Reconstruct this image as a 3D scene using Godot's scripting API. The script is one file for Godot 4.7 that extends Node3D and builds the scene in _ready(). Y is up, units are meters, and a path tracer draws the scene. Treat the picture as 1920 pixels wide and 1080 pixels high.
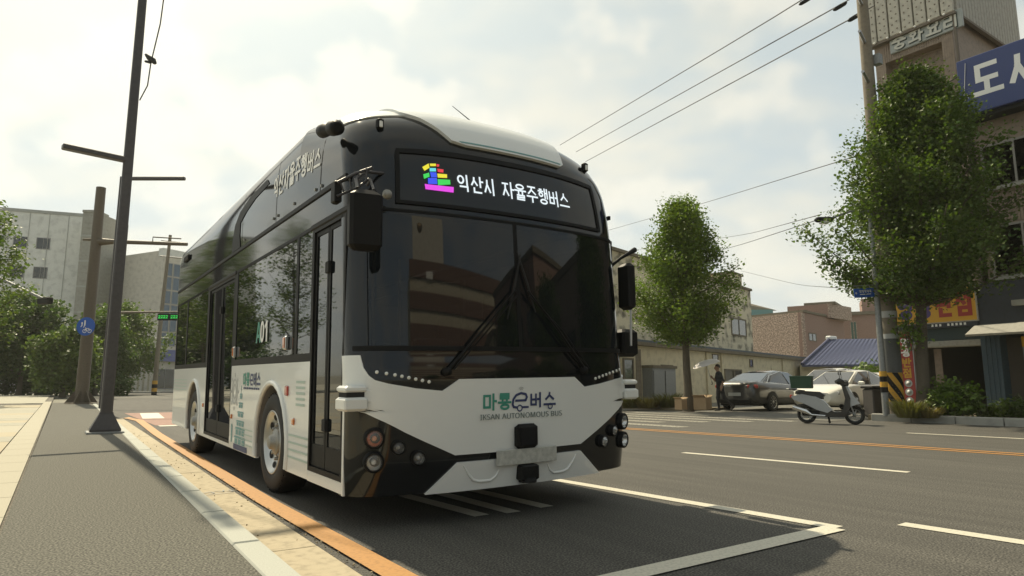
extends Node3D
# An electric city bus at a kerbside stop, seen from the pavement on a bright hazy day. Units are metres, the road runs along z.

const PITCH := 0.14574
const YAW := 0.59603
const EYE := Vector3(0, 0.94, 0)
var cam_basis := Basis.from_euler(Vector3(PITCH, -YAW, 0))
var rng := RandomNumberGenerator.new()
var used := {}
var M := {}
var T := {}

# ---------------------------------------------------------------- geometry collector
class Geo:
	var v := PackedVector3Array()
	var n := PackedVector3Array()
	var c := PackedColorArray()
	var uv := PackedVector2Array()
	var colored := false
	var col := Color.WHITE

	func put3(a: Vector3, b: Vector3, d: Vector3, na: Vector3, nb: Vector3, nd: Vector3) -> void:
		v.append(a); v.append(b); v.append(d)
		n.append(na); n.append(nb); n.append(nd)
		if colored:
			c.append(col); c.append(col); c.append(col)

	func tri(a: Vector3, b: Vector3, d: Vector3) -> void:
		var nn := (d - a).cross(b - a).normalized()
		put3(a, b, d, nn, nn, nn)

	func quad(a: Vector3, b: Vector3, d: Vector3, e: Vector3) -> void:
		tri(a, b, d); tri(a, d, e)

	func box(at: Vector3, s: Vector3, bs := Basis()) -> void:
		var h := s * 0.5
		var p := []
		for k in 8:
			p.append(at + bs * Vector3(h.x if k & 1 else -h.x, h.y if k & 2 else -h.y, h.z if k & 4 else -h.z))
		quad(p[4], p[6], p[7], p[5]); quad(p[1], p[3], p[2], p[0])
		quad(p[5], p[7], p[3], p[1]); quad(p[0], p[2], p[6], p[4])
		quad(p[6], p[2], p[3], p[7]); quad(p[0], p[4], p[5], p[1])

	# a box with chamfered edges: a chamfered outline in the plane of two axes, lofted with an inset at both ends
	func cbox(at: Vector3, s: Vector3, r: float, bs := Basis()) -> void:
		var h := s * 0.5
		var rings := []
		for k in 4:
			var y := [-h.y, -h.y + r, h.y - r, h.y][k] as float
			var i: float = r if k == 0 or k == 3 else 0.0
			var hx := h.x - i
			var hz := h.z - i
			var q := r * 0.6
			var ring := []
			for e in [[hx, hz - q], [hx - q, hz], [-hx + q, hz], [-hx, hz - q], [-hx, -hz + q], [-hx + q, -hz], [hx - q, -hz], [hx, -hz + q]]:
				ring.append(at + bs * Vector3(e[0], y, e[1]))
			rings.append(ring)
		flat_loft(rings, true)

	func flat_loft(rings: Array, capped: bool) -> void:
		for i in rings.size() - 1:
			var a: Array = rings[i]
			var b: Array = rings[i + 1]
			var m := a.size()
			for j in m:
				var k := (j + 1) % m
				quad(a[j], a[k], b[k], b[j])
		if capped:
			fan(rings[0], true)
			fan(rings[-1], false)

	func fan(ring: Array, flip: bool) -> void:
		for j in range(1, ring.size() - 1):
			if flip:
				tri(ring[0], ring[j + 1], ring[j])
			else:
				tri(ring[0], ring[j], ring[j + 1])

	# smooth grid of points; closed wraps each row round
	func grid(rows: Array, closed := false) -> void:
		var nr := rows.size()
		var nc: int = rows[0].size()
		var nm := []
		for i in nr:
			var line := []
			for j in nc:
				var a: Vector3
				var b: Vector3
				if closed:
					a = rows[i][(j + 1) % nc] - rows[i][(j - 1 + nc) % nc]
				else:
					a = rows[i][mini(j + 1, nc - 1)] - rows[i][maxi(j - 1, 0)]
				b = rows[mini(i + 1, nr - 1)][j] - rows[maxi(i - 1, 0)][j]
				line.append(b.cross(a).normalized())
			nm.append(line)
		if closed:      # a ring drawn together to a point takes the direction of the ring beside it
			for i in [0, nr - 1]:
				if rows[i][0].distance_to(rows[i][nc / 2]) > 1e-6:
					continue
				var beside := 1 if i == 0 else nr - 2
				var sum := Vector3.ZERO
				for j in nc:
					var a: Vector3 = rows[beside][(j + 1) % nc] - rows[beside][(j - 1 + nc) % nc]
					var b: Vector3 = rows[beside][j] - rows[i][j] if i == 0 else rows[i][j] - rows[beside][j]
					sum += b.cross(a)
				for j in nc:
					nm[i][j] = sum.normalized()
		for i in nr - 1:
			for j in (nc if closed else nc - 1):
				var k := (j + 1) % nc
				put3(rows[i][j], rows[i][k], rows[i + 1][k], nm[i][j], nm[i][k], nm[i + 1][k])
				put3(rows[i][j], rows[i + 1][k], rows[i + 1][j], nm[i][j], nm[i + 1][k], nm[i + 1][j])

	func tube(path: Array, radii: Array, seg := 8, capped := true) -> void:
		var rows := []
		var up := Vector3.UP
		for i in path.size():
			var d: Vector3 = (path[mini(i + 1, path.size() - 1)] - path[maxi(i - 1, 0)]).normalized()
			if i == 0:
				up = Vector3.UP if absf(d.y) < 0.9 else Vector3.RIGHT
			var x := d.cross(up).normalized()
			up = x.cross(d).normalized()
			var r: float = radii[i] if radii.size() > 1 else radii[0]
			var ring := []
			for k in seg:
				var a := TAU * k / seg
				ring.append(path[i] + (x * cos(a) + up * sin(a)) * r)
			rows.append(ring)
		grid(rows, true)
		if capped:
			fan(rows[0], true); fan(rows[-1], false)

	# profile of [radius, along]; axis is local y of xf
	func lathe(profile: Array, seg: int, xf := Transform3D()) -> void:
		var rows := []
		for p in profile:
			var ring := []
			for k in seg:
				var a := TAU * k / seg
				ring.append(xf * Vector3(cos(a) * p[0], p[1], sin(a) * p[0]))
			rows.append(ring)
		grid(rows, true)

	# polygon in local xy of xf, thickness along local z from 0 to -depth
	func prism(poly: PackedVector2Array, depth: float, xf := Transform3D()) -> void:
		var idx := Geometry2D.triangulate_polygon(poly)
		var turn := 1.0 if not Geometry2D.is_polygon_clockwise(poly) else -1.0
		for k in range(0, idx.size(), 3):
			var p := [poly[idx[k]], poly[idx[k + 1]], poly[idx[k + 2]]]
			var area: float = (p[1] - p[0]).cross(p[2] - p[0])
			if area > 0:
				p = [p[0], p[2], p[1]]
			tri(xf * Vector3(p[0].x, p[0].y, 0), xf * Vector3(p[1].x, p[1].y, 0), xf * Vector3(p[2].x, p[2].y, 0))
			if depth > 0.0:
				tri(xf * Vector3(p[0].x, p[0].y, -depth), xf * Vector3(p[2].x, p[2].y, -depth), xf * Vector3(p[1].x, p[1].y, -depth))
		if depth <= 0.0:
			return
		var m := poly.size()
		for k in m:
			var a := poly[k]
			var b := poly[(k + 1) % m]
			if turn < 0:
				var t := a
				a = b
				b = t
			quad(xf * Vector3(a.x, a.y, 0), xf * Vector3(a.x, a.y, -depth), xf * Vector3(b.x, b.y, -depth), xf * Vector3(b.x, b.y, 0))

	func mesh() -> ArrayMesh:
		var arr := []
		arr.resize(Mesh.ARRAY_MAX)
		arr[Mesh.ARRAY_VERTEX] = v
		arr[Mesh.ARRAY_NORMAL] = n
		if colored:
			arr[Mesh.ARRAY_COLOR] = c
		if uv.size() == v.size():
			arr[Mesh.ARRAY_TEX_UV] = uv
		var m := ArrayMesh.new()
		m.add_surface_from_arrays(Mesh.PRIMITIVE_TRIANGLES, arr)
		return m

# ---------------------------------------------------------------- camera arithmetic: a pixel of the 1920 x 1080 photograph gives a direction
func ray(u: float, v: float) -> Vector3:
	return cam_basis * Vector3((u - 960.0) / 1240.0, -(v - 540.0) / 1240.0, -1.0)

func gp(u: float, v: float, y := 0.0) -> Vector3:
	var r := ray(u, v)
	return EYE + r * ((y - EYE.y) / r.y)

# the point seen at a pixel, a given distance (metres along the line of sight over the ground) away
func at(u: float, v: float, d: float) -> Vector3:
	var r := ray(u, v)
	return EYE + r * (d / r.dot(Vector3(sin(YAW), 0, -cos(YAW))))

func flat(p: Vector3, y: float) -> Vector3:
	return Vector3(p.x, y, p.z)

# ---------------------------------------------------------------- nodes
func numbered(called: String) -> String:
	if not used.has(called):
		used[called] = 0
		return called
	used[called] += 1
	return "%s_%03d" % [called, used[called]]

func tag(o: Node, label: String, category := "", group := "", kind := "") -> Node:
	o.set_meta("label", label)
	if category:
		o.set_meta("category", category)
	if group:
		o.set_meta("group", group)
	if kind:
		o.set_meta("kind", kind)
	return o

func thing(called: String, label: String, category: String, where := Vector3.ZERO, turn := 0.0, group := "") -> Node3D:
	var o := Node3D.new()
	o.name = numbered(called)
	add_child(o)
	o.position = where
	o.rotation.y = turn
	tag(o, label, category, group)
	return o

func obj(called: String, g, m: Material, parent: Node = null) -> MeshInstance3D:
	var o := MeshInstance3D.new()
	o.mesh = g.mesh() if g is Geo else g
	o.material_override = null
	for k in o.mesh.get_surface_count():
		o.set_surface_override_material(k, m)
	if parent == null:
		o.name = numbered(called)
		add_child(o)
	else:
		o.name = called
		parent.add_child(o, true)
	return o

func bx(called: String, c: Vector3, s: Vector3, m: Material, parent: Node = null, bs := Basis(), bevel := 0.0) -> MeshInstance3D:
	var g := Geo.new()
	if bevel > 0.0:
		g.cbox(c, s, bevel, bs)
	else:
		g.box(c, s, bs)
	return obj(called, g, m, parent)

func dup(o: Node3D, where: Vector3, turn: float, label := "") -> Node3D:
	var r: Node3D = o.duplicate()
	var base := String(o.name)
	if base.length() > 4 and base[base.length() - 4] == "_" and base.right(3).is_valid_int():
		base = base.left(base.length() - 4)
	r.name = numbered(base)
	add_child(r)
	r.position = where
	r.rotation.y = turn
	if label:
		r.set_meta("label", label)
	return r

func struct(called: String, g, m: Material, label: String) -> MeshInstance3D:
	var o := obj(called, g, m)
	tag(o, label, "", "", "structure")
	return o

# ---------------------------------------------------------------- materials: colours are linear base colours
func noise_tex(freq: float, octaves: int, lo: float, hi: float, seed_: int, size := 512, kind := FastNoiseLite.TYPE_SIMPLEX_SMOOTH, mid := -1.0, cut := 0.0) -> NoiseTexture2D:
	var f := FastNoiseLite.new()
	f.seed = seed_
	f.noise_type = kind
	f.frequency = freq
	f.fractal_octaves = octaves
	var t := NoiseTexture2D.new()
	t.width = size
	t.height = size
	t.seamless = true
	t.noise = f
	var g := Gradient.new()
	g.set_color(0, Color(lo, lo, lo).linear_to_srgb())
	g.set_color(1, Color(hi, hi, hi).linear_to_srgb())
	g.set_offset(0, cut)
	g.set_offset(1, 1.0 - cut)
	if mid >= 0.0:
		g.add_point(0.5, Color(mid, mid, mid).linear_to_srgb())
	t.color_ramp = g
	return t

func mat(r: float, g: float, b: float, rough := 0.7, metal := 0.0, tex: Texture2D = null, scale := 1.0, bump: Texture2D = null, bump_cm := 0.0) -> StandardMaterial3D:
	var m := StandardMaterial3D.new()
	m.albedo_color = Color(r, g, b).linear_to_srgb()
	m.roughness = rough
	m.metallic = metal
	m.cull_mode = BaseMaterial3D.CULL_DISABLED
	if tex:
		m.albedo_texture = tex
	if bump:
		m.heightmap_enabled = true
		m.heightmap_texture = bump
		m.heightmap_scale = bump_cm
	if tex or bump:
		m.uv1_triplanar = true
		m.uv1_world_triplanar = true
		m.uv1_scale = Vector3.ONE * scale
	return m

func glass(r: float, g: float, b: float, alpha: float) -> StandardMaterial3D:
	var m := mat(r, g, b, 0.02)
	m.albedo_color.a = alpha
	m.transparency = BaseMaterial3D.TRANSPARENCY_ALPHA
	m.metallic_specular = 0.5
	return m

func glow(r: float, g: float, b: float, e: float) -> StandardMaterial3D:
	var m := mat(r * 0.2, g * 0.2, b * 0.2, 0.5)
	m.emission_enabled = true
	m.emission = Color(r, g, b).linear_to_srgb()
	m.emission_energy_multiplier = e
	return m

func coat(m: StandardMaterial3D, amount := 1.0, rough := 0.04) -> StandardMaterial3D:
	m.clearcoat_enabled = true
	m.clearcoat = amount
	m.clearcoat_roughness = rough
	return m

func dull(m: StandardMaterial3D) -> StandardMaterial3D:
	m.metallic_specular = 0.25
	return m

func make_materials() -> void:
	T.grit = noise_tex(0.17, 3, 0.2, 1.0, 3, 512, FastNoiseLite.TYPE_SIMPLEX_SMOOTH, -1.0, 0.3)
	T.gritb = noise_tex(0.22, 2, 0.0, 1.0, 4, 512)
	T.patch = noise_tex(0.014, 5, 0.66, 1.0, 5, 512)
	T.stain = noise_tex(0.03, 6, 0.66, 1.0, 6, 512, FastNoiseLite.TYPE_SIMPLEX_SMOOTH, 0.94)
	T.fine = noise_tex(0.12, 4, 0.8, 1.0, 7, 512)
	T.bark = noise_tex(0.09, 5, 0.4, 1.0, 8, 256)
	T.speck = noise_tex(0.5, 1, 0.55, 1.0, 9, 512, FastNoiseLite.TYPE_CELLULAR, 0.95)
	M.asphalt = mat(0.148, 0.14, 0.12, 0.85, 0, T.grit, 0.7, T.gritb, 0.12)
	M.asphalt.detail_enabled = true
	M.asphalt.detail_albedo = T.patch
	M.asphalt.detail_blend_mode = BaseMaterial3D.BLEND_MODE_MUL
	M.asphalt.detail_uv_layer = BaseMaterial3D.DETAIL_UV_2
	M.asphalt.uv2_triplanar = true
	M.asphalt.uv2_world_triplanar = true
	M.asphalt.uv2_scale = Vector3(0.42, 0.42, 0.035)
	M.walk_asphalt = mat(0.168, 0.163, 0.133, 0.9, 0, T.grit, 0.75, T.gritb, 0.22)
	M.far_asphalt = mat(0.15, 0.145, 0.125, 0.9, 0, T.patch, 0.2)
	M.kerb = mat(0.44, 0.45, 0.40, 0.8, 0, T.fine, 1.3, T.gritb, 0.05)
	M.kerb2 = mat(0.40, 0.42, 0.38, 0.8, 0, T.fine, 1.1, T.gritb, 0.05)
	M.gutter = mat(0.44, 0.375, 0.26, 0.85, 0, T.stain, 0.7, T.gritb, 0.1)
	M.gutter2 = mat(0.43, 0.37, 0.26, 0.85, 0, T.stain, 0.6, T.gritb, 0.1)
	M.pave = [mat(0.40, 0.38, 0.30, 0.85, 0, T.fine, 0.8), mat(0.43, 0.40, 0.31, 0.85, 0, T.fine, 0.9), mat(0.37, 0.355, 0.285, 0.85, 0, T.stain, 0.5), mat(0.44, 0.385, 0.27, 0.85, 0, T.fine, 0.7)]
	M.pave_bed = mat(0.22, 0.2, 0.16, 0.9, 0, T.grit, 0.5)
	M.yellow = mat(0.44, 0.215, 0.055, 0.6, 0, T.stain, 1.6)
	M.worn_line = mat(0.42, 0.40, 0.33, 0.7, 0, noise_tex(0.05, 5, 0.22, 1.0, 12, 512, FastNoiseLite.TYPE_SIMPLEX_SMOOTH, -1.0, 0.25), 0.5)
	M.white_line = mat(0.60, 0.57, 0.47, 0.6, 0, T.stain, 2.3)
	M.red_cross = mat(0.30, 0.17, 0.13, 0.8, 0, T.stain, 0.4)
	M.grass = mat(0.07, 0.1, 0.03, 0.9, 0, T.grit, 0.3)
	M.earth = mat(0.17, 0.14, 0.09, 0.95, 0, T.stain, 0.4)
	M.ground = mat(0.26, 0.25, 0.2, 0.95, 0, T.patch, 0.05)
	# bus
	M.bus_white = coat(mat(0.72, 0.73, 0.70, 0.4), 0.5, 0.05)
	M.bus_cap = coat(mat(0.72, 0.74, 0.72, 0.4), 0.5, 0.1)
	M.bus_black = mat(0.009, 0.010, 0.011, 0.06)
	M.bus_trim = dull(mat(0.013, 0.013, 0.013, 0.5))
	M.rubber = mat(0.017, 0.017, 0.016, 0.75, 0, T.fine, 3.0)
	M.under = mat(0.2, 0.19, 0.18, 0.9)
	M.bus_glass = glass(0.008, 0.01, 0.012, 0.965)
	M.windshield = glass(0.008, 0.01, 0.012, 0.96)
	M.bus_gap = dull(mat(0.03, 0.03, 0.03, 0.7))
	M.interior = mat(0.22, 0.22, 0.22, 0.8)
	M.seat = mat(0.06, 0.10, 0.20, 0.85)
	M.aluminium = mat(0.55, 0.55, 0.53, 0.3, 0.85, T.fine, 4.0)
	M.hub = mat(0.32, 0.31, 0.28, 0.45, 0.7, T.stain, 5.0)
	M.chrome = mat(0.75, 0.75, 0.74, 0.12, 1.0)
	M.lens_glass = glass(0.6, 0.6, 0.58, 0.12)
	M.bowl_warm = mat(0.85, 0.45, 0.3, 0.15, 0.9)
	M.lens_clear = coat(mat(0.5, 0.5, 0.48, 0.15, 0.4), 1.0, 0.02)
	M.lens_amber = coat(mat(0.55, 0.16, 0.03, 0.25), 1.0, 0.03)
	M.lens_warm = coat(mat(0.55, 0.25, 0.12, 0.2, 0.3), 1.0, 0.03)
	M.lens_red = coat(mat(0.42, 0.03, 0.02, 0.3), 1.0, 0.03)
	M.led_dot = mat(0.75, 0.74, 0.68, 0.3, 0.3)
	M.teal = mat(0.05, 0.27, 0.20, 0.5)
	M.navy = mat(0.03, 0.045, 0.13, 0.5)
	M.teal_pale = mat(0.42, 0.52, 0.46, 0.5)
	M.teal_mid = mat(0.16, 0.33, 0.33, 0.5)
	M.letter_white = mat(0.8, 0.8, 0.77, 0.5)
	M.letter_grey = mat(0.42, 0.43, 0.42, 0.5)
	M.plate = mat(0.52, 0.52, 0.47, 0.5, 0, T.patch, 3.0)
	M.led_white = glow(0.85, 0.95, 1.0, 0.85)
	# street
	M.pole_dark = coat(mat(0.055, 0.05, 0.052, 0.5, 0, T.stain, 0.7), 0.2, 0.4)
	M.pole_brown = mat(0.13, 0.105, 0.075, 0.6, 0, T.stain, 0.8)
	M.pole_grey = mat(0.25, 0.26, 0.26, 0.5, 0.3, T.stain, 0.9)
	M.concrete_pole = mat(0.22, 0.19, 0.145, 0.9, 0, T.stain, 0.5)
	M.old_concrete = mat(0.33, 0.325, 0.29, 0.9, 0, T.stain, 0.12)
	M.wire = mat(0.03, 0.03, 0.03, 0.7)
	M.steel = mat(0.4, 0.4, 0.4, 0.4, 0.8)
	M.sign_blue = mat(0.015, 0.09, 0.42, 0.4)
	M.black_plain = dull(mat(0.014, 0.014, 0.015, 0.6))
	M.band_yellow = mat(0.60, 0.33, 0.03, 0.6, 0, T.stain, 1.5)
	M.bark = mat(0.15, 0.125, 0.09, 0.95, 0, T.bark, 1.4, T.bark, 2.0)
	M.cardboard = mat(0.40, 0.28, 0.16, 0.9, 0, T.fine, 1.0)

func leaf_mat(r: float, g: float, b: float) -> StandardMaterial3D:
	var m := mat(r, g, b, 0.5)
	m.vertex_color_use_as_albedo = true
	m.backlight_enabled = true
	m.backlight = Color(0.72, 0.8, 0.25).linear_to_srgb()
	return m

# ---------------------------------------------------------------- main
func _ready() -> void:
	rng.seed = 20240611
	# camera
	var cam := Camera3D.new()
	cam.name = "camera"
	cam.fov = 47.06
	cam.near = 0.05
	cam.far = 3000.0
	add_child(cam)
	cam.transform = Transform3D(cam_basis, EYE)
	cam.current = true
	# sky
	var env := Environment.new()
	env.background_mode = Environment.BG_SKY
	env.tonemap_mode = Environment.TONE_MAPPER_LINEAR
	env.tonemap_exposure = 1.12
	env.sdfgi_enabled = true
	env.ssao_enabled = true
	env.ssil_enabled = true
	env.fog_enabled = true
	env.fog_density = 0.0006
	env.fog_light_color = Color(0.93, 0.93, 0.88)
	env.sky = Sky.new()
	var pano := PanoramaSkyMaterial.new()
	pano.panorama = sky_picture()
	env.sky.sky_material = pano
	env.background_energy_multiplier = 1.0
	var world := WorldEnvironment.new()
	world.name = "world"
	world.environment = env
	add_child(world)
	# sun: behind the bus, a little over fifty degrees up
	var sun := DirectionalLight3D.new()
	sun.name = "sun"
	sun.light_energy = 1.6
	sun.light_color = Color(1.0, 0.945, 0.82)
	sun.light_angular_distance = 0.6
	sun.shadow_enabled = true
	add_child(sun)
	sun.look_at_from_position(Vector3.ZERO, -SUN, Vector3.UP)
	make_materials()
	build_ground()
	build_bus()
	build_left()
	build_right()
	build_vehicles()
	build_people()
	build_wires()
	build_behind()

const SUN := Vector3(-0.02, 1.32, -1.0)

func sky_picture() -> ImageTexture:
	var w := 1024
	var h := 512
	var im := Image.create_empty(w, h, false, Image.FORMAT_RGBF)
	var f := FastNoiseLite.new()
	f.seed = 11
	f.noise_type = FastNoiseLite.TYPE_SIMPLEX_SMOOTH
	f.frequency = 1.0
	f.fractal_octaves = 5
	f.fractal_gain = 0.52
	var s := SUN.normalized()
	for j in h:
		var el := PI * (0.5 - (j + 0.5) / h)
		var ce := cos(el)
		var se := sin(el)
		for i in w:
			var az := TAU * (i + 0.5) / w
			var d := Vector3(sin(az) * ce, se, -cos(az) * ce)
			var c := Color(0.30, 0.28, 0.24)
			if se > -0.02:
				var up := maxf(se, 0.0)
				# thin high cloud drawn out in streaks over a hazy pale blue
				var k := 1.0 / (up + 0.22)
				var p := Vector2(d.x, d.z) * k
				var q := Vector2(p.x * 0.8 + p.y * 0.6, -p.x * 0.6 + p.y * 0.8)
				var n := f.get_noise_3d(q.x * 0.75 + 3.0, q.y * 2.1, 0.5) * 0.62 + f.get_noise_3d(p.x * 2.6, p.y * 2.6, 7.0) * 0.38
				var cover := smoothstep(-0.25, 0.36, n)
				# hazy air scatters forwards: brightest round the sun, dimmest opposite
				var toward := 0.5 + 0.5 * d.dot(s)
				var level := lerpf(0.50, 1.18, pow(toward, 1.3)) * lerpf(0.46, 1.0, 1.0 - up)
				var blue := Color(0.75, 0.82, 0.79).lerp(Color(0.89, 0.88, 0.75), pow(1.0 - up, 4.0))
				var cloud := Color(0.99, 0.96, 0.82)
				# away from the sun the haze thins and the blue shows
				var clear := pow(1.0 - toward, 0.8)
				blue = blue.lerp(Color(0.42, 0.60, 0.80), clear * 0.9)
				c = blue.lerp(cloud, cover * lerpf(0.95, 0.35, clear))
				# heaped cloud low behind the bus
				var heap := smoothstep(0.0, 0.30, f.get_noise_3d(d.x * 4.0 + 5.0, d.y * 5.5, d.z * 4.0)) * smoothstep(0.06, 0.25, up)
				c = c.lerp(Color(1.06, 1.03, 0.90), heap * lerpf(0.75, 0.3, clear))
				c = c * level + Color(0.62, 0.58, 0.46) * pow(maxf(d.dot(s), 0.0), 9.0)
				c = c.lerp(Color(0.30, 0.28, 0.24), smoothstep(0.0, -0.02, se))
			im.set_pixel(i, j, c)
	return ImageTexture.create_from_image(im)

func strip(g: Geo, left: Array, right: Array, y: float) -> void:
	for k in left.size() - 1:
		g.quad(flat(left[k], y), flat(left[k + 1], y), flat(right[k + 1], y), flat(right[k], y))

# a painted band between two points on the road
func band(a: Vector3, b: Vector3, width: float, y: float) -> Geo:
	var g := Geo.new()
	var d := (b - a).normalized()
	var s := d.cross(Vector3.UP) * width * 0.5
	g.quad(flat(a - s, y), flat(b - s, y), flat(b + s, y), flat(a + s, y))
	return g

func kerb_x(z: float) -> float:
	return 0.80 + (-3.11 - z) * 0.016

func build_ground() -> void:
	var g := Geo.new()
	g.quad(Vector3(-900, -0.03, 400), Vector3(-900, -0.03, -1500), Vector3(900, -0.03, -1500), Vector3(900, -0.03, 400))
	struct("ground", g, M.ground, "bare pale ground reaching to the horizon")
	g = Geo.new()
	var zs := [40.0, 10.0, 0.0, -10.0, -20.0, -40.0, -70.0, -140.0]
	var l := []
	var r := []
	for z in zs:
		l.append(Vector3(kerb_x(z) + 0.10, 0, z))
		r.append(Vector3(18.6 + z * 0.02, 0, z))
	strip(g, l, r, 0.0)
	struct("road", g, M.asphalt, "dark grey asphalt road beside the bus stop")
	# the side street that crosses in the distance on the left
	g = Geo.new()
	strip(g, [Vector3(-60, 0, -70), Vector3(60, 0, -70)], [Vector3(-60, 0, -56), Vector3(60, 0, -56)], 0.004)
	struct("side_road", g, M.far_asphalt, "pale asphalt side street crossing beyond the bus")
	# raised pavement: asphalt strip between kerb and paving
	g = Geo.new()
	for pair in [[3.0, -38.0]]:
		var z0: float = pair[0]
		var z1: float = pair[1]
		var a := Vector3(-0.21, 0.12, z0)
		var b := Vector3(-0.16, 0.12, z1)
		var c := Vector3(kerb_x(z1), 0.12, z1)
		var d := Vector3(kerb_x(z0), 0.12, z0)
		g.quad(a, b, c, d)
		g.quad(a, Vector3(a.x, -0.05, a.z), Vector3(b.x, -0.05, b.z), b)
		g.quad(b, Vector3(b.x, -0.05, b.z), Vector3(c.x, -0.05, c.z), c)
	struct("pavement", g, M.walk_asphalt, "coarse grey asphalt footway strip with two poles standing on it")
	# kerb stones
	var k := Node3D.new()
	k.name = "kerb"
	add_child(k)
	tag(k, "pale granite kerb stones between footway and gutter", "", "", "structure")
	var z := 2.2
	var kk := 0
	while z > -38.0:
		var ln := 1.0
		var gg := Geo.new()
		var c0 := Vector3(kerb_x(z - ln * 0.5) + 0.076, -0.02, z - ln * 0.5)
		gg.cbox(c0 + Vector3(0, rng.randf_range(-0.003, 0.003), 0), Vector3(0.15, 0.29, ln - 0.008), 0.012, Basis(Vector3.UP, -0.016))
		obj("kerb_stone", gg, M.kerb if rng.randf() < 0.8 else M.kerb2, k)
		z -= ln
		kk += 1
	# gutter slabs
	k = Node3D.new()
	k.name = "gutter"
	add_child(k)
	tag(k, "sandy concrete gutter slabs along the kerb", "", "", "structure")
	z = 2.0
	while z > -22.0:
		var ln := 2.0
		var gg := Geo.new()
		var x0 := kerb_x(z - 1.0) + 0.158
		var x1 := 1.335 + (-3.11 - z) * 0.014
		gg.cbox(Vector3((x0 + x1) * 0.5, -0.02 + rng.randf_range(-0.002, 0.002), z - 1.0), Vector3(x1 - x0, 0.056, ln - 0.006), 0.004, Basis(Vector3.UP, -0.0145))
		obj("gutter_slab", gg, M.gutter if rng.randf() < 0.55 else M.gutter2, k)
		z -= ln
	# scrawl of dark paint on the gutter
	g = Geo.new()
	for s in [[[1.12, -6.42], [1.18, -6.47], [1.2, -6.38], [1.15, -6.36]], [[1.22, -6.5], [1.28, -6.42], [1.3, -6.52]], [[1.1, -6.3], [1.34, -6.34]], [[1.31, -6.45], [1.36, -6.38], [1.34, -6.5]]]:
		for q in s.size() - 1:
			var b := band(Vector3(s[q][0], 0, s[q][1]), Vector3(s[q + 1][0], 0, s[q + 1][1]), 0.014, 0.0125)
			g.v.append_array(b.v); g.n.append_array(b.n)
	struct("gutter_scrawl", g, M.pole_grey, "grey survey scrawl painted on the gutter")
	# grit swept up against the gutter edge
	var xfs := []
	var cols := []
	for q in 420:
		var zz := rng.randf_range(-16.0, -2.2)
		var edge := rng.randf() < 0.8
		var x := (1.355 + (-3.11 - zz) * 0.014 + rng.randfn() * 0.018) if edge else rng.randf_range(kerb_x(zz) + 0.18, 1.33)
		xfs.append(Transform3D(Basis.from_euler(Vector3(rng.randf() * 3, rng.randf() * 6, 0)).scaled(Vector3.ONE * rng.randf_range(0.4, 1.3)), Vector3(x, 0.012, zz)))
		var v := rng.randf_range(0.35, 1.0)
		cols.append(Color(v, v * 0.92, v * 0.75))
	var pm := mat(0.40, 0.35, 0.27, 0.9)
	pm.vertex_color_use_as_albedo = true
	var peb := Geo.new()
	peb.cbox(Vector3.ZERO, Vector3(0.011, 0.006, 0.009), 0.002)
	var grit := scatter("grit", peb.mesh(), pm, xfs, cols, self)
	tag(grit, "loose grit lying along the gutter edge", "grit", "", "stuff")
	# paving left of the strip: big slabs, a lighter edging row
	k = Node3D.new()
	k.name = "paving"
	add_child(k)
	tag(k, "cream concrete paving slabs of the forecourt", "", "", "structure")
	bx("bed", Vector3(-60.3, 0.04, -30), Vector3(120.2, 0.14, 76), M.pave_bed, k)
	z = 1.0
	while z > -40.0:
		var ln := 0.9
		var gg := Geo.new()
		gg.box(Vector3(-0.36, 0.115, z - ln * 0.5), Vector3(0.29, 0.03, ln - 0.012))
		obj("edging_slab", gg, M.pave[1], k)
		z -= ln
	var share := {}
	for i in 9:
		for j in 30:
			var sx := 1.2
			var sz := 1.2
			var x := -0.515 - sx * (i + 0.5)
			var zz := 1.0 - sz * (j + 0.5)
			if zz < -34.0 or (zz > -3.0 and i > 1):
				continue
			var key := rng.randi() % 4
			if not share.has(key):
				var gg := Geo.new()
				gg.box(Vector3.ZERO, Vector3(sx - 0.012, 0.03, sz - 0.012))
				share[key] = gg.mesh()
			var o := obj("paving_slab", share[key], M.pave[key], k)
			o.position = Vector3(x, 0.114 + rng.randf_range(-0.002, 0.002), zz)
	# far plain of paving beyond where slabs can be told apart
	var far := Geo.new()
	far.box(Vector3(-57, 0.113, -52), Vector3(113, 0.03, 30))
	obj("far_paving", far, M.pave[0], k)
	# markings
	g = Geo.new()
	var yl := [Vector3(1.39, 0, 3.0), Vector3(1.39, 0, -5.8), Vector3(1.46, 0, -9.6), Vector3(1.56, 0, -14.5), Vector3(1.70, 0, -18.6), Vector3(1.75, 0, -20.2), Vector3(1.6, 0, -22.0)]
	var yr := [Vector3(1.54, 0, 3.0), Vector3(1.54, 0, -5.6), Vector3(1.62, 0, -9.5), Vector3(1.73, 0, -14.5), Vector3(1.89, 0, -18.6), Vector3(1.96, 0, -20.6), Vector3(1.78, 0, -22.6)]
	strip(g, yl, yr, 0.013)
	struct("kerb_line", g, M.yellow, "solid yellow line painted along the gutter edge")
	# parking bay
	var a := gp(1030, 898)
	var b := gp(1572, 990)
	struct("bay_line", band(a + (a - b).normalized() * 7.0, b, 0.13, 0.0045), M.white_line, "white line along the outer side of the bus bay")
	var c := gp(1180, 1080)
	var e := c + (c - b).normalized() * 0.9
	struct("bay_end_line", band(e, b - (b - c).normalized() * 0.05, 0.15, 0.0075), M.white_line, "white line closing the front of the bus bay")
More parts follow.
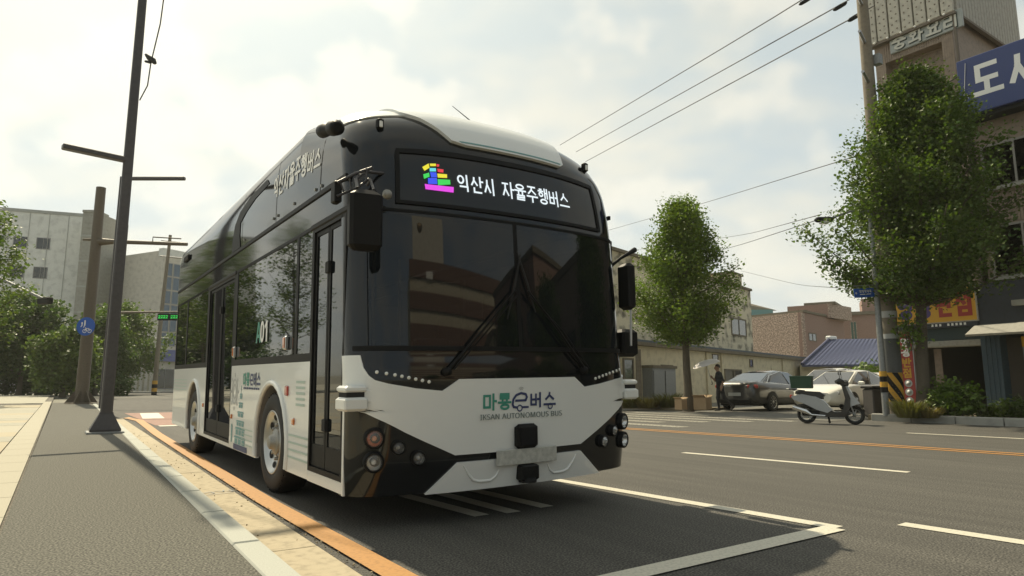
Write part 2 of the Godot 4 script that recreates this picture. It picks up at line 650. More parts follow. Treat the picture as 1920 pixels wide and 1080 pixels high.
	for p in [[(Vector2(2.45, -6.6)), Vector2(2.62, -4.25)], [Vector2(2.80, -6.6), Vector2(2.88, -4.22)], [Vector2(3.12, -6.6), Vector2(3.22, -4.26)]]:
		struct("bay_hatch", band(Vector3(p[0].x, 0, p[0].y), Vector3(p[1].x, 0, p[1].y), 0.13, 0.0045), M.white_line, "short white hatch bar on the asphalt under the bus nose")
	struct("lane_dash", band(gp(1281, 849), gp(1704, 886), 0.13, 0.0045), M.white_line, "long white lane dash between bus bay and yellow centre line")
	var d1 := gp(1690, 983)
	struct("near_dash", band(d1, d1 + (gp(1920, 1018) - d1).normalized() * 3.0, 0.14, 0.0045), M.white_line, "white lane dash starting beyond the corner of the bus bay")
	var y0 := gp(1165, 803)
	var y1 := gp(1920, 853)
	var dir := (y1 - y0).normalized()
	var side := Vector3(dir.z, 0, -dir.x)
	struct("centre_line", band(y0 - dir * 30.0 + side * 0.14, y1 + dir * 6.0 + side * 0.14, 0.12, 0.0045), M.yellow, "far stripe of the double yellow centre line")
	struct("centre_line", band(y0 - dir * 30.0 - side * 0.14, y1 + dir * 6.0 - side * 0.14, 0.12, 0.0045), M.yellow, "near stripe of the double yellow centre line")
	var w0 := gp(1700, 812)
	var w1 := gp(1920, 823)
	struct("edge_line", band(w0, w1 + (w1 - w0).normalized() * 5.0, 0.14, 0.0045), M.white_line, "white line along the far lane below the planted kerb")
	# zebra crossing on the far carriageway
	for q in 6:
		var xx := 11.7 + q * 1.05
		var o := struct("zebra_bar", band(Vector3(xx - 0.35, 0, -17.0), Vector3(xx + 0.05, 0, -10.4 - (q * 7 % 4) * 0.55), 0.46, 0.0045), M.worn_line, "worn white bar of the crossing on the far lanes")
		o.set_meta("group", "zebra bars on the far lanes")
	# crossing behind the bus
	g = Geo.new()
	g.quad(Vector3(1.95, 0.006, -17.7), Vector3(1.9, 0.006, -26.0), Vector3(12.0, 0.006, -26.0), Vector3(12.0, 0.006, -17.7))
	struct("red_crossing", g, M.red_cross, "faded brick red crossing surface behind the bus")
	struct("stop_line", band(Vector3(2.0, 0, -17.5), Vector3(9.0, 0, -17.5), 0.4, 0.0045), M.white_line, "white stop line behind the bus")
	for q in 5:
		var o := struct("crossing_bar", band(Vector3(2.3 + q * 1.5, 0, -21.4), Vector3(2.6 + q * 1.5, 0, -25.6), 0.55, 0.0095), M.white_line, "white bar on the red crossing behind the bus")
		o.set_meta("group", "bars of the red crossing")
	# far side: kerb, planting bed, footway
	k = Node3D.new()
	k.name = "far_kerb"
	add_child(k)
	tag(k, "grey kerb stones along the planted far side of the road", "", "", "structure")
	for q in 16:
		var zz := 2.0 - q * 1.0
		if zz < -9.6:
			break
		var gg := Geo.new()
		gg.cbox(Vector3(18.45 + zz * 0.035, 0.03, zz), Vector3(0.2, 0.32, 0.985), 0.02, Basis(Vector3.UP, 0.035))
		obj("kerb_stone", gg, M.old_concrete, k)
	g = Geo.new()
	g.box(Vector3(20.2, 0.06, -3.6), Vector3(3.5, 0.16, 12.4))
	struct("planting_bed", g, M.earth, "strip of bare earth behind the far kerb")
	g = Geo.new()
	g.box(Vector3(27.5, 0.05, -0.0), Vector3(11.2, 0.19, 20.0))
	struct("far_footway", g, M.pave[2], "concrete footway in front of the shops")
	g = Geo.new()
	g.quad(Vector3(16.8, 0.008, -9.9), Vector3(16.8, 0.008, -36), Vector3(70, 0.008, -36), Vector3(70, 0.008, -9.9))
	struct("car_park", g, M.far_asphalt, "pale asphalt yard where cars are parked opposite")
	g = Geo.new()
	g.box(Vector3(20.0, 0.02, -19.6), Vector3(2.6, 0.16, 6.0))
	struct("tree_pit", g, M.earth, "earth verge around the smaller street tree")

# ---------------------------------------------------------------- plants
var clumps := {}

func leaf_clump(key: String, leaves: int, spread: float, size: float, wide := 0.8, droop := 0.0) -> ArrayMesh:
	if clumps.has(key):
		return clumps[key]
	var r := RandomNumberGenerator.new()
	r.seed = hash(key)
	var g := Geo.new()
	for k in leaves:
		var p := Vector3(r.randfn(), r.randfn(), r.randfn()) * spread * 0.55
		var bs := Basis.from_euler(Vector3(r.randf_range(-1.0, 1.0) - droop, r.randf() * TAU, r.randf_range(-0.8, 0.8)))
		var s := size * r.randf_range(0.65, 1.25)
		var a := p + bs * Vector3(0, 0, -s * 0.5)
		var b := p + bs * Vector3(-s * 0.5 * wide, s * 0.12, s * 0.1)
		var c := p + bs * Vector3(0, -0.02 * s, s * 0.5)
		var d := p + bs * Vector3(s * 0.5 * wide, s * 0.12, s * 0.1)
		g.tri(a, b, c)
		g.tri(a, c, d)
	clumps[key] = g.mesh()
	return clumps[key]

func scatter(called: String, mesh: Mesh, m: Material, xfs: Array, cols: Array, parent: Node) -> MultiMeshInstance3D:
	var mm := MultiMesh.new()
	mm.transform_format = MultiMesh.TRANSFORM_3D
	mm.use_colors = true
	mm.mesh = mesh
	mm.instance_count = xfs.size()
	for k in xfs.size():
		mm.set_instance_transform(k, xfs[k])
		mm.set_instance_color(k, cols[k])
	var o := MultiMeshInstance3D.new()
	o.name = called
	o.multimesh = mm
	o.material_override = m
	o.set_meta("kind", "stuff")
	parent.add_child(o, true)
	return o

# a tree: trunk with limbs, crown of leaf clumps strung along branch tips.
# o: h0 crown base, h1 top, r widest radius, tip narrowing, trunk radius, branches, per branch clumps, leaf size, tone
func tree(called: String, label: String, where: Vector3, o: Dictionary, group := "") -> Node3D:
	var t := thing(called, label, "tree", where, 0.0, group)
	var r := RandomNumberGenerator.new()
	r.seed = o.get("seed", 1)
	var h0: float = o.h0
	var h1: float = o.h1
	var rad: float = o.r
	var tr: float = o.trunk
	var g := Geo.new()
	var lean: Vector3 = o.get("lean", Vector3.ZERO)
	var axis := func(y: float) -> Vector3: return Vector3(lean.x * y / h1, y, lean.z * y / h1)
	var path := []
	var rr := []
	for k in 9:
		var y := lerpf(-0.1, lerpf(h0, h1, 0.7), k / 8.0)
		path.append(axis.call(y) + Vector3(r.randfn(), 0, r.randfn()) * 0.02 * (1 if k > 0 else 0))
		rr.append(lerpf(tr, tr * 0.25, pow(k / 8.0, 1.1)) * (1.35 if k == 0 else 1.0))
	g.tube(path, rr, 10)
	var tips := []
	var nb: int = o.branches
	for k in nb:
		var f := (k + 0.5) / nb
		f = pow(f, o.get("even", 0.85))
		var y := lerpf(h0, h1, f)
		# outline of the crown: widest a third of the way up
		var wide := rad * sqrt(maxf(0.02, 1.0 - pow(absf(f - 0.36) / (0.66 if f > 0.36 else 0.5), o.get("shape", 1.7))))
		if o.has("taper"):      # broad low down, drawing in to a point
			wide = rad * (lerpf(0.55, 1.0, sqrt(f / 0.3)) if f < 0.3 else pow(1.0 - (f - 0.3) / 0.72, o.taper))
		var az := k * 2.39996 + r.randf_range(-0.4, 0.4)
		var reach := wide * r.randf_range(0.5, 1.18)
		var out := Vector3(cos(az), 0, sin(az))
		var tip: Vector3 = axis.call(y) + out * reach + Vector3(0, r.randf_range(-0.25, 0.35) * rad * 0.3, 0)
		var from: Vector3 = axis.call(clampf(y - reach * r.randf_range(0.5, 1.0), h0 * 0.82, h1))
		var mid := from.lerp(tip, 0.5) + Vector3(0, -0.08 * reach, 0)
		g.tube([from, mid, tip], [tr * 0.22, tr * 0.13, 0.01], 5, false)
		tips.append([from, mid, tip, wide])
	obj("trunk", g, M.bark, t)
	var xfs := []
	var cols := []
	var tone: Color = o.get("tone", Color(1, 1, 1))
	var per: int = o.per
	var cs: float = o.get("clump", 0.3)
	for b in tips:
		var shade := r.randf_range(0.8, 1.15)
		for k in per:
			var f := pow(r.randf(), 0.62)
			var p: Vector3 = b[0].lerp(b[1], f * 2.0) if f < 0.5 else b[1].lerp(b[2], f * 2.0 - 1.0)
			var s := cs * lerpf(1.7, 0.75, f)
			p += Vector3(r.randfn(), r.randfn() * 0.8, r.randfn()) * s * 0.8
			if p.y < h0 - 0.35:
				continue
			xfs.append(Transform3D(Basis.from_euler(Vector3(r.randf_range(-0.5, 0.5), r.randf() * TAU, r.randf_range(-0.5, 0.5))).scaled(Vector3.ONE * r.randf_range(0.8, 1.25)), p))
			var v := shade * r.randf_range(0.75, 1.25)
			cols.append(Color(tone.r * v * r.randf_range(0.9, 1.15), tone.g * v, tone.b * v * r.randf_range(0.8, 1.1)))
	scatter("crown", leaf_clump(o.get("key", "leaf"), o.get("leaves", 12), cs, o.leaf), o.mat, xfs, cols, t)
	return t

# a bush made of leafy stems rising from its foot
func bush(called: String, label: String, where: Vector3, size: Vector3, n: int, leaf: float, m: Material, tone: Color, seed_: int, category := "shrub", group := "") -> Node3D:
	var t := thing(called, label, category, where, 0.0, group)
	var r := RandomNumberGenerator.new()
	r.seed = seed_
	var g := Geo.new()
	var xfs := []
	var cols := []
	var stems := maxi(7, n / 30)
	for k in stems:
		var az := k * 2.4
		var f := sqrt((k + 0.5) / stems)
		var tip := Vector3(cos(az) * size.x * 0.5 * f, size.y * (1.0 - 0.45 * f * f) * r.randf_range(0.75, 1.08), sin(az) * size.z * 0.5 * f)
		var root := Vector3(tip.x * 0.2, -0.05, tip.z * 0.2)
		g.tube([root, root.lerp(tip, 0.5) + Vector3(0, 0.05, 0), tip], [0.014, 0.01, 0.004], 4, false)
		for q in n / stems:
			var e := pow(r.randf(), 0.6)
			var p := root.lerp(tip, e) + Vector3(r.randfn(), r.randfn(), r.randfn()) * size.y * 0.085
			if p.y < 0.02:
				p.y = 0.05
			xfs.append(Transform3D(Basis.from_euler(Vector3(r.randf_range(-0.6, 0.6), r.randf() * TAU, r.randf_range(-0.6, 0.6))).scaled(Vector3.ONE * r.randf_range(0.75, 1.3)), p))
			var v := r.randf_range(0.7, 1.3)
			cols.append(Color(tone.r * v, tone.g * v, tone.b * v))
	obj("stem", g, M.bark, t)
	scatter("foliage", leaf_clump("bush%.2f" % leaf, 8, leaf * 1.6, leaf), m, xfs, cols, t)
	return t

# a tuft of blades
func tuft(label: String, where: Vector3, size: Vector3, n: int, m: Material, seed_: int, group := "") -> MeshInstance3D:
	var r := RandomNumberGenerator.new()
	r.seed = seed_
	var g := Geo.new()
	g.colored = true
	for k in n:
		var az := r.randf() * TAU
		var root := Vector3(cos(az) * size.x, 0, sin(az) * size.z) * 0.3 * sqrt(r.randf())
		var out := Vector3(cos(az + r.randf_range(-0.8, 0.8)) * size.x, 0, sin(az) * size.z) * 0.5 * r.randf_range(0.3, 1.0)
		var tip := root + out + Vector3(0, size.y * r.randf_range(0.35, 1.0), 0)
		var mid := root.lerp(tip, 0.55) + Vector3(0, size.y * 0.22, 0)
		var s := Vector3(-sin(az), 0, cos(az)) * 0.012
		var v := r.randf_range(0.7, 1.35)
		g.col = Color(v, v * r.randf_range(0.85, 1.0), v * r.randf_range(0.6, 1.0))
		g.quad(root - s, mid - s * 0.8, mid + s * 0.8, root + s)
		g.tri(mid - s * 0.8, tip, mid + s * 0.8)
	var o := obj("grass_tuft", g, m)
	o.position = where
	tag(o, label, "grass", group)
	return o

# ---------------------------------------------------------------- lettering: Hangul drawn stroke by stroke
func ring_pts(c: Vector2, r: Vector2) -> Array:
	var o := []
	for k in 15:
		o.append(c + Vector2(sin(TAU * k / 14.0) * r.x, cos(TAU * k / 14.0) * r.y))
	return o

func jamo(ch: String, b: Rect2) -> Array:
	var q := func(list: Array) -> Array:
		var o := []
		for p in list:
			o.append(b.position + Vector2(p[0] * b.size.x, p[1] * b.size.y))
		return o
	var c := b.position + b.size * 0.5
	match ch:
		"g": return [q.call([[0, 0.95], [0.95, 0.95], [0.8, 0]])]
		"n": return [q.call([[0.05, 1], [0.05, 0.05], [1, 0.05]])]
		"d": return [q.call([[1, 0.97], [0.05, 0.97], [0.05, 0.03], [1, 0.03]])]
		"r": return [q.call([[0, 1], [1, 1], [1, 0.52], [0, 0.52], [0, 0.02], [1, 0.02]])]
		"m": return [q.call([[0, 0], [0, 1], [1, 1], [1, 0], [0, 0]])]
		"b": return [q.call([[0.05, 1], [0.05, 0], [0.95, 0], [0.95, 1]]), q.call([[0.05, 0.5], [0.95, 0.5]])]
		"s": return [q.call([[0.5, 1], [0.45, 0.6], [0, 0]]), q.call([[0.47, 0.62], [1, 0]])]
		"j": return [q.call([[0, 1], [1, 1]]), q.call([[0.52, 1], [0.45, 0.55], [0, 0]]), q.call([[0.47, 0.55], [1, 0]])]
		"h": return [q.call([[0.3, 1.02], [0.7, 1.02]]), q.call([[0, 0.76], [1, 0.76]]), ring_pts(b.position + b.size * Vector2(0.5, 0.27), b.size * Vector2(0.38, 0.27))]
		"k": return [q.call([[0, 0.97], [0.95, 0.97], [0.95, 0]])]
		"l": return [q.call([[0, 1], [1, 1], [1, 0.52], [0, 0.52], [0, 0.02], [1, 0.02]])]
	return [ring_pts(c, b.size * 0.5)]   # ieung

const INITIALS := {0: "g", 2: "n", 3: "d", 5: "r", 6: "m", 7: "b", 9: "s", 11: "o", 12: "j", 18: "h"}
const FINALS := {1: "k", 4: "n", 8: "l", 16: "m", 21: "o"}

func syllable(ch: String) -> Array:
	var s := ch.unicode_at(0) - 0xAC00
	var ini: String = INITIALS.get(s / 588, "o")
	var med := (s % 588) / 28
	var fin: String = FINALS.get(s % 28, "")
	var out := []
	var has := fin != ""
	var low := 0.0
	if has:
		out.append_array(jamo(fin, Rect2(0.2, 0.02, 0.64, 0.27)))
		low = 0.38
	var mid := func(y: float) -> float: return lerpf(low, 1.0, y)
	if med in [0, 1, 4, 6, 20]:      # a ae eo yeo i
		out.append_array(jamo(ini, Rect2(0.04, mid.call(0.16), 0.46, mid.call(0.9) - mid.call(0.16))))
		var x := 0.78
		if med == 1:
			x = 0.66
			out.append([Vector2(0.9, low), Vector2(0.9, 1)])
			out.append([Vector2(0.66, mid.call(0.55)), Vector2(0.9, mid.call(0.55))])
		if med == 4 or med == 6:
			x = 0.84
		out.append([Vector2(x, low), Vector2(x, 1)])
		if med == 0:
			out.append([Vector2(x, mid.call(0.55)), Vector2(1.0, mid.call(0.55))])
		elif med == 4:
			out.append([Vector2(x - 0.22, mid.call(0.55)), Vector2(x, mid.call(0.55))])
		elif med == 6:
			out.append([Vector2(x - 0.26, mid.call(0.68)), Vector2(x, mid.call(0.68))])
			out.append([Vector2(x - 0.26, mid.call(0.38)), Vector2(x, mid.call(0.38))])
	elif med == 9:                   # wa
		out.append_array(jamo(ini, Rect2(0.08, mid.call(0.5), 0.48, mid.call(0.96) - mid.call(0.5))))
		out.append([Vector2(0.0, mid.call(0.14)), Vector2(0.66, mid.call(0.2))])
		out.append([Vector2(0.32, mid.call(0.17)), Vector2(0.32, mid.call(0.42))])
		out.append([Vector2(0.8, low), Vector2(0.8, 1)])
		out.append([Vector2(0.8, mid.call(0.55)), Vector2(1.0, mid.call(0.55))])
	else:                            # o yo u yu eu
		out.append_array(jamo(ini, Rect2(0.16, mid.call(0.52), 0.68, mid.call(0.98) - mid.call(0.52))))
		var up := med == 8 or med == 12
		var y := 0.1 if up else (0.34 if med != 18 else 0.14)
		out.append([Vector2(0, mid.call(y)), Vector2(1, mid.call(y))])
		var end: float = mid.call(0.42) if up else mid.call(-0.02)
		if med == 8 or med == 13:
			out.append([Vector2(0.5, mid.call(y)), Vector2(0.5, end)])
		elif med == 12 or med == 17:
			out.append([Vector2(0.32, mid.call(y)), Vector2(0.32, end)])
			out.append([Vector2(0.68, mid.call(y)), Vector2(0.68, end)])
	return out

func ribbon(g: Geo, pts: Array, t: float, map: Callable, lift: float) -> void:
	var n := pts.size()
	var closed: bool = pts[0].distance_to(pts[n - 1]) < 1e-5 and n > 3
	var l := []
	var r := []
	for i in n:
		var d0: Vector2 = (pts[i] - pts[i - 1]).normalized() if i > 0 else ((pts[n - 1] - pts[n - 2]).normalized() if closed else Vector2.ZERO)
		var d1: Vector2 = (pts[i + 1] - pts[i]).normalized() if i < n - 1 else ((pts[1] - pts[0]).normalized() if closed else Vector2.ZERO)
		var p: Vector2 = pts[i]
		if d0 == Vector2.ZERO:
			p -= d1 * t * 0.4
		if d1 == Vector2.ZERO:
			p += d0 * t * 0.4
		var d := (d0 + d1).normalized()
		var s := Vector2(-d.y, d.x)
		var nn := d1 if d1 != Vector2.ZERO else d0
		var k := t * 0.5 / maxf(0.45, s.dot(Vector2(-nn.y, nn.x)))
		l.append(p + s * k)
		r.append(p - s * k)
	for i in n - 1:
		g.quad(map.call(l[i], lift), map.call(l[i + 1], lift), map.call(r[i + 1], lift), map.call(r[i], lift))

# text in cells of the given size starting at (x, y); map turns (x, y) and a lift into a point
func hangul(g: Geo, text: String, x: float, y: float, cw: float, chh: float, pitch: float, t: float, map: Callable) -> void:
	for k in text.length():
		if text[k] == " ":
			x += pitch * 0.5
			continue
		var lift := 0.0
		for s in syllable(text[k]):
			var p := []
			for q in s:
				p.append(Vector2(x + q.x * cw, y + q.y * chh))
			ribbon(g, p, t, map, lift)
			lift += 0.0005
		x += pitch

# the same, each letter a part of its own
func letters(parent: Node, called: String, m: Material, text: String, x: float, y: float, cw: float, chh: float, pitch: float, t: float, map: Callable) -> void:
	for k in text.length():
		var g := Geo.new()
		hangul(g, text[k], x + k * pitch, y, cw, chh, pitch, t, map)
		obj(called, g, m, parent)

func plane_map(xf: Transform3D) -> Callable:
	return func(p: Vector2, lift: float) -> Vector3: return xf * Vector3(p.x, p.y, lift)

func latin(called: String, text: String, size: float, m: Material, parent: Node, xf: Transform3D, wide := 1.0, bold := false) -> MeshInstance3D:
	var t := TextMesh.new()
	var f := SystemFont.new()
	f.font_names = PackedStringArray(["Droid Sans"])
	if bold:
		f.font_weight = 700
	t.font = f
	t.text = text
	t.font_size = 64
	t.pixel_size = size / 46.0
	t.depth = 0.002
	t.curve_step = 4.0
	var o := MeshInstance3D.new()
	o.name = called
	o.mesh = t
	o.material_override = m
	parent.add_child(o, true)
	o.transform = xf * Transform3D(Basis.from_scale(Vector3(wide, 1, 1)), Vector3.ZERO)
	return o

# ---------------------------------------------------------------- the bus
const ZC := [[0.2, 4.21], [0.45, 4.25], [0.9, 4.26], [1.05, 4.26], [1.2, 4.235], [1.7, 4.20], [2.2, 4.165], [2.45, 4.13], [2.65, 4.09], [2.8, 4.04], [2.92, 3.97], [3.02, 3.88], [3.1, 3.76], [3.16, 3.62], [3.2, 3.47], [3.23, 3.3], [3.25, 3.1]]
const WW := [[0.2, 1.245], [2.4, 1.245], [2.7, 1.235], [2.9, 1.22], [3.02, 1.19], [3.1, 1.15], [3.16, 1.10], [3.2, 1.04], [3.25, 0.94]]
const SG := [[2.4, 0.0], [2.7, 0.04], [2.9, 0.075], [3.05, 0.08], [3.25, 0.055]]

# the body behind the front is squarer at the shoulder: [v, half width, height]
const SEC := [[2.0, 1.245], [2.5, 1.245], [2.7, 1.243], [2.9, 1.236], [3.02, 1.224], [3.1, 1.206], [3.16, 1.176], [3.2, 1.135], [3.23, 1.08], [3.25, 1.0]]
const ENDZ := 2.7

# a point of the side skin at a given place along the bus
func side_pt(z: float, v: float) -> Vector2:
	var square := Vector2(along(SEC, v), v - maxf(0.0, v - 2.6) * 0.012)
	if z <= ENDZ:
		return square
	var c := minf(1.0, along(WW, v) - 0.19) + 0.30
	var e := S(c, v)
	return square.lerp(Vector2(e.x, e.y), clampf((z - ENDZ) / maxf(0.05, e.z - ENDZ), 0.0, 1.0))

func along(K: Array, v: float) -> float:
	if v <= K[0][0]:
		return K[0][1]
	for i in K.size() - 1:
		if v <= K[i + 1][0]:
			return lerpf(K[i][1], K[i + 1][1], (v - K[i][0]) / (K[i + 1][0] - K[i][0]))
	return K[-1][1]

func smooth_along(K: Array, v: float) -> float:
	return (along(K, v - 0.03) + along(K, v) * 2.0 + along(K, v + 0.03)) * 0.25

# the skin of the bus front: u runs across (metres from the middle), v up
func S(u: float, v: float) -> Vector3:
	var zc := smooth_along(ZC, v)
	var w := along(WW, v)
	var a := absf(u)
	var c := minf(1.0, w - 0.19)
	var x := a
	var z := 0.0
	if a <= c:
		z = zc - 0.10 * pow(a, 2.2)
	else:
		var t := minf((a - c) / 0.30, 1.0) * PI / 2
		x = c + (w - c) * sin(t)
		z = zc - 0.10 * pow(c, 2.2) - 0.22 * (x - c) - 0.18 * (1.0 - cos(t))
		if a > c + 0.30:
			z -= a - c - 0.30
	return Vector3(signf(u) * x, v - along(SG, v) * pow(minf(x, 1.25), 3), z)

func SN(u: float, v: float) -> Vector3:
	var e := 0.012
	return (S(u + e, v) - S(u - e, v)).cross(S(u, v + e) - S(u, v - e)).normalized()

func SP(u: float, v: float, off: float) -> Vector3:
	return S(u, v) + SN(u, v) * off

func front_map(p: Vector2, lift: float) -> Vector3:
	return SP(p.x, p.y, 0.014 + lift)

# a panel of the skin; rows are [v, u from, u to]
func patch(g: Geo, rows: Array, off: float, back := 0.02, cols := 20, dv := 0.05) -> void:
	var full := []
	for i in rows.size() - 1:
		var steps := maxi(1, int(ceil((rows[i + 1][0] - rows[i][0]) / dv)))
		for s in steps:
			var f := float(s) / steps
			full.append([lerpf(rows[i][0], rows[i + 1][0], f), lerpf(rows[i][1], rows[i + 1][1], f), lerpf(rows[i][2], rows[i + 1][2], f)])
	full.append(rows[-1])
	var pts := []
	var nrm := []
	for r in full:
		var lp := []
		var ln := []
		for k in cols + 1:
			var u := lerpf(r[1], r[2], float(k) / cols)
			var n := SN(u, r[0])
			lp.append(S(u, r[0]) + n * off)
			ln.append(n)
		pts.append(lp)
		nrm.append(ln)
	for i in full.size() - 1:
		for k in cols:
			g.put3(pts[i][k], pts[i + 1][k], pts[i + 1][k + 1], nrm[i][k], nrm[i + 1][k], nrm[i + 1][k + 1])
			g.put3(pts[i][k], pts[i + 1][k + 1], pts[i][k + 1], nrm[i][k], nrm[i + 1][k + 1], nrm[i][k + 1])
	if back > 0.0:
		for k in cols:
			g.quad(pts[0][k], pts[0][k + 1], pts[0][k + 1] - nrm[0][k + 1] * back, pts[0][k] - nrm[0][k] * back)
			g.quad(pts[-1][k + 1], pts[-1][k], pts[-1][k] - nrm[-1][k] * back, pts[-1][k + 1] - nrm[-1][k + 1] * back)
		for i in full.size() - 1:
			g.quad(pts[i + 1][0], pts[i][0], pts[i][0] - nrm[i][0] * back, pts[i + 1][0] - nrm[i + 1][0] * back)
			g.quad(pts[i][cols], pts[i + 1][cols], pts[i + 1][cols] - nrm[i + 1][cols] * back, pts[i][cols] - nrm[i][cols] * back)

var LEFT := Transform3D(Basis(Vector3(0, 0, 1), Vector3(0, 1, 0), Vector3(-1, 0, 0)), Vector3(-1.245, 0, 0))
var RIGHT := Transform3D(Basis(Vector3(0, 0, -1), Vector3(0, 1, 0), Vector3(1, 0, 0)), Vector3(1.245, 0, 0))

func rect2(a0: float, b0: float, a1: float, b1: float) -> PackedVector2Array:
	return PackedVector2Array([Vector2(a0, b0), Vector2(a1, b0), Vector2(a1, b1), Vector2(a0, b1)])

func arch_panel(z0: float, z1: float, y0: float, y1: float, zc: float, yc: float, r: float) -> PackedVector2Array:
	var p := PackedVector2Array([Vector2(z0, y0)])
	var a0 := PI + asin((yc - y0) / r)
	var a1 := -asin((yc - y0) / r)
	for k in 21:
		var a := lerpf(a0, a1, k / 20.0)
		p.append(Vector2(zc + cos(a) * r, yc + sin(a) * r))
	p.append_array([Vector2(z1, y0), Vector2(z1, y1), Vector2(z0, y1)])
	return p

func frame_of(g: Geo, a0: float, b0: float, a1: float, b1: float, t: float, depth: float, xf: Transform3D) -> void:
	g.prism(rect2(a0, b0, a1, b0 + t), depth, xf)
	g.prism(rect2(a0, b1 - t, a1, b1), depth, xf)
	g.prism(rect2(a0, b0 + t, a0 + t, b1 - t), depth, xf)
	g.prism(rect2(a1 - t, b0 + t, a1, b1 - t), depth, xf)

func shifted(xf: Transform3D, out: float) -> Transform3D:
	return Transform3D(xf.basis, xf.origin + xf.basis.z * out)

func bus_wheel(bus: Node3D, x: float, y: float, z: float, side: float) -> void:
	var w := Node3D.new()
	w.name = "wheel"
	bus.add_child(w, true)
	w.position = Vector3(x, y, z)
	# lathe axis points outwards
	var xf := Transform3D(Basis(Vector3(0, side, 0), Vector3(side, 0, 0), Vector3(0, 0, -1)), Vector3.ZERO)
	var g := Geo.new()
	g.lathe([[0.27, -0.13], [0.38, -0.14], [0.425, -0.12], [0.438, -0.08], [0.44, 0.0], [0.438, 0.075], [0.427, 0.105], [0.40, 0.125], [0.34, 0.13], [0.285, 0.118], [0.276, 0.10], [0.27, -0.13]], 40, xf)
	for k in 40:    # tread grooves across the shoulder
		var a := TAU * k / 40.0
		g.box(xf * Vector3(cos(a) * 0.428, 0.104, sin(a) * 0.428), Vector3(0.012, 0.018, 0.012), Basis(Vector3.RIGHT, a))
	obj("tyre", g, M.rubber, w)
	g = Geo.new()
	g.lathe([[0.274, -0.10], [0.274, 0.108], [0.282, 0.12], [0.268, 0.122], [0.255, 0.10], [0.235, 0.075], [0.20, 0.062], [0.15, 0.06], [0.125, 0.05], [0.11, 0.05]], 40, xf)
	obj("rim", g, M.aluminium, w)
	g = Geo.new()
	for k in 10:
		var a := TAU * (k + 0.5) / 10.0
		var c := Vector3(cos(a) * 0.218, 0.0745, sin(a) * 0.218)
		var pts := []
		for q in 12:
			var b := TAU * q / 12.0
			var e := Vector3(cos(a), 0.40, sin(a)) * cos(b) * 0.026 + Vector3(-sin(a), 0, cos(a)) * sin(b) * 0.040
			pts.append(xf * (c + e))
		g.fan(pts, false)
	obj("hand_hole", g, M.bus_gap, w)
	g = Geo.new()
	g.lathe([[0.125, 0.045], [0.12, 0.085], [0.105, 0.1], [0.07, 0.105], [0.06, 0.14], [0.045, 0.15], [0.0, 0.152]], 24, xf)
	for k in 8:
		var a := TAU * k / 8.0
		var c := xf * Vector3(cos(a) * 0.148, 0.062, sin(a) * 0.148)
		g.lathe([[0.016, 0.0], [0.015, 0.03], [0.0, 0.032]], 6, Transform3D(xf.basis, c))
	obj("hub", g, M.hub, w)

func lamp(called: String, parent: Node, c: Vector3, n: Vector3, r: float, lens: Material, ringm: Material) -> void:
	var x := n.cross(Vector3.UP).normalized()
	var xf := Transform3D(Basis(x, n, x.cross(n)), c)
	var g := Geo.new()
	g.lathe([[r * 1.38, -0.04], [r * 1.3, 0.012], [r * 1.08, 0.02], [r, 0.012], [r, 0.004]], 24, xf)
	var o := obj(called, g, ringm, parent)
	g = Geo.new()
	g.lathe([[r, 0.010], [r * 0.92, -0.004], [r * 0.7, -0.022], [r * 0.4, -0.034], [0.0, -0.038]], 24, xf)
	obj("reflector", g, M.bowl_warm if lens == M.lens_warm else M.chrome, o)
	g = Geo.new()
	g.lathe([[r * 0.34, -0.03], [r * 0.33, -0.008], [r * 0.2, 0.0], [0.0, 0.003]], 16, xf)
	obj("projector", g, lens, o)
	g = Geo.new()
	g.lathe([[r * 1.0, 0.008], [r * 0.8, 0.014], [r * 0.45, 0.018], [0.0, 0.02]], 24, xf)
	obj("lens", g, M.lens_glass, o)

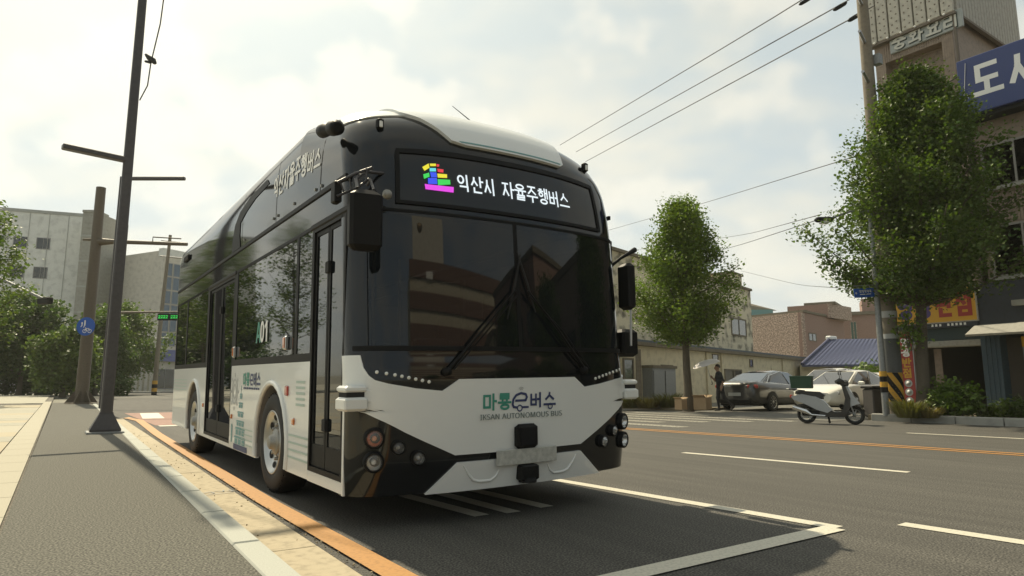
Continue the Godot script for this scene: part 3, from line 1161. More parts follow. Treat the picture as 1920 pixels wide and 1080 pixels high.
func build_bus() -> void:
	var bus := Node3D.new()
	bus.name = numbered("city_bus")
	add_child(bus)
	bus.transform = Transform3D(Basis(Vector3(0.99978, 0.02098, -0.00061), Vector3(-0.02097, 0.99972, 0.01114), Vector3(0.00084, -0.01112, 0.99994)).orthonormalized(), Vector3(2.8596, 0.0323, -8.313))
	tag(bus, "white and glossy black low floor electric bus standing at the kerb", "bus")
	# --- front skin, black
	var g := Geo.new()
	patch(g, [[0.25, -1.33, 1.33], [1.225, -1.33, 1.33]], 0.0, 0.0, 48, 0.08)
	patch(g, [[1.225, -1.33, -1.115], [2.19, -1.33, -1.115]], 0.0, 0.05, 8, 0.1)
	patch(g, [[1.225, 1.14, 1.33], [2.19, 1.14, 1.33]], 0.0, 0.05, 8, 0.1)
	var rows := []
	for k in 34:
		var v := lerpf(2.19, 3.25, k / 33.0)
		var q2 := side_pt(ENDZ, v)
		var line := [Vector3(-q2.x, q2.y, ENDZ)]
		var c := minf(1.0, along(WW, v) - 0.19) + 0.30
		for q in 45:
			line.append(S(lerpf(-c, c, q / 44.0), v))
		line.append(Vector3(q2.x, q2.y, ENDZ))
		rows.append(line)
	var flip := []
	for r in rows:
		var rr: Array = r.duplicate()
		rr.reverse()
		flip.append(rr)
	g.grid(flip)
	obj("front_shell", g, M.bus_black, bus)
	# --- roof and coves behind the front
	var sec := []          # right half of the section from the rail up to the middle
	for v in [2.19, 2.4, 2.6, 2.75, 2.9, 2.98, 3.04, 3.09, 3.13, 3.17, 3.21, 3.25]:
		sec.append(side_pt(0.0, v))
	var topy: float = sec[-1].y
	for side in [-1.0, 1.0]:
		g = Geo.new()
		var rws := []
		for z in [ENDZ, 1.0, -1.0, -2.6, -4.1]:
			var line := []
			for k in 9:
				line.append(Vector3(sec[k].x * side, sec[k].y, z))
			if side > 0:
				line.reverse()
			rws.append(line)
		g.grid(rws)
		obj("cove_panel", g, M.bus_black, bus)
	g = Geo.new()
	var arc := []
	for k in range(8, 12):
		arc.append(Vector2(-sec[k].x, sec[k].y))
	for x in [-0.75, -0.4, 0.0, 0.4, 0.75]:
		arc.append(Vector2(x, lerpf(topy, 3.275, 1.0 - pow(absf(x) / 1.0, 2))))
	for k in range(11, 7, -1):
		arc.append(Vector2(sec[k].x, sec[k].y))
	rows = []
	for z in [ENDZ, 1.0, -1.0, -3.0, -4.1]:
		var line := []
		for p in arc:
			line.append(Vector3(p.x, p.y, z))
		rows.append(line)
	g.grid(rows)
	obj("roof", g, M.bus_white, bus)
	# white roof lip that sweeps forward over the black brow
	g = Geo.new()
	rows = []
	var last := []
	for q in 25:
		var u := lerpf(-0.95, 0.95, q / 24.0)
		last.append(u)
	for k in 5:
		var f := k / 4.0
		var line := []
		for u in last:
			var a := S(u, 3.25)
			var b := Vector3(u, lerpf(topy, 3.275, 1.0 - pow(absf(u) / 1.0, 2)), ENDZ)
			line.append(a.lerp(b, f) + Vector3(0, 0.006, 0))
		rows.append(line)
	rows.reverse()
	g.grid(rows)
	patch(g, [[3.06, -1.22, 0.60], [3.12, -1.2, 0.60], [3.25, -1.18, 0.60]], 0.010, 0.012, 40, 0.02)
	obj("roof_brow", g, M.bus_cap, bus)
	g = Geo.new()
	patch(g, [[2.775, -0.36, 0.56], [2.80, -0.48, 0.60], [2.90, -0.56, 0.62], [3.0, -0.66, 0.64], [3.08, -0.78, 0.66]], 0.028, 0.03, 30, 0.02)
	patch(g, [[3.08, -0.78, 0.66], [3.25, -0.8, 0.66]], 0.028, 0.03, 30, 0.02)
	obj("roof_cap", g, M.bus_cap, bus)
	g = Geo.new()
	patch(g, [[2.79, -0.40, 0.565], [2.80, -0.42, 0.57]], 0.031, 0.004, 24, 0.02)
	obj("cap_stripe", g, M.teal_mid, bus)
	for p in [[-0.52, 3.228, 3.36], [0.0, 3.25, 3.36], [0.42, 3.245, 3.36], [0.8, 3.21, 3.3]]:
		bx("roof_clearance_lamp", Vector3(p[0], p[1] + 0.012, p[2]), Vector3(0.12, 0.02, 0.05), M.hub, bus, Basis(), 0.006)
	g = Geo.new()
	g.lathe([[0.10, 0.0], [0.085, 0.03], [0.04, 0.045], [0.0, 0.048]], 16, Transform3D(Basis(), Vector3(0.12, 3.25, 3.1)))
	obj("aerial_dome", g, M.black_plain, bus)
	g = Geo.new()
	g.tube([Vector3(0.22, 3.25, 3.3), Vector3(0.19, 3.32, 3.27), Vector3(0.02, 3.5, 3.15)], [0.012, 0.006, 0.003], 6)
	obj("aerial", g, M.black_plain, bus)
	bx("roof_unit", Vector3(0, 3.31, -1.6), Vector3(1.5, 0.18, 3.0), M.bus_white, bus, Basis(), 0.06)
	# --- white face
	g = Geo.new()
	patch(g, [[0.49, -0.56, 0.56], [0.60, -0.79, 0.79], [0.66, -0.91, 0.91], [0.70, -0.98, 0.98], [0.795, -1.13, 1.13], [0.825, -1.31, 1.31], [0.93, -1.31, 1.31]], 0.010, 0.03, 44, 0.04)
	patch(g, [[0.93, -0.655, 0.61], [1.008, -0.53, 0.50]], 0.010, 0.03, 20, 0.03)
	patch(g, [[0.93, -1.31, -0.66], [0.95, -1.31, -0.84], [0.985, -1.31, -1.02], [1.01, -1.31, -1.085], [1.04, -1.31, -1.115], [1.09, -1.31, -1.14], [1.175, -1.31, -1.155]], 0.010, 0.03, 14, 0.03)
	patch(g, [[0.93, 0.615, 1.31], [0.95, 0.8, 1.31], [0.985, 1.02, 1.31], [1.0, 1.14, 1.31], [1.03, 1.25, 1.31]], 0.010, 0.03, 14, 0.03)
	obj("front_panel", g, M.bus_white, bus)
	g = Geo.new()
	patch(g, [[0.245, -0.76, 0.79], [0.44, -0.54, 0.55]], 0.022, 0.05, 30, 0.04)
	var lip := obj("bumper_lip", g, M.bus_white, bus)
	for s in [-1.0, 1.0]:
		g = Geo.new()
		var path := []
		for q in [[0.50, 0.42], [0.46, 0.36], [0.42, 0.315], [0.37, 0.30], [0.28, 0.30], [0.24, 0.325], [0.21, 0.375]]:
			path.append(SP(s * q[0], q[1], 0.021))
		g.tube(path, [0.004, 0.010, 0.012, 0.012, 0.011, 0.009, 0.004], 6)
		obj("scoop_edge", g, M.bus_white, lip)
	# edge post by the front door
	bx("corner_post", Vector3(-1.236, 0.55, 3.925), Vector3(0.022, 0.60, 0.03), M.bus_white, bus)
	# --- windscreen: two panes and a divider
	for s in [[-1.11, -0.012], [0.012, 1.135]]:
		g = Geo.new()
		patch(g, [[1.235, s[0], s[1]], [2.185, s[0], s[1]]], 0.002, 0.0, 16, 0.1)
		obj("windscreen", g, M.windshield, bus)
	g = Geo.new()
	patch(g, [[1.23, -0.016, 0.016], [2.19, -0.016, 0.016]], 0.006, 0.02, 2, 0.2)
	obj("windscreen_divider", g, M.bus_trim, bus)
	g = Geo.new()
	patch(g, [[1.205, -1.2, 1.22], [1.238, -1.2, 1.22]], 0.012, 0.014, 36, 0.03)
	obj("windscreen_seal", g, M.bus_trim, bus)
	g = Geo.new()
	patch(g, [[2.185, -1.13, 1.16], [2.205, -1.13, 1.16]], 0.010, 0.012, 36, 0.03)
	obj("windscreen_seal", g, M.bus_trim, bus)
	# --- destination display
	g = Geo.new()
	patch(g, [[2.27, -0.92, 0.93], [2.66, -0.90, 0.91]], 0.006, 0.0, 30, 0.08)
	var disp := obj("destination_display", g, mat(0.014, 0.014, 0.014, 0.10), bus)
	g = Geo.new()
	patch(g, [[2.66, -0.93, 0.94], [2.70, -0.92, 0.93]], 0.016, 0.02, 30, 0.03)
	patch(g, [[2.245, -0.95, 0.96], [2.27, -0.95, 0.96]], 0.016, 0.02, 30, 0.03)
	patch(g, [[2.27, -0.95, -0.92], [2.66, -0.93, -0.90]], 0.016, 0.02, 2, 0.1)
	patch(g, [[2.27, 0.93, 0.96], [2.66, 0.91, 0.94]], 0.016, 0.02, 2, 0.1)
	obj("frame", g, M.bus_trim, disp)
	letters(disp, "lit_letter", M.led_white, "익산시", -0.475, 2.392, 0.098, 0.128, 0.112, 0.0135, front_map)
	letters(disp, "lit_letter", M.led_white, "자율주행버스", -0.088, 2.392, 0.102, 0.128, 0.1155, 0.0135, front_map)
	var blocks := [
		["y", [[65, 190], [135, 155], [140, 200], [85, 230]]], ["y", [[145, 158], [210, 160], [210, 186], [150, 184]]], ["r", [[216, 165], [246, 170], [240, 192], [216, 192]]],
		["c", [[140, 203], [206, 206], [204, 240], [138, 238]]], ["r", [[220, 212], [286, 222], [280, 254], [222, 246]]], ["g", [[68, 265], [130, 250], [133, 290], [72, 312]]],
		["b", [[140, 245], [206, 250], [208, 299], [146, 298]]], ["y", [[214, 262], [318, 272], [315, 309], [216, 302]]], ["b", [[112, 304], [205, 304], [206, 368], [110, 362]]],
		["g", [[212, 318], [345, 328], [345, 374], [212, 378]]], ["m", [[75, 362], [378, 400], [372, 454], [80, 412]]]]
	var cm := {"y": glow(0.95, 0.85, 0.05, 0.75), "r": glow(0.9, 0.06, 0.08, 0.75), "c": glow(0.15, 0.8, 0.9, 0.75), "g": glow(0.06, 0.75, 0.12, 0.75), "b": glow(0.05, 0.1, 0.9, 0.8), "m": glow(0.85, 0.08, 0.85, 0.8)}
	for b in blocks:
		g = Geo.new()
		var pts := []
		for p in b[1]:
			pts.append(front_map(Vector2(-0.79 + 0.00074 * p[0], 2.585 - (p[1] - 0.14 * p[0] - 136.0) * 0.000814), 0.0))
		g.fan(pts, false)
		obj("emblem_block", g, cm[b[0]], disp)
	# --- lamps on the black corners
	for s in [-1.0, 1.0]:
		var low := SP(s * 1.08, 0.478, 0.022)
		lamp("headlamp", bus, low, SN(s * 1.03, 0.478), 0.052, M.lens_clear, M.bus_trim)
		lamp("turn_lamp", bus, SP(s * 1.08, 0.63, 0.022), SN(s * 1.03, 0.63), 0.052, M.lens_warm if s < 0 else M.lens_clear, M.bus_trim)
		lamp("main_beam", bus, SP(s * 0.955, 0.565, 0.02), SN(s * 0.93, 0.565), 0.036, M.hub, M.bus_trim)
		lamp("fog_lamp", bus, SP(s * 0.82, 0.49, 0.02), SN(s * 0.82, 0.49), 0.038, M.lens_clear, M.bus_trim)
		for k in 8:
			var f := k / 7.0
			g = Geo.new()
			var u: float = s * lerpf(1.075, 0.75, f)
			var v := lerpf(1.062, 0.992, f)
			var n := SN(u, v)
			var x := n.cross(Vector3.UP).normalized()
			g.lathe([[0.0125, 0.0], [0.011, 0.006], [0.0, 0.009]], 10, Transform3D(Basis(x, n, x.cross(n)), SP(u, v, 0.002)))
			obj("running_light", g, M.led_dot, bus)
		# marker on the brow
		var mp := SP(s * 0.985, 2.945, 0.02)
		bx("marker_lamp", mp, Vector3(0.05, 0.085, 0.05), M.black_plain, bus, Basis(), 0.012)
		bx("marker_lens", mp + Vector3(0, -0.006, 0.024), Vector3(0.026, 0.05, 0.012), M.led_dot, bus, Basis(), 0.004)
		# sensor pod on the corner
		var pod := Node3D.new()
		pod.name = "sensor_pod"
		bus.add_child(pod, true)
		g = Geo.new()
		var base := Vector3(s * 1.235, 0.905, 4.04)
		g.cbox(base + Vector3(0, 0.048, 0), Vector3(0.15, 0.045, 0.17), 0.014)
		g.cbox(base + Vector3(0, -0.05, 0), Vector3(0.16, 0.09, 0.18), 0.016)
		g.cbox(base + Vector3(-s * 0.11, 0.0, 0.04), Vector3(0.16, 0.11, 0.07), 0.02, Basis(Vector3.UP, s * 0.25))
		obj("housing", g, M.bus_white, pod)
		bx("scanner", base + Vector3(0, 0.012, 0), Vector3(0.125, 0.05, 0.15), M.bus_gap, pod, Basis(), 0.01)
	# --- nose fittings
	g = Geo.new()
	g.cbox(SP(0, 0.59, 0.035), Vector3(0.185, 0.175, 0.06), 0.022)
	var rad := obj("radar_cover", g, M.bus_trim, bus)
	bx("face_plate", SP(0, 0.59, 0.067), Vector3(0.135, 0.128, 0.006), M.black_plain, rad, Basis(), 0.002)
	bx("number_plate", SP(0.005, 0.452, 0.045), Vector3(0.53, 0.108, 0.012), M.plate, bus, Basis(), 0.003)
	g = Geo.new()
	g.cbox(SP(0.01, 0.34, 0.05), Vector3(0.15, 0.11, 0.10), 0.012)
	g.lathe([[0.066, 0.0], [0.066, 0.035], [0.0, 0.036]], 20, Transform3D(Basis(), SP(0.01, 0.29, 0.06) - Vector3(0, 0.018, 0)))
	obj("scanner_head", g, M.bus_trim, bus)
	letters(bus, "logo_letter", M.teal, "마룡", -0.345, 0.788, 0.10, 0.108, 0.122, 0.0165, front_map)
	g = Geo.new()
	letters(bus, "logo_letter", M.navy, "버스", 0.055, 0.795, 0.105, 0.10, 0.128, 0.0165, front_map)
	ribbon(g, [Vector2(-0.075, 0.845), Vector2(0.01, 0.845), Vector2(0.022, 0.868), Vector2(0.012, 0.89), Vector2(-0.03, 0.898), Vector2(-0.072, 0.885), Vector2(-0.098, 0.855), Vector2(-0.104, 0.82), Vector2(-0.095, 0.8), Vector2(-0.07, 0.796)], 0.017, front_map, 0.0)
	ribbon(g, ring_pts(Vector2(-0.042, 0.79), Vector2(0.021, 0.021)), 0.009, front_map, 0.0006)
	ribbon(g, [Vector2(-0.015, 0.796), Vector2(0.032, 0.796)], 0.015, front_map, 0.0)
	obj("logo_car_mark", g, M.navy, bus)
	g = Geo.new()
	ribbon(g, ring_pts(Vector2(0.236, 0.795), Vector2(0.02, 0.02)), 0.009, front_map, 0.006)
	obj("logo_wheel_mark", g, M.navy, bus)
	g = Geo.new()
	for k in 2:
		var p := []
		for q in 7:
			var a := lerpf(-0.8, 0.8, q / 6.0)
			p.append(Vector2(-0.028 + sin(a) * (0.014 + k * 0.012), 0.915 + cos(a) * (0.014 + k * 0.012)))
		ribbon(g, p, 0.006, front_map, 0.0)
	obj("signal_mark", g, M.letter_grey, bus)
	latin("logo_text", "IKSAN AUTONOMOUS BUS", 0.038, mat(0.13, 0.17, 0.16, 0.5), bus, Transform3D(Basis(), Vector3(-0.015, 0.737, S(0.2, 0.745).z + 0.016)), 1.16)
	# --- wipers
	for w in [[-0.63, 1.06, -0.05, 1.66, -0.12, 1.44, 0.03, 1.95], [0.60, 1.06, 0.06, 1.66, 0.14, 1.5, -0.005, 1.97]]:
		var wn := Node3D.new()
		wn.name = "wiper"
		bus.add_child(wn, true)
		g = Geo.new()
		g.tube([SP(w[0], w[1], 0.03), SP(lerpf(w[0], w[2], 0.5), lerpf(w[1], w[3], 0.5), 0.06), SP(w[2], w[3], 0.05)], [0.014, 0.009, 0.007], 6)
		g.tube([SP(w[0] + 0.05, w[1] + 0.01, 0.03), SP(lerpf(w[0], w[2], 0.5) + 0.04, lerpf(w[1], w[3], 0.5), 0.058), SP(w[2] + 0.01, w[3] - 0.04, 0.05)], [0.006], 6)
		g.lathe([[0.03, 0.0], [0.028, 0.04], [0.0, 0.045]], 12, Transform3D(Basis(Vector3.RIGHT, Vector3(0, 0, 1), Vector3(0, -1, 0)), SP(w[0], w[1], 0.005)))
		obj("arm", g, M.bus_trim, wn)
		g = Geo.new()
		g.tube([SP(w[4], w[5], 0.022), SP((w[4] + w[6]) * 0.5, (w[5] + w[7]) * 0.5, 0.028), SP(w[6], w[7], 0.022)], [0.005, 0.009, 0.005], 6)
		obj("blade", g, M.rubber, wn)
	# --- mirrors
	var mir := Node3D.new()
	mir.name = "mirror"
	bus.add_child(mir, true)
	g = Geo.new()
	g.cbox(Vector3(-1.277, 2.03, 4.33), Vector3(0.215, 0.40, 0.10), 0.035, Basis(Vector3.UP, -0.1))
	obj("housing", g, M.bus_trim, mir)
	g = Geo.new()
	g.tube([Vector3(-1.33, 2.235, 4.33), Vector3(-1.3, 2.33, 4.22), Vector3(-1.19, 2.43, 4.1), Vector3(-1.0, 2.47, 4.0)], [0.012], 8)
	g.tube([Vector3(-1.22, 2.24, 4.33), Vector3(-1.2, 2.34, 4.22), Vector3(-1.14, 2.36, 4.02)], [0.010], 8)
	g.tube([Vector3(-1.42, 2.29, 4.2), Vector3(-1.3, 2.37, 4.2), Vector3(-1.17, 2.44, 4.17)], [0.011], 8)
	g.tube([Vector3(-1.42, 2.2, 4.2), Vector3(-1.28, 2.28, 4.2), Vector3(-1.19, 2.36, 4.17)], [0.009], 8)
	for k in 4:
		g.tube([Vector3(-1.40 + k * 0.06, 2.30 + k * 0.04, 4.2), Vector3(-1.37 + k * 0.05, 2.225 + k * 0.035, 4.2)], [0.006], 6)
	obj("bracket", g, M.pole_dark, mir)
	bx("bracket_box", Vector3(-1.41, 2.235, 4.16), Vector3(0.05, 0.15, 0.08), M.bus_trim, mir, Basis(), 0.01)
	g = Geo.new()
	g.lathe([[0.0, -0.035], [0.025, -0.028], [0.035, 0.0], [0.028, 0.02], [0.0, 0.03]], 16, Transform3D(Basis(Vector3.RIGHT, Vector3(0, 0, 1), Vector3(0, -1, 0)), Vector3(-1.07, 2.262, 4.2)))
	obj("round_mirror", g, M.hub, mir)
	# camera pod high on the door side
	g = Geo.new()
	g.tube([Vector3(-1.31, 2.87, 3.50), Vector3(-1.31, 2.87, 3.53), Vector3(-1.31, 2.855, 3.62), Vector3(-1.305, 2.845, 3.68), Vector3(-1.31, 2.82, 3.76), Vector3(-1.31, 2.795, 3.86), Vector3(-1.31, 2.79, 3.88)], [0.03, 0.052, 0.05, 0.034, 0.056, 0.055, 0.035], 14)
	obj("side_camera", g, M.bus_trim, bus)
	# far side mirror
	mir = Node3D.new()
	mir.name = "mirror"
	bus.add_child(mir, true)
	g = Geo.new()
	g.cbox(Vector3(1.335, 1.80, 4.0), Vector3(0.09, 0.42, 0.16), 0.03)
	obj("housing", g, M.bus_trim, mir)
	g = Geo.new()
	g.tube([Vector3(1.24, 1.99, 3.9), Vector3(1.29, 2.06, 3.98), Vector3(1.36, 2.10, 4.0), Vector3(1.5, 2.16, 3.95)], [0.014, 0.014, 0.018, 0.026], 8)
	obj("bracket", g, M.bus_trim, mir)
	g = Geo.new()
	g.tube([Vector3(1.36, 1.62, 4.02), Vector3(1.345, 1.27, 4.02)], [0.012], 8)
	obj("grab_rail", g, M.aluminium, mir)
	bx("far_side_camera", Vector3(1.42, 1.30, 3.88), Vector3(0.19, 0.25, 0.14), M.bus_trim, bus, Basis(), 0.03)
	build_bus_sides(bus)

func build_bus_sides(bus: Node3D) -> void:
	var g: Geo
	var AF := 2.08
	var AR := -2.08
	for side in [LEFT, RIGHT]:
		var near: bool = side.origin.x < 0
		var sg := 1.0 if near else -1.0
		var P := func(a0: float, a1: float) -> Array: return [a0, a1] if near else [-a1, -a0]
		# white skirts with wheel arches
		var spans := [[0.36, 3.17, AF], [-4.12, -1.2, AR]] if near else [[-1.2, 3.92, AF], [-4.12, -1.2, AR]]
		for s in spans:
			g = Geo.new()
			var poly := arch_panel(s[0], s[1], 0.262, 1.15, s[2], 0.43, 0.535)
			if not near:
				for k in poly.size():
					poly[k].x = -poly[k].x
				poly.reverse()
			g.prism(poly, 0.03, side)
			var o := obj("side_panel", g, M.bus_white, bus)
			g = Geo.new()
			var path := []
			for k in 17:
				var a := lerpf(PI + 0.28, -0.28, k / 16.0)
				path.append(side * Vector3(sg * (s[2] + cos(a) * 0.55), 0.43 + sin(a) * 0.55, 0.0))
			g.tube(path, [0.026], 8)
			obj("arch_flare", g, M.bus_white, o)
			# wheel housing
			g = Geo.new()
			var r0 := []
			var r1 := []
			for k in 17:
				var a := lerpf(PI + 0.3, -0.3, k / 16.0)
				r0.append(side * Vector3(sg * (s[2] + cos(a) * 0.53), 0.43 + sin(a) * 0.53, -0.01))
				r1.append(side * Vector3(sg * (s[2] + cos(a) * 0.53), 0.43 + sin(a) * 0.53, -0.42))
			g.grid([r0, r1])
			obj("wheel_housing", g, M.under, bus)
		# black glazing band
		var bands := [[0.36, 3.17], [-4.12, -1.2]] if near else [[-4.12, 3.92]]
		for s in bands:
			var q: Array = P.call(s[0], s[1])
			g = Geo.new()
			g.prism(rect2(q[0], 1.152, q[1], 1.215), 0.03, side)
			g.prism(rect2(q[0], 2.19, q[1], 2.22), 0.03, side)
			obj("window_rail", g, M.bus_trim, bus)
		var panes := [[0.50, 2.74], [2.80, 3.15], [-4.05, -3.05], [-2.95, -1.30]] if near else [[-4.0, -2.4], [-2.33, -0.6], [-0.53, 1.2], [1.27, 2.6], [2.67, 3.85]]
		for s in panes:
			var q: Array = P.call(s[0], s[1])
			g = Geo.new()
			g.prism(rect2(q[0], 1.215, q[1], 2.19), 0.006, shifted(side, -0.006))
			obj("side_window", g, M.bus_glass, bus)
		var posts := [[0.36, 0.50], [2.74, 2.80], [3.15, 3.17], [-4.12, -4.05], [-3.05, -2.95], [-1.30, -1.2]] if near else [[-4.12, -4.0], [-2.4, -2.33], [-0.6, -0.53], [1.2, 1.27], [2.6, 2.67], [3.85, 3.92]]
		for s in posts:
			var q: Array = P.call(s[0], s[1])
			g = Geo.new()
			g.prism(rect2(q[0], 1.215, q[1], 2.19), 0.03, shifted(side, -0.001))
			obj("window_post", g, M.bus_trim, bus)
		# drip rail under the cove
		var q2: Array = P.call(-4.1, 3.9)
		g = Geo.new()
		g.prism(rect2(q2[0], 2.425, q2[1], 2.46), 0.02, shifted(side, 0.012))
		obj("drip_rail", g, M.bus_trim, bus)
	# ---- rear dressing of the door side cove: white quarter with a vent
	g = Geo.new()
	g.prism(PackedVector2Array([Vector2(-4.1, 2.62), Vector2(-3.5, 2.70), Vector2(-2.6, 2.94), Vector2(-2.2, 3.08), Vector2(-4.1, 3.08)]), 0.03, Transform3D(LEFT.basis * Basis(Vector3.RIGHT, -0.05), Vector3(-1.1105, -0.004, 0)))
	obj("rear_quarter", g, M.bus_white, bus)
	bx("vent", Vector3(-1.25, 2.92, -3.35), Vector3(0.03, 0.09, 0.42), M.bus_gap, bus, Basis(Vector3.BACK, -0.05), 0.012)
	# ---- wheels
	bus_wheel(bus, -1.11, 0.452, AF, -1.0)
	bus_wheel(bus, -1.11, 0.408, AR, -1.0)
	bus_wheel(bus, 1.11, 0.408, AF, 1.0)
	bus_wheel(bus, 1.11, 0.362, AR, 1.0)
	# ---- doors on the kerb side
	var doors := [[3.17, 3.905, 0.335, 2.19], [-1.2, 0.36, 0.30, 2.19]]
	for d in doors:
		var dn := Node3D.new()
		dn.name = "door"
		bus.add_child(dn, true)
		g = Geo.new()
		frame_of(g, d[0], d[2], d[1], d[3], 0.035, 0.05, LEFT)
		obj("frame", g, M.bus_trim, dn)
		var mid: float = (d[0] + d[1]) * 0.5
		if d[0] > 1.0:
			mid = 3.52
		for lf in [[d[0] + 0.04, mid - 0.006], [mid + 0.006, d[1] - 0.04]]:
			var leaf := Node3D.new()
			leaf.name = "leaf"
			dn.add_child(leaf, true)
			g = Geo.new()
			frame_of(g, lf[0], d[2] + 0.04, lf[1], d[3] - 0.04, 0.032, 0.02, shifted(LEFT, -0.015))
			g.prism(rect2(lf[0] + 0.032, d[2] + 0.072, lf[1] - 0.032, d[2] + 0.20), 0.02, shifted(LEFT, -0.015))
			obj("leaf_frame", g, M.bus_trim, leaf)
			g = Geo.new()
			g.prism(rect2(lf[0] + 0.032, d[2] + 0.20, lf[1] - 0.032, d[3] - 0.072), 0.006, shifted(LEFT, -0.022))
			obj("pane", g, M.bus_glass, leaf)
		for y in [d[2] + 0.35, d[3] - 0.35]:
			bx("hinge", Vector3(-1.235, y, mid), Vector3(0.03, 0.09, 0.07), M.bus_gap, dn, Basis(), 0.006)
		# header over the door
		bx("header", Vector3(-1.235, 2.205, (d[0] + d[1]) * 0.5), Vector3(0.04, 0.06, d[1] - d[0] + 0.1), M.bus_trim, bus, Basis(), 0.015)
	bx("step_sill", Vector3(-1.23, 0.295, 3.545), Vector3(0.03, 0.075, 0.74), M.bus_white, bus)
	bx("step_sill", Vector3(-1.23, 0.28, -0.42), Vector3(0.03, 0.038, 1.55), M.bus_white, bus)
	# ---- lamps and reflectors along the side
	for p in [[0.50, 1.30, M.lens_amber], [2.52, 1.32, M.lens_amber]]:
		var mk := bx("side_marker", Vector3(-1.255, p[1], p[0]), Vector3(0.03, 0.12, 0.075), M.aluminium, bus, Basis(), 0.01)
		bx("lens", Vector3(-1.272, p[1], p[0]), Vector3(0.012, 0.09, 0.05), p[2], mk, Basis(), 0.004)
	for p in [[2.58, 0.915, 0.085, M.lens_red], [2.79, 0.672, 0.055, M.lens_amber], [0.46, 0.60, 0.05, M.lens_amber], [-1.3, 0.66, 0.05, M.lens_amber]]:
		bx("side_reflector", Vector3(-1.252, p[1], p[0]), Vector3(0.02, p[2], p[2] * 0.85), p[3], bus, Basis(), 0.008)
	# ---- print on the side
	var on := plane_map(shifted(LEFT, 0.003))
	g = Geo.new()
	for k in 4:
		ribbon(g, [Vector2(2.66, 0.56 - k * 0.058), Vector2(3.16, 0.56 - k * 0.058)], 0.016, on, 0.0)
		ribbon(g, [Vector2(-4.1, 0.98 - k * 0.05), Vector2(-2.75, 0.98 - k * 0.05)], 0.014, on, 0.0)
		ribbon(g, [Vector2(0.95, 0.50 - k * 0.05), Vector2(1.56, 0.50 - k * 0.05)], 0.012, on, 0.0)
	obj("stripe_print", g, M.teal_pale, bus)
	g = Geo.new()
	for k in 5:
		ribbon(g, [Vector2(2.84, 0.99 - k * 0.045), Vector2(3.06, 0.99 - k * 0.045)], 0.02, on, 0.0)
	obj("notice_print", g, M.teal_pale, bus)
	# stone pagoda print: stacked tiers, each eave wider than the body below it
	g = Geo.new()
	var zc := 0.88
	for k in 6:
		var f := k / 5.0
		var y := lerpf(0.33, 0.80, f)
		var w := lerpf(0.50, 0.11, f)
		var hh := 0.085 if k < 2 else 0.06
		for q in (3 if k < 3 else 2):
			var n := 3 if k < 3 else 2
			var x := zc - w * 0.5 + w * (q + 0.5) / n
			g.prism(rect2(x - w * 0.32 / n * 1.2, y, x + w * 0.32 / n * 1.2, y + hh * 0.62), 0.0, shifted(LEFT, 0.003))
		g.prism(PackedVector2Array([Vector2(zc - w * 0.56, y + hh * 0.68), Vector2(zc + w * 0.56, y + hh * 0.68), Vector2(zc + w * 0.46, y + hh * 0.95), Vector2(zc - w * 0.46, y + hh * 0.95)]), 0.0, shifted(LEFT, 0.003))
	g.prism(rect2(zc - 0.008, 0.86, zc + 0.008, 0.94), 0.0, shifted(LEFT, 0.003))
	g.prism(rect2(0.46, 0.33, 0.52, 0.52), 0.0, shifted(LEFT, 0.003))
	obj("pagoda_print", g, M.teal_mid, bus)
	g = Geo.new()
	g.prism(rect2(0.60, 0.268, 1.22, 0.325), 0.0, shifted(LEFT, 0.003))
	obj("pagoda_base_print", g, M.navy, bus)
	g = Geo.new()
	for r in [0.13, 0.075]:
		ribbon(g, ring_pts(Vector2(0.56, 0.87), Vector2(r, r)), 0.022, on, 0.0)
	for k in 8:
		var a := TAU * k / 8.0
		ribbon(g, [Vector2(0.56, 0.87) + Vector2(cos(a), sin(a)) * 0.17, Vector2(0.56, 0.87) + Vector2(cos(a), sin(a)) * 0.19], 0.03, on, 0.0)
	obj("round_emblem", g, M.letter_grey, bus)
	letters(bus, "side_letter", M.teal, "마룡", 0.96, 0.945, 0.12, 0.12, 0.14, 0.022, on)
	g = Geo.new()
	ribbon(g, [Vector2(1.28, 0.995), Vector2(1.36, 0.995), Vector2(1.36, 1.05), Vector2(1.28, 1.05), Vector2(1.26, 1.0), Vector2(1.28, 0.955), Vector2(1.36, 0.955)], 0.02, on, 0.0)
	obj("side_letter", g, M.navy, bus)
	letters(bus, "side_letter", M.navy, "버스", 1.40, 0.945, 0.12, 0.12, 0.14, 0.022, on)
	g = Geo.new()
	for k in 9:
		g.prism(rect2(0.98 + k * 0.075, 0.905, 1.035 + k * 0.075, 0.925), 0.0, shifted(LEFT, 0.003))
	obj("small_print", g, M.navy, bus)
	# A01 on the window
	var tx := shifted(LEFT, 0.004)
	latin("number_letter", "A", 0.20, M.teal, bus, Transform3D(tx.basis, tx * Vector3(1.535, 1.455, 0)), 1.0, true)
	latin("number_digits", "01", 0.20, M.letter_white, bus, Transform3D(tx.basis, tx * Vector3(1.755, 1.455, 0)), 1.0, true)
	# service name on the cove
	g = Geo.new()
	var cove := func(p: Vector2, lift: float) -> Vector3:
		var e := side_pt(p.x, p.y)
		return Vector3(-e.x - 0.004 - lift, e.y, p.x)
	hangul(g, "익산자율주행버스", 1.92, 2.72, 0.145, 0.20, 0.172, 0.026, cove)
	obj("cove_letters", g, M.letter_white, bus)
	# cove panel joints
	for z in [3.30, 2.02, 0.60]:
		g = Geo.new()
		for k in 6:
			var va := 2.47 + k * 0.1
			var a0: Vector3 = cove.call(Vector2(z, va), -0.002)
			var a1: Vector3 = cove.call(Vector2(z, va + 0.1), -0.002)
			g.quad(a0, a1, a1 + Vector3(0, 0, 0.012), a0 + Vector3(0, 0, 0.012))
		obj("panel_joint", g, M.rubber, bus)
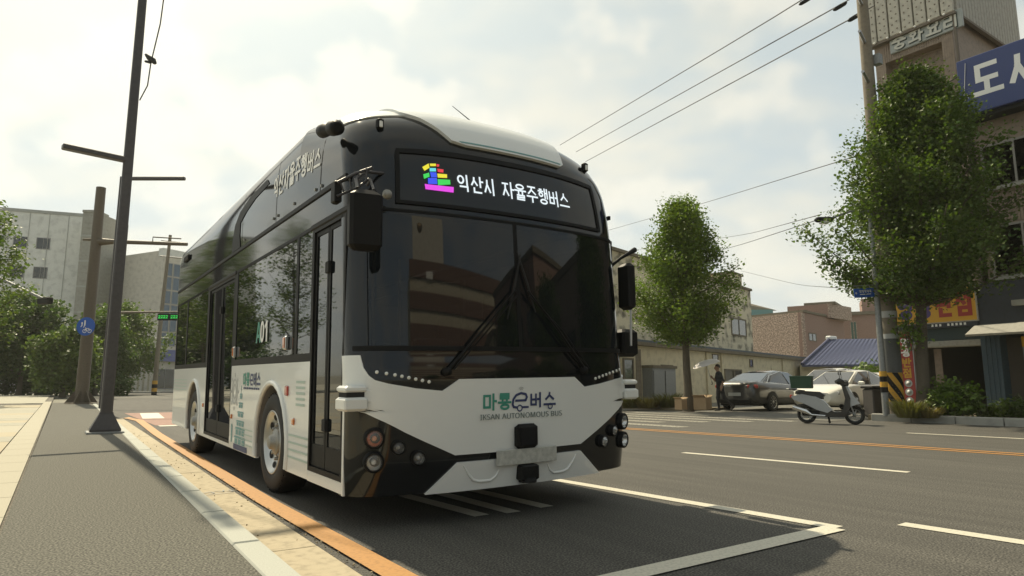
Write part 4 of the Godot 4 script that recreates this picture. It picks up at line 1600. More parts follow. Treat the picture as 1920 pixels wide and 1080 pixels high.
	for z in [3.35, 3.2, 2.62, 2.1, 1.95, 0.75]:
		bx("cove_bolt", cove.call(Vector2(z, 2.52), 0.002), Vector3(0.012, 0.022, 0.022), M.hub, bus)
	# dark swept pillar on the cove ahead of the rear glazing
	g = Geo.new()
	var pts := [[0.12, 2.47, 0.55, 2.47], [0.14, 2.62, 0.50, 2.62], [0.22, 2.78, 0.50, 2.76], [0.45, 2.90, 0.78, 2.84], [0.9, 2.98, 1.15, 2.90], [1.6, 3.0, 1.7, 2.93]]
	for k in pts.size() - 1:
		var p0: Array = pts[k]
		var p1: Array = pts[k + 1]
		g.quad(cove.call(Vector2(p0[0], p0[1]), 0.002), cove.call(Vector2(p1[0], p1[1]), 0.002), cove.call(Vector2(p1[2], p1[3]), 0.002), cove.call(Vector2(p0[2], p0[3]), 0.002))
	obj("swept_pillar", g, M.bus_trim, bus)
	# white hoop sweeping over the rear of the roof
	# ---- under, inside, back
	bx("underbody", Vector3(0, 0.33, 0.0), Vector3(2.34, 0.10, 8.0), M.under, bus)
	bx("axle", Vector3(0, 0.40, AF), Vector3(1.9, 0.12, 0.14), M.under, bus)
	bx("axle", Vector3(0, 0.38, AR), Vector3(1.9, 0.16, 0.18), M.under, bus)
	bx("saloon_floor", Vector3(0, 0.40, 0), Vector3(2.3, 0.02, 7.8), M.interior, bus)
	bx("saloon_ceiling", Vector3(0, 2.40, -0.4), Vector3(2.3, 0.03, 7.3), M.interior, bus)
	bx("rear_wall", Vector3(0, 1.65, -4.11), Vector3(2.47, 2.78, 0.05), M.bus_white, bus, Basis(), 0.02)
	bx("rear_window", Vector3(0, 2.0, -4.14), Vector3(2.0, 0.8, 0.02), M.bus_glass, bus)
	bx("rear_bumper", Vector3(0, 0.42, -4.16), Vector3(2.45, 0.3, 0.1), M.bus_trim, bus, Basis(), 0.03)
	bx("dashboard", Vector3(0.1, 1.02, 3.72), Vector3(2.1, 0.30, 0.42), M.interior, bus, Basis(), 0.05)
	g = Geo.new()
	g.lathe([[0.20, -0.012], [0.215, 0.0], [0.20, 0.012], [0.185, 0.0], [0.20, -0.012]], 24, Transform3D(Basis(Vector3.RIGHT, 0.6), Vector3(0.62, 1.22, 3.42)))
	g.tube([Vector3(0.62, 1.22, 3.42), Vector3(0.62, 1.0, 3.6)], [0.03], 8)
	obj("steering_wheel", g, M.bus_trim, bus)
	for i in 6:
		for s in [-0.72, 0.72]:
			if i == 0 and s < 0:
				continue
			var st := Node3D.new()
			st.name = "seat"
			bus.add_child(st, true)
			st.position = Vector3(s, 0.62 if i > 0 else 0.7, 2.75 - i * 1.15 + (0.1 if i == 0 else 0.0))
			bx("cushion", Vector3(0, 0.18, 0.05), Vector3(0.46, 0.1, 0.44), M.seat, st, Basis(), 0.03)
			bx("backrest", Vector3(0, 0.52, -0.17), Vector3(0.46, 0.62, 0.08), M.seat, st, Basis(Vector3.RIGHT, -0.12), 0.03)
			bx("pedestal", Vector3(0, 0.0, 0.0), Vector3(0.2, 0.3, 0.2), M.interior, st)
	for p in [[-0.5, 2.6], [0.4, 1.2], [-0.5, 0.2], [-0.5, -1.1]]:
		g = Geo.new()
		g.tube([Vector3(p[0], 0.41, p[1]), Vector3(p[0], 2.39, p[1])], [0.018], 8)
		obj("grab_pole", g, M.band_yellow, bus)

# ---------------------------------------------------------------- the left side: poles, trees, far buildings
func square_pole(g: Geo, base: Vector3, h: float, w0: float, w1: float, turn := 0.0) -> void:
	var rings := []
	for k in 2:
		var w := (w0 if k == 0 else w1) * 0.5
		var c := w * 0.25
		var y := 0.0 if k == 0 else h
		var ring := []
		for e in [[w, w - c], [w - c, w], [-w + c, w], [-w, w - c], [-w, -w + c], [-w + c, -w], [w - c, -w], [w, -w + c]]:
			ring.append(base + (Vector3(e[0], y, e[1])).rotated(Vector3.UP, turn))
		rings.append(ring)
	g.flat_loft(rings, true)

func build_left() -> void:
	var g: Geo
	# lamp post standing on the footway
	var p := gp(196, 812, 0.12)
	var t := thing("lamp_post", "tall charcoal lamp post with flared base on the asphalt footway", "lamp post", p)
	bx("base_plate", Vector3(0, 0.012, 0), Vector3(0.56, 0.045, 0.56), M.pole_grey, t, Basis(), 0.01)
	g = Geo.new()
	var rings := []
	for q in [[0.035, 0.23], [0.07, 0.23], [0.33, 0.105], [0.36, 0.10]]:
		var ring := []
		for e in [[1, 1], [-1, 1], [-1, -1], [1, -1]]:
			ring.append(Vector3(e[0] * q[1], q[0], e[1] * q[1]))
		rings.append(ring)
	g.flat_loft(rings, true)
	obj("flared_base", g, M.pole_dark, t)
	g = Geo.new()
	square_pole(g, Vector3(0, 0.36, 0), 12.0, 0.185, 0.12)
	obj("shaft", g, M.pole_dark, t)
	# light bars on both sides of the shaft, one high above the road
	var d := 12.15
	var la := at(226, 317, d) - p
	var lb := at(110, 292, d * 0.942) - p
	g = Geo.new()
	var ax := (lb - la)
	ax.y = 0.0
	var bs := Basis.looking_at(ax.normalized(), Vector3.UP)
	g.cbox(Vector3(0, la.y, 0) + ax * 0.53, Vector3(0.15, 0.09, ax.length()), 0.012, bs)
	obj("light_bar", g, M.pole_dark, t)
	bx("high_arm", Vector3(0.75, 11.9, 0), Vector3(1.7, 0.10, 0.13), M.pole_dark, t, Basis(), 0.02)
	# cable hanging from the post
	g = Geo.new()
	var w0 := at(262, 188, 11.2)
	var w1 := at(283, 118, 10.9)
	var w2 := at(312, -40, 10.2)
	g.tube([w0, w0.lerp(w1, 0.5) + Vector3(0.04, -0.06, 0), w1, w1.lerp(w2, 0.5) + Vector3(0.03, -0.03, 0), w2, w2 + Vector3(0.6, 3.0, 0.5)], [0.011], 6)
	var wire := obj("drop_cable", g, M.wire)
	tag(wire, "thin drop cable looping down to the charcoal lamp post", "cable")
	g = Geo.new()
	g.tube([at(273, 102, 10.9), at(279, 108, 10.9), at(288, 114, 10.9), at(291, 119, 10.9)], [0.02, 0.045, 0.05, 0.03], 8)
	g.tube([at(272, 115, 10.9), at(283, 117, 10.9)], [0.02, 0.03], 8)
	var clamp := obj("cable_clamp", g, M.wire)
	tag(clamp, "dark cable joint clamp hanging on the drop cable", "cable clamp")
	# second lamp post with a bent arm
	p = flat(at(193, 740, 24.0), 0.12)
	t = thing("lamp_post", "slim charcoal lamp post with a bent arm behind the signal pole", "lamp post", p)
	var top := at(196, 332, 24.0).y - 0.12
	g = Geo.new()
	square_pole(g, Vector3.ZERO, top, 0.2, 0.14)
	obj("shaft", g, M.pole_dark, t)
	var reach := (at(313, 344, 24.0) - at(196, 334, 24.0)).length()
	bx("arm", Vector3(cos(YAW), 0, sin(YAW)) * reach * 0.5 + Vector3(0, top - 0.06, 0), Vector3(reach, 0.13, 0.13), M.pole_dark, t, Basis(Vector3.UP, -YAW), 0.02)
	# thick signal pole with mast arm and round sign
	p = gp(152, 757, 0.12)
	var pd := 29.0
	t = thing("signal_pole", "thick brown signal pole with a long mast arm over the road", "signal pole", p)
	top = at(186, 342, pd).y - 0.12
	g = Geo.new()
	g.tube([Vector3(0, 0, 0), Vector3(0, top * 0.45, 0), Vector3(0, top, 0)], [0.27, 0.235, 0.2], 16)
	obj("shaft", g, M.pole_brown, t)
	g = Geo.new()
	for k in 6:
		var a := TAU * k / 6.0
		g.prism(PackedVector2Array([Vector2(0.22, 0), Vector2(0.62, 0), Vector2(0.62, 0.06), Vector2(0.24, 0.62)]), 0.05, Transform3D(Basis(Vector3.UP, a), Vector3.ZERO))
	g.lathe([[0.64, 0.0], [0.64, 0.05], [0.25, 0.06]], 16)
	obj("base_ribs", g, M.pole_brown, t)
	var my := at(186, 446, pd).y - 0.12
	g = Geo.new()
	var rv := Vector3(cos(YAW), 0, sin(YAW))
	g.tube([rv * 0.0 + Vector3(0, my, 0), rv * 0.9 + Vector3(0, my, 0), rv * 4.2 + Vector3(0, my - 0.12, 0)], [0.2, 0.10, 0.08], 10)
	g.tube([rv * -0.6 + Vector3(0, my + 0.1, 0), Vector3(0, my + 0.1, 0)], [0.05, 0.08], 8)
	g.tube([rv * 2.6 + Vector3(0, my - 0.05, 0), rv * 2.6 + Vector3(0, my + 0.22, 0), rv * 3.9 + Vector3(0, my + 0.14, 0)], [0.03], 6)
	obj("mast_arm", g, M.pole_brown, t)
	var sp := at(161, 612, pd - 0.4)
	t = thing("round_sign", "round blue shared path sign on the signal pole", "sign", sp, -YAW)
	g = Geo.new()
	g.lathe([[0.0, -0.01], [0.40, -0.01], [0.40, 0.01], [0.0, 0.01]], 28, Transform3D(Basis(Vector3.RIGHT, PI / 2), Vector3.ZERO))
	obj("disc", g, M.sign_blue, t)
	g = Geo.new()
	var pm := plane_map(Transform3D(Basis(), Vector3(0, 0, 0.016)))
	for o in [[-0.16, 0.06, 0.6], [-0.04, 0.09, 1.0]]:
		var s: float = o[2]
		var head := []
		for e in ring_pts(Vector2(o[0], o[1] + 0.14 * s), Vector2(0.036, 0.036)).slice(0, 14):
			head.append(pm.call(e, 0.003))
		g.fan(head, false)
		ribbon(g, [Vector2(o[0], o[1] + 0.08 * s), Vector2(o[0], o[1] - 0.03 * s)], 0.06 * s, pm, 0.0)
		ribbon(g, [Vector2(o[0], o[1] - 0.03 * s), Vector2(o[0] - 0.04, o[1] - 0.13 * s)], 0.03, pm, 0.0015)
	ribbon(g, ring_pts(Vector2(-0.03, -0.2), Vector2(0.075, 0.075)), 0.022, pm, 0.002)
	ribbon(g, ring_pts(Vector2(0.19, -0.2), Vector2(0.075, 0.075)), 0.022, pm, 0.0)
	ribbon(g, [Vector2(-0.03, -0.2), Vector2(0.03, -0.09), Vector2(0.15, -0.09), Vector2(0.19, -0.2)], 0.022, pm, 0.004)
	ribbon(g, [Vector2(0.08, -0.2), Vector2(0.03, -0.09), Vector2(0.0, -0.05)], 0.02, pm, 0.006)
	obj("pictogram", g, M.letter_white, t)
	# far utility poles and message board
	p = flat(at(290, 722, 62.0), 0.0)
	t = thing("utility_pole", "grey utility pole with a yellow and black banded foot behind the bus", "utility pole", p)
	top = at(300, 440, 62.0).y
	g = Geo.new()
	g.tube([Vector3(0, 0, 0), Vector3(0.1, top * 0.5, 0), Vector3(0.35, top, 0)], [0.22, 0.18, 0.14], 10)
	obj("shaft", g, M.concrete_pole, t)
	g = Geo.new()
	g.tube([Vector3(-0.3, top * 0.35, 0), Vector3(0.9, top * 0.35, 0)], [0.05], 6)
	g.tube([Vector3(-0.4, top * 0.86, 0), Vector3(1.6, top * 0.86, 0)], [0.06], 6)
	g.tube([Vector3(-0.4, top * 0.96, 0), Vector3(1.4, top * 0.96, 0)], [0.05], 6)
	obj("cross_arm", g, M.steel, t)
	for k in 4:
		g = Geo.new()
		g.lathe([[0.24, k * 0.34], [0.236, k * 0.34 + 0.33]], 10)
		obj("warning_band", g, M.band_yellow if k % 2 else M.black_plain, t)
	p = flat(at(207, 735, 48.0), 0.12)
	t = thing("message_sign", "dark overhead message board with green letters on a grey mast", "message sign", p)
	top = at(207, 586, 48.0).y - 0.12
	g = Geo.new()
	g.tube([Vector3.ZERO, Vector3(0, top + 0.3, 0)], [0.16, 0.12], 10)
	g.tube([Vector3(0, top, 0), rv * 5.2 + Vector3(0, top + 0.05, 0)], [0.09, 0.06], 8)
	obj("mast", g, M.pole_brown, t)
	bx("board", rv * 3.85 + Vector3(0, top - 0.33, 0), Vector3(1.7, 0.5, 0.2), M.black_plain, t, Basis(Vector3.UP, -YAW), 0.02)
	g = Geo.new()
	pm = plane_map(Transform3D(Basis(Vector3.UP, -YAW), rv * 3.85 + Vector3(0, top - 0.33, 0) + Vector3(-sin(YAW), 0, cos(YAW)) * 0.104))
	for k in 9:
		if k == 4:
			continue
		var x := -0.72 + k * 0.18
		ribbon(g, [Vector2(x - 0.05, 0.10), Vector2(x + 0.05, 0.10), Vector2(x + 0.05, -0.02), Vector2(x - 0.05, -0.10)], 0.035, pm, 0.0)
		ribbon(g, [Vector2(x - 0.05, 0.0), Vector2(x + 0.06, -0.11)], 0.03, pm, 0.001)
	obj("lit_text", g, glow(0.03, 0.8, 0.1, 0.8), t)
	# traffic light arm reaching in from the left
	var ta := at(-80, 478, 33.0)
	t = thing("traffic_signal", "traffic signal head hanging from a grey arm beside the leafy branch", "traffic signal", flat(ta, 0.12))
	g = Geo.new()
	var a1 := at(0, 522, 33.0) - t.position
	var a2 := at(85, 562, 33.0) - t.position
	g.tube([Vector3.ZERO, Vector3(0, ta.y, 0)], [0.16, 0.12], 10)
	g.tube([Vector3(0, ta.y - 0.1, 0), a1, a2], [0.09, 0.075, 0.06], 8)
	obj("arm", g, M.pole_grey, t)
	bx("signal_head", a2 + Vector3(0, -0.06, 0), Vector3(0.95, 0.34, 0.3), M.black_plain, t, Basis(Vector3.UP, -YAW - 0.5), 0.05)
	# --- far buildings
	far_buildings()
	# --- trees and hedges
	M.leaf_dark = leaf_mat(0.07, 0.12, 0.024)
	M.leaf_mid = leaf_mat(0.10, 0.155, 0.03)
	M.leaf_light = leaf_mat(0.12, 0.18, 0.035)
	var rows := [
		[35, 56.0, 565, 92, 0, "broad dark tree in front of the pale windowed block", 1], [118, 50.0, 632, 60, 1, "low rounded tree left of the signal pole", 2],
		[-70, 58.0, 560, 95, 1, "dense street tree beyond the traffic signal arm", 3], [215, 66.0, 580, 80, 1, "mid green tree between the lamp post and the message board", 4],
		[178, 60.0, 600, 66, 0, "dark tree behind the signal pole", 5], [-210, 52.0, 540, 90, 0, "broad dark forecourt tree beyond the pavement", 6],
		[75, 62.0, 640, 70, 1, "low spreading tree under the concrete stair tower", 12]]
	for r in rows:
		var q := flat(at(r[0], 735, r[1]), 0.12)
		var ty := at(r[0], r[2], r[1]).y
		tree("street_tree", r[5], q, {"h0": ty * 0.26, "h1": ty, "r": r[3] * r[1] / 1240.0 * 0.95, "trunk": 0.2, "branches": 46, "per": 30, "clump": 0.5, "leaf": 0.3, "leaves": 12, "key": "far", "mat": M.leaf_dark if r[4] == 0 else M.leaf_mid, "seed": r[6], "shape": 2.2}, "trees across the forecourt")
	# nearer light green branches at the frame edge
	var q2 := flat(at(-75, 735, 27.0), 0.12)
	tree("street_tree", "light green young tree reaching in beside the traffic signal", q2, {"h0": 3.0, "h1": at(-40, 385, 27.0).y, "r": 2.1, "trunk": 0.14, "branches": 30, "per": 14, "clump": 0.34, "leaf": 0.16, "leaves": 12, "key": "near", "mat": M.leaf_light, "seed": 21, "shape": 1.9}, "trees across the forecourt")
	# tall slender tree off to the left, mirrored in the bus windows
	for k in 3:
		tree("street_tree", ["tall slender tree standing on the forecourt", "tall wispy tree at the forecourt corner", "narrow upright tree near the forecourt hedge"][k], Vector3([-9.5, -13.5, -7.0][k], 0.12, [-44.0, -36.0, -62.0][k]), {"h0": 4.0, "h1": [11.5, 9.5, 11.0][k], "r": [2.6, 2.3, 2.2][k], "trunk": 0.15, "branches": 46, "per": 9, "clump": 0.34, "leaf": 0.17, "leaves": 10, "key": "wispy", "mat": M.leaf_mid, "seed": 31 + k, "even": 1.0}, "trees across the forecourt")
	# hedges
	var hi := 0
	for h in [[20, 60.0, 9.0, 2.6], [-110, 55.0, 9.0, 3.4], [150, 64.0, 5.0, 2.0], [218, 58.0, 3.2, 1.5], [95, 58.0, 6.0, 2.2], [-260, 42.0, 10.0, 3.6]]:
		var c := flat(at(h[0], 735, h[1]), 0.10)
		bush("hedge", ["clipped dark hedge below the broad dark tree", "tall dark hedge beyond the traffic signal", "dark hedge behind the signal pole", "round clipped hedge end near the message board mast", "hedge under the low rounded tree", "tall hedge along the forecourt edge"][hi], c, Vector3(h[2], h[3], 2.6), int(h[2] * 45), 0.26, M.leaf_dark, Color(0.85, 0.9, 0.9), 40 + hi, "hedge", "hedges of the forecourt")
		hi += 1

func block(t: Node3D, called: String, a: Vector3, b: Vector3, y0: float, y1: float, deep: float, m: Material) -> MeshInstance3D:
	# a wall slab standing on the line a-b and reaching back by deep
	var g := Geo.new()
	var d := (b - a)
	d.y = 0
	var n := d.normalized().cross(Vector3.UP)
	if n.dot(a - EYE) < 0:
		n = -n
	var c := (a + b) * 0.5 + n * deep * 0.5
	g.box(Vector3(c.x, (y0 + y1) * 0.5, c.z) - t.position, Vector3(d.length(), y1 - y0, deep), Basis(d.normalized(), Vector3.UP, d.normalized().cross(Vector3.UP)))
	return obj(called, g, m, t)

# a window set on the wall line a-b: fractions along, heights
func wall_window(t: Node3D, a: Vector3, b: Vector3, f0: float, f1: float, y0: float, y1: float, framem: Material, panem: Material, bars := 1, called := "window", out := 0.05) -> void:
	var d := (b - a)
	d.y = 0
	var ln := d.length()
	d = d.normalized()
	var n := d.cross(Vector3.UP)
	if n.dot(a - EYE) > 0:
		n = -n
	var xf := Transform3D(Basis(d, Vector3.UP, n) if d.cross(Vector3.UP).dot(n) > 0 else Basis(-d, Vector3.UP, n), flat(a, 0) + n * out - t.position)
	var sgn := 1.0 if d.cross(Vector3.UP).dot(n) > 0 else -1.0
	var g := Geo.new()
	var u0 := f0 * ln * sgn
	var u1 := f1 * ln * sgn
	if u0 > u1:
		var s := u0
		u0 = u1
		u1 = s
	frame_of(g, u0, y0, u1, y1, minf(0.09, (y1 - y0) * 0.1), out + 0.02, xf)
	for k in bars:
		var x := lerpf(u0, u1, (k + 1.0) / (bars + 1.0))
		g.prism(rect2(x - 0.03, y0, x + 0.03, y1), 0.02, shifted(xf, 0.004))
	var o := obj(called, g, framem, t)
	g = Geo.new()
	g.prism(rect2(u0 + 0.02, y0 + 0.02, u1 - 0.02, y1 - 0.02), 0.0, shifted(xf, -0.025))
	obj("pane", g, panem, o)

func far_buildings() -> void:
	M.grey_wall = mat(0.78, 0.79, 0.75, 0.9, 0, T.stain, 0.05)
	M.grey_wall2 = mat(0.40, 0.41, 0.39, 0.9, 0, T.stain, 0.08)
	M.beige_far = mat(0.46, 0.42, 0.31, 0.9, 0, T.stain, 0.07)
	M.white_frame = mat(0.60, 0.57, 0.50, 0.8, 0, T.stain, 0.07)
	M.dark_pane = coat(mat(0.02, 0.022, 0.025, 0.2), 1.0, 0.03)
	M.blue_pane = coat(mat(0.05, 0.09, 0.14, 0.2), 1.0, 0.03)
	M.frame_grey = mat(0.25, 0.25, 0.25, 0.5)
	# pale windowed block
	var D := 96.0
	var a := at(-330, 730, 86.0)
	var b := at(143, 730, D)
	var h := at(143, 404, D).y
	var t := thing("office_block", "pale grey slab block with few windows behind the trees", "building", flat(a.lerp(b, 0.5), 0))
	block(t, "wall", a, b, -0.1, h, 22.0, M.grey_wall)
	block(t, "parapet", a + Vector3(0, 0, 0.12), b + Vector3(0, 0, 0.12), h - 0.3, h + 0.15, 0.5, M.grey_wall2)
	for k in 5:
		for r in 4:
			var f := 0.94 - k * 0.1 - (0.0 if k < 1 else 0.03)
			if k == 0 and r > 2:
				continue
			if k == 0:
				continue
			wall_window(t, a, b, f - 0.05, f + 0.012, h * (0.29 + r * 0.165), h * (0.29 + r * 0.165) + 1.7, M.frame_grey, M.dark_pane, 1)
	for k in 6:   # cladding joints
		var g := Geo.new()
		var f := lerpf(0.55, 0.98, k / 5.0)
		var c := a.lerp(b, f)
		g.box(Vector3(c.x, h * 0.5, c.z + 0.02) - t.position, Vector3(0.06, h - 0.5, 0.1))
		obj("joint", g, M.grey_wall2, t)
	# concrete stair tower beside it
	a = at(124, 730, 92.0)
	b = at(150, 730, 92.0)
	h = at(150, 397, 92.0).y
	t = thing("stair_tower", "bare concrete stair tower against the pale slab block", "building", flat(a.lerp(b, 0.5), 0))
	block(t, "wall", a, b, -0.1, h, 8.0, M.old_concrete)
	for k in 6:
		block(t, "floor_band", a + Vector3(0, 0, 0.06), b + Vector3(0, 0, 0.06), h * (k + 1) / 7.0, h * (k + 1) / 7.0 + 0.25, 0.4, M.grey_wall2)
	block(t, "cap", a + Vector3(-0.1, 0, 0.15), b + Vector3(0.1, 0, 0.15), h - 0.1, h + 0.25, 3.0, M.old_concrete)
	# thin chimney like slab
	a = at(160, 730, 110.0)
	b = at(169, 730, 110.0)
	t = thing("concrete_pier", "slim pale concrete pier right of the stair tower", "building", flat(a, 0))
	block(t, "shaft", a, b, -0.1, at(165, 418, 110.0).y, 3.0, M.white_frame)
	block(t, "cap", a + Vector3(0, 0, 0.1), b + Vector3(0, 0, 0.1), at(165, 418, 110.0).y, at(165, 412, 110.0).y, 3.2, M.old_concrete)
	# beige mid block
	a = at(178, 730, 130.0)
	b = at(232, 730, 125.0)
	h = at(205, 512, 128.0).y
	t = thing("beige_block", "small beige block seen between signal pole and lamp post", "building", flat(a.lerp(b, 0.5), 0))
	block(t, "wall", a, b, -0.1, h, 15.0, M.beige_far)
	for k in 3:
		for r in 3:
			wall_window(t, a, b, 0.1 + k * 0.3, 0.28 + k * 0.3, h * (0.3 + r * 0.22), h * (0.3 + r * 0.22) + 1.8, M.frame_grey, M.dark_pane, 1)
	# grey block
	a = at(222, 730, 118.0)
	b = at(276, 730, 124.0)
	h = at(250, 496, 120.0).y
	t = thing("grey_block", "flat roofed grey block beside the glass fronted building", "building", flat(a.lerp(b, 0.5), 0))
	block(t, "wall", a, b, -0.1, h, 18.0, M.grey_wall2)
	block(t, "parapet", a + Vector3(0, 0, 0.1), b + Vector3(0, 0, 0.1), h, h + 0.5, 18.0, M.grey_wall)
	wall_window(t, a, b, 0.12, 0.4, h * 0.5, h * 0.5 + 2.0, M.frame_grey, M.dark_pane, 2)
	wall_window(t, a, b, 0.5, 0.85, h * 0.3, h * 0.3 + 2.0, M.frame_grey, M.dark_pane, 2)
	# glass fronted building
	a = at(270, 730, 98.0)
	b = at(286, 730, 92.0)
	var c := at(440, 730, 104.0)
	h = at(280, 474, 94.0).y
	t = thing("glass_building", "white framed building with blue glass front beside the bus tail", "building", flat(b, 0))
	block(t, "end_wall", a, b, -0.1, h, 0.25, M.white_frame)
	block(t, "wall", b, c, -0.1, h, 12.0, M.white_frame)
	block(t, "parapet", b + Vector3(0, 0, 0.15), c + Vector3(0, 0, 0.15), h - 0.8, h + 0.3, 1.0, M.grey_wall)
	for r in 6:
		for k in 5:
			wall_window(t, b, c, 0.04 + k * 0.09, 0.12 + k * 0.09, h * (0.32 + r * 0.1), h * (0.32 + r * 0.1) + h * 0.095, M.frame_grey, M.blue_pane, 0, "window", 0.06)
	wall_window(t, b, c, 0.03, 0.5, 0.4, h * 0.16, M.frame_grey, M.dark_pane, 4, "shopfront")
	bx("fascia", b.lerp(c, 0.25) + Vector3(0, h * 0.235, 0.6) - t.position, Vector3(8.0, 1.6, 0.3), mat(0.1, 0.12, 0.3, 0.5), t, Basis((c - b).normalized(), Vector3.UP, (c - b).normalized().cross(Vector3.UP)))
	# shelter with posts
	a = at(218, 730, 84.0)
	b = at(277, 730, 88.0)
	t = thing("pergola", "dark roofed open shelter on posts beyond the crossing", "shelter", flat(a.lerp(b, 0.5), 0))
	var roofy := at(250, 668, 86.0).y
	block(t, "roof", a, b, roofy - 0.3, roofy, 4.0, M.black_plain)
	for k in 7:
		var g := Geo.new()
		var q := a.lerp(b, k / 6.0)
		g.box(Vector3(q.x, (roofy - 0.3) * 0.5, q.z) - t.position, Vector3(0.22, roofy - 0.3, 0.22))
		obj("post", g, M.beige_far, t)
	# traffic island
	var g2 := Geo.new()
	var i0 := at(152, 735, 76.0)
	var i1 := at(305, 731, 80.0)
	var bb := Basis((i1 - i0).normalized(), Vector3.UP, (i1 - i0).normalized().cross(Vector3.UP))
	g2.cbox(flat(i0.lerp(i1, 0.5), 0.08), Vector3(flat(i0, 0).distance_to(flat(i1, 0)), 0.26, 1.2), 0.04, Basis(Vector3.UP, -YAW))
	struct("traffic_island", g2, M.old_concrete, "low concrete kerbed island across the side street")

# ---------------------------------------------------------------- the right side: shops, houses, trees
func on_x(u: float, v: float, x: float) -> Vector3:
	var r := ray(u, v)
	return EYE + r * ((x - EYE.x) / r.x)

func frac(a: Vector3, b: Vector3, u: float) -> float:
	# how far along the wall line a-b the pixel column u looks
	var r := ray(u, 722)
	var d := Vector2(b.x - a.x, b.z - a.z)
	var q := Vector2(r.x, r.z)
	return Vector2(EYE.x - a.x, EYE.z - a.z).cross(q) / d.cross(q)

func build_right() -> void:
	shop_building()
	houses()
	roadside()

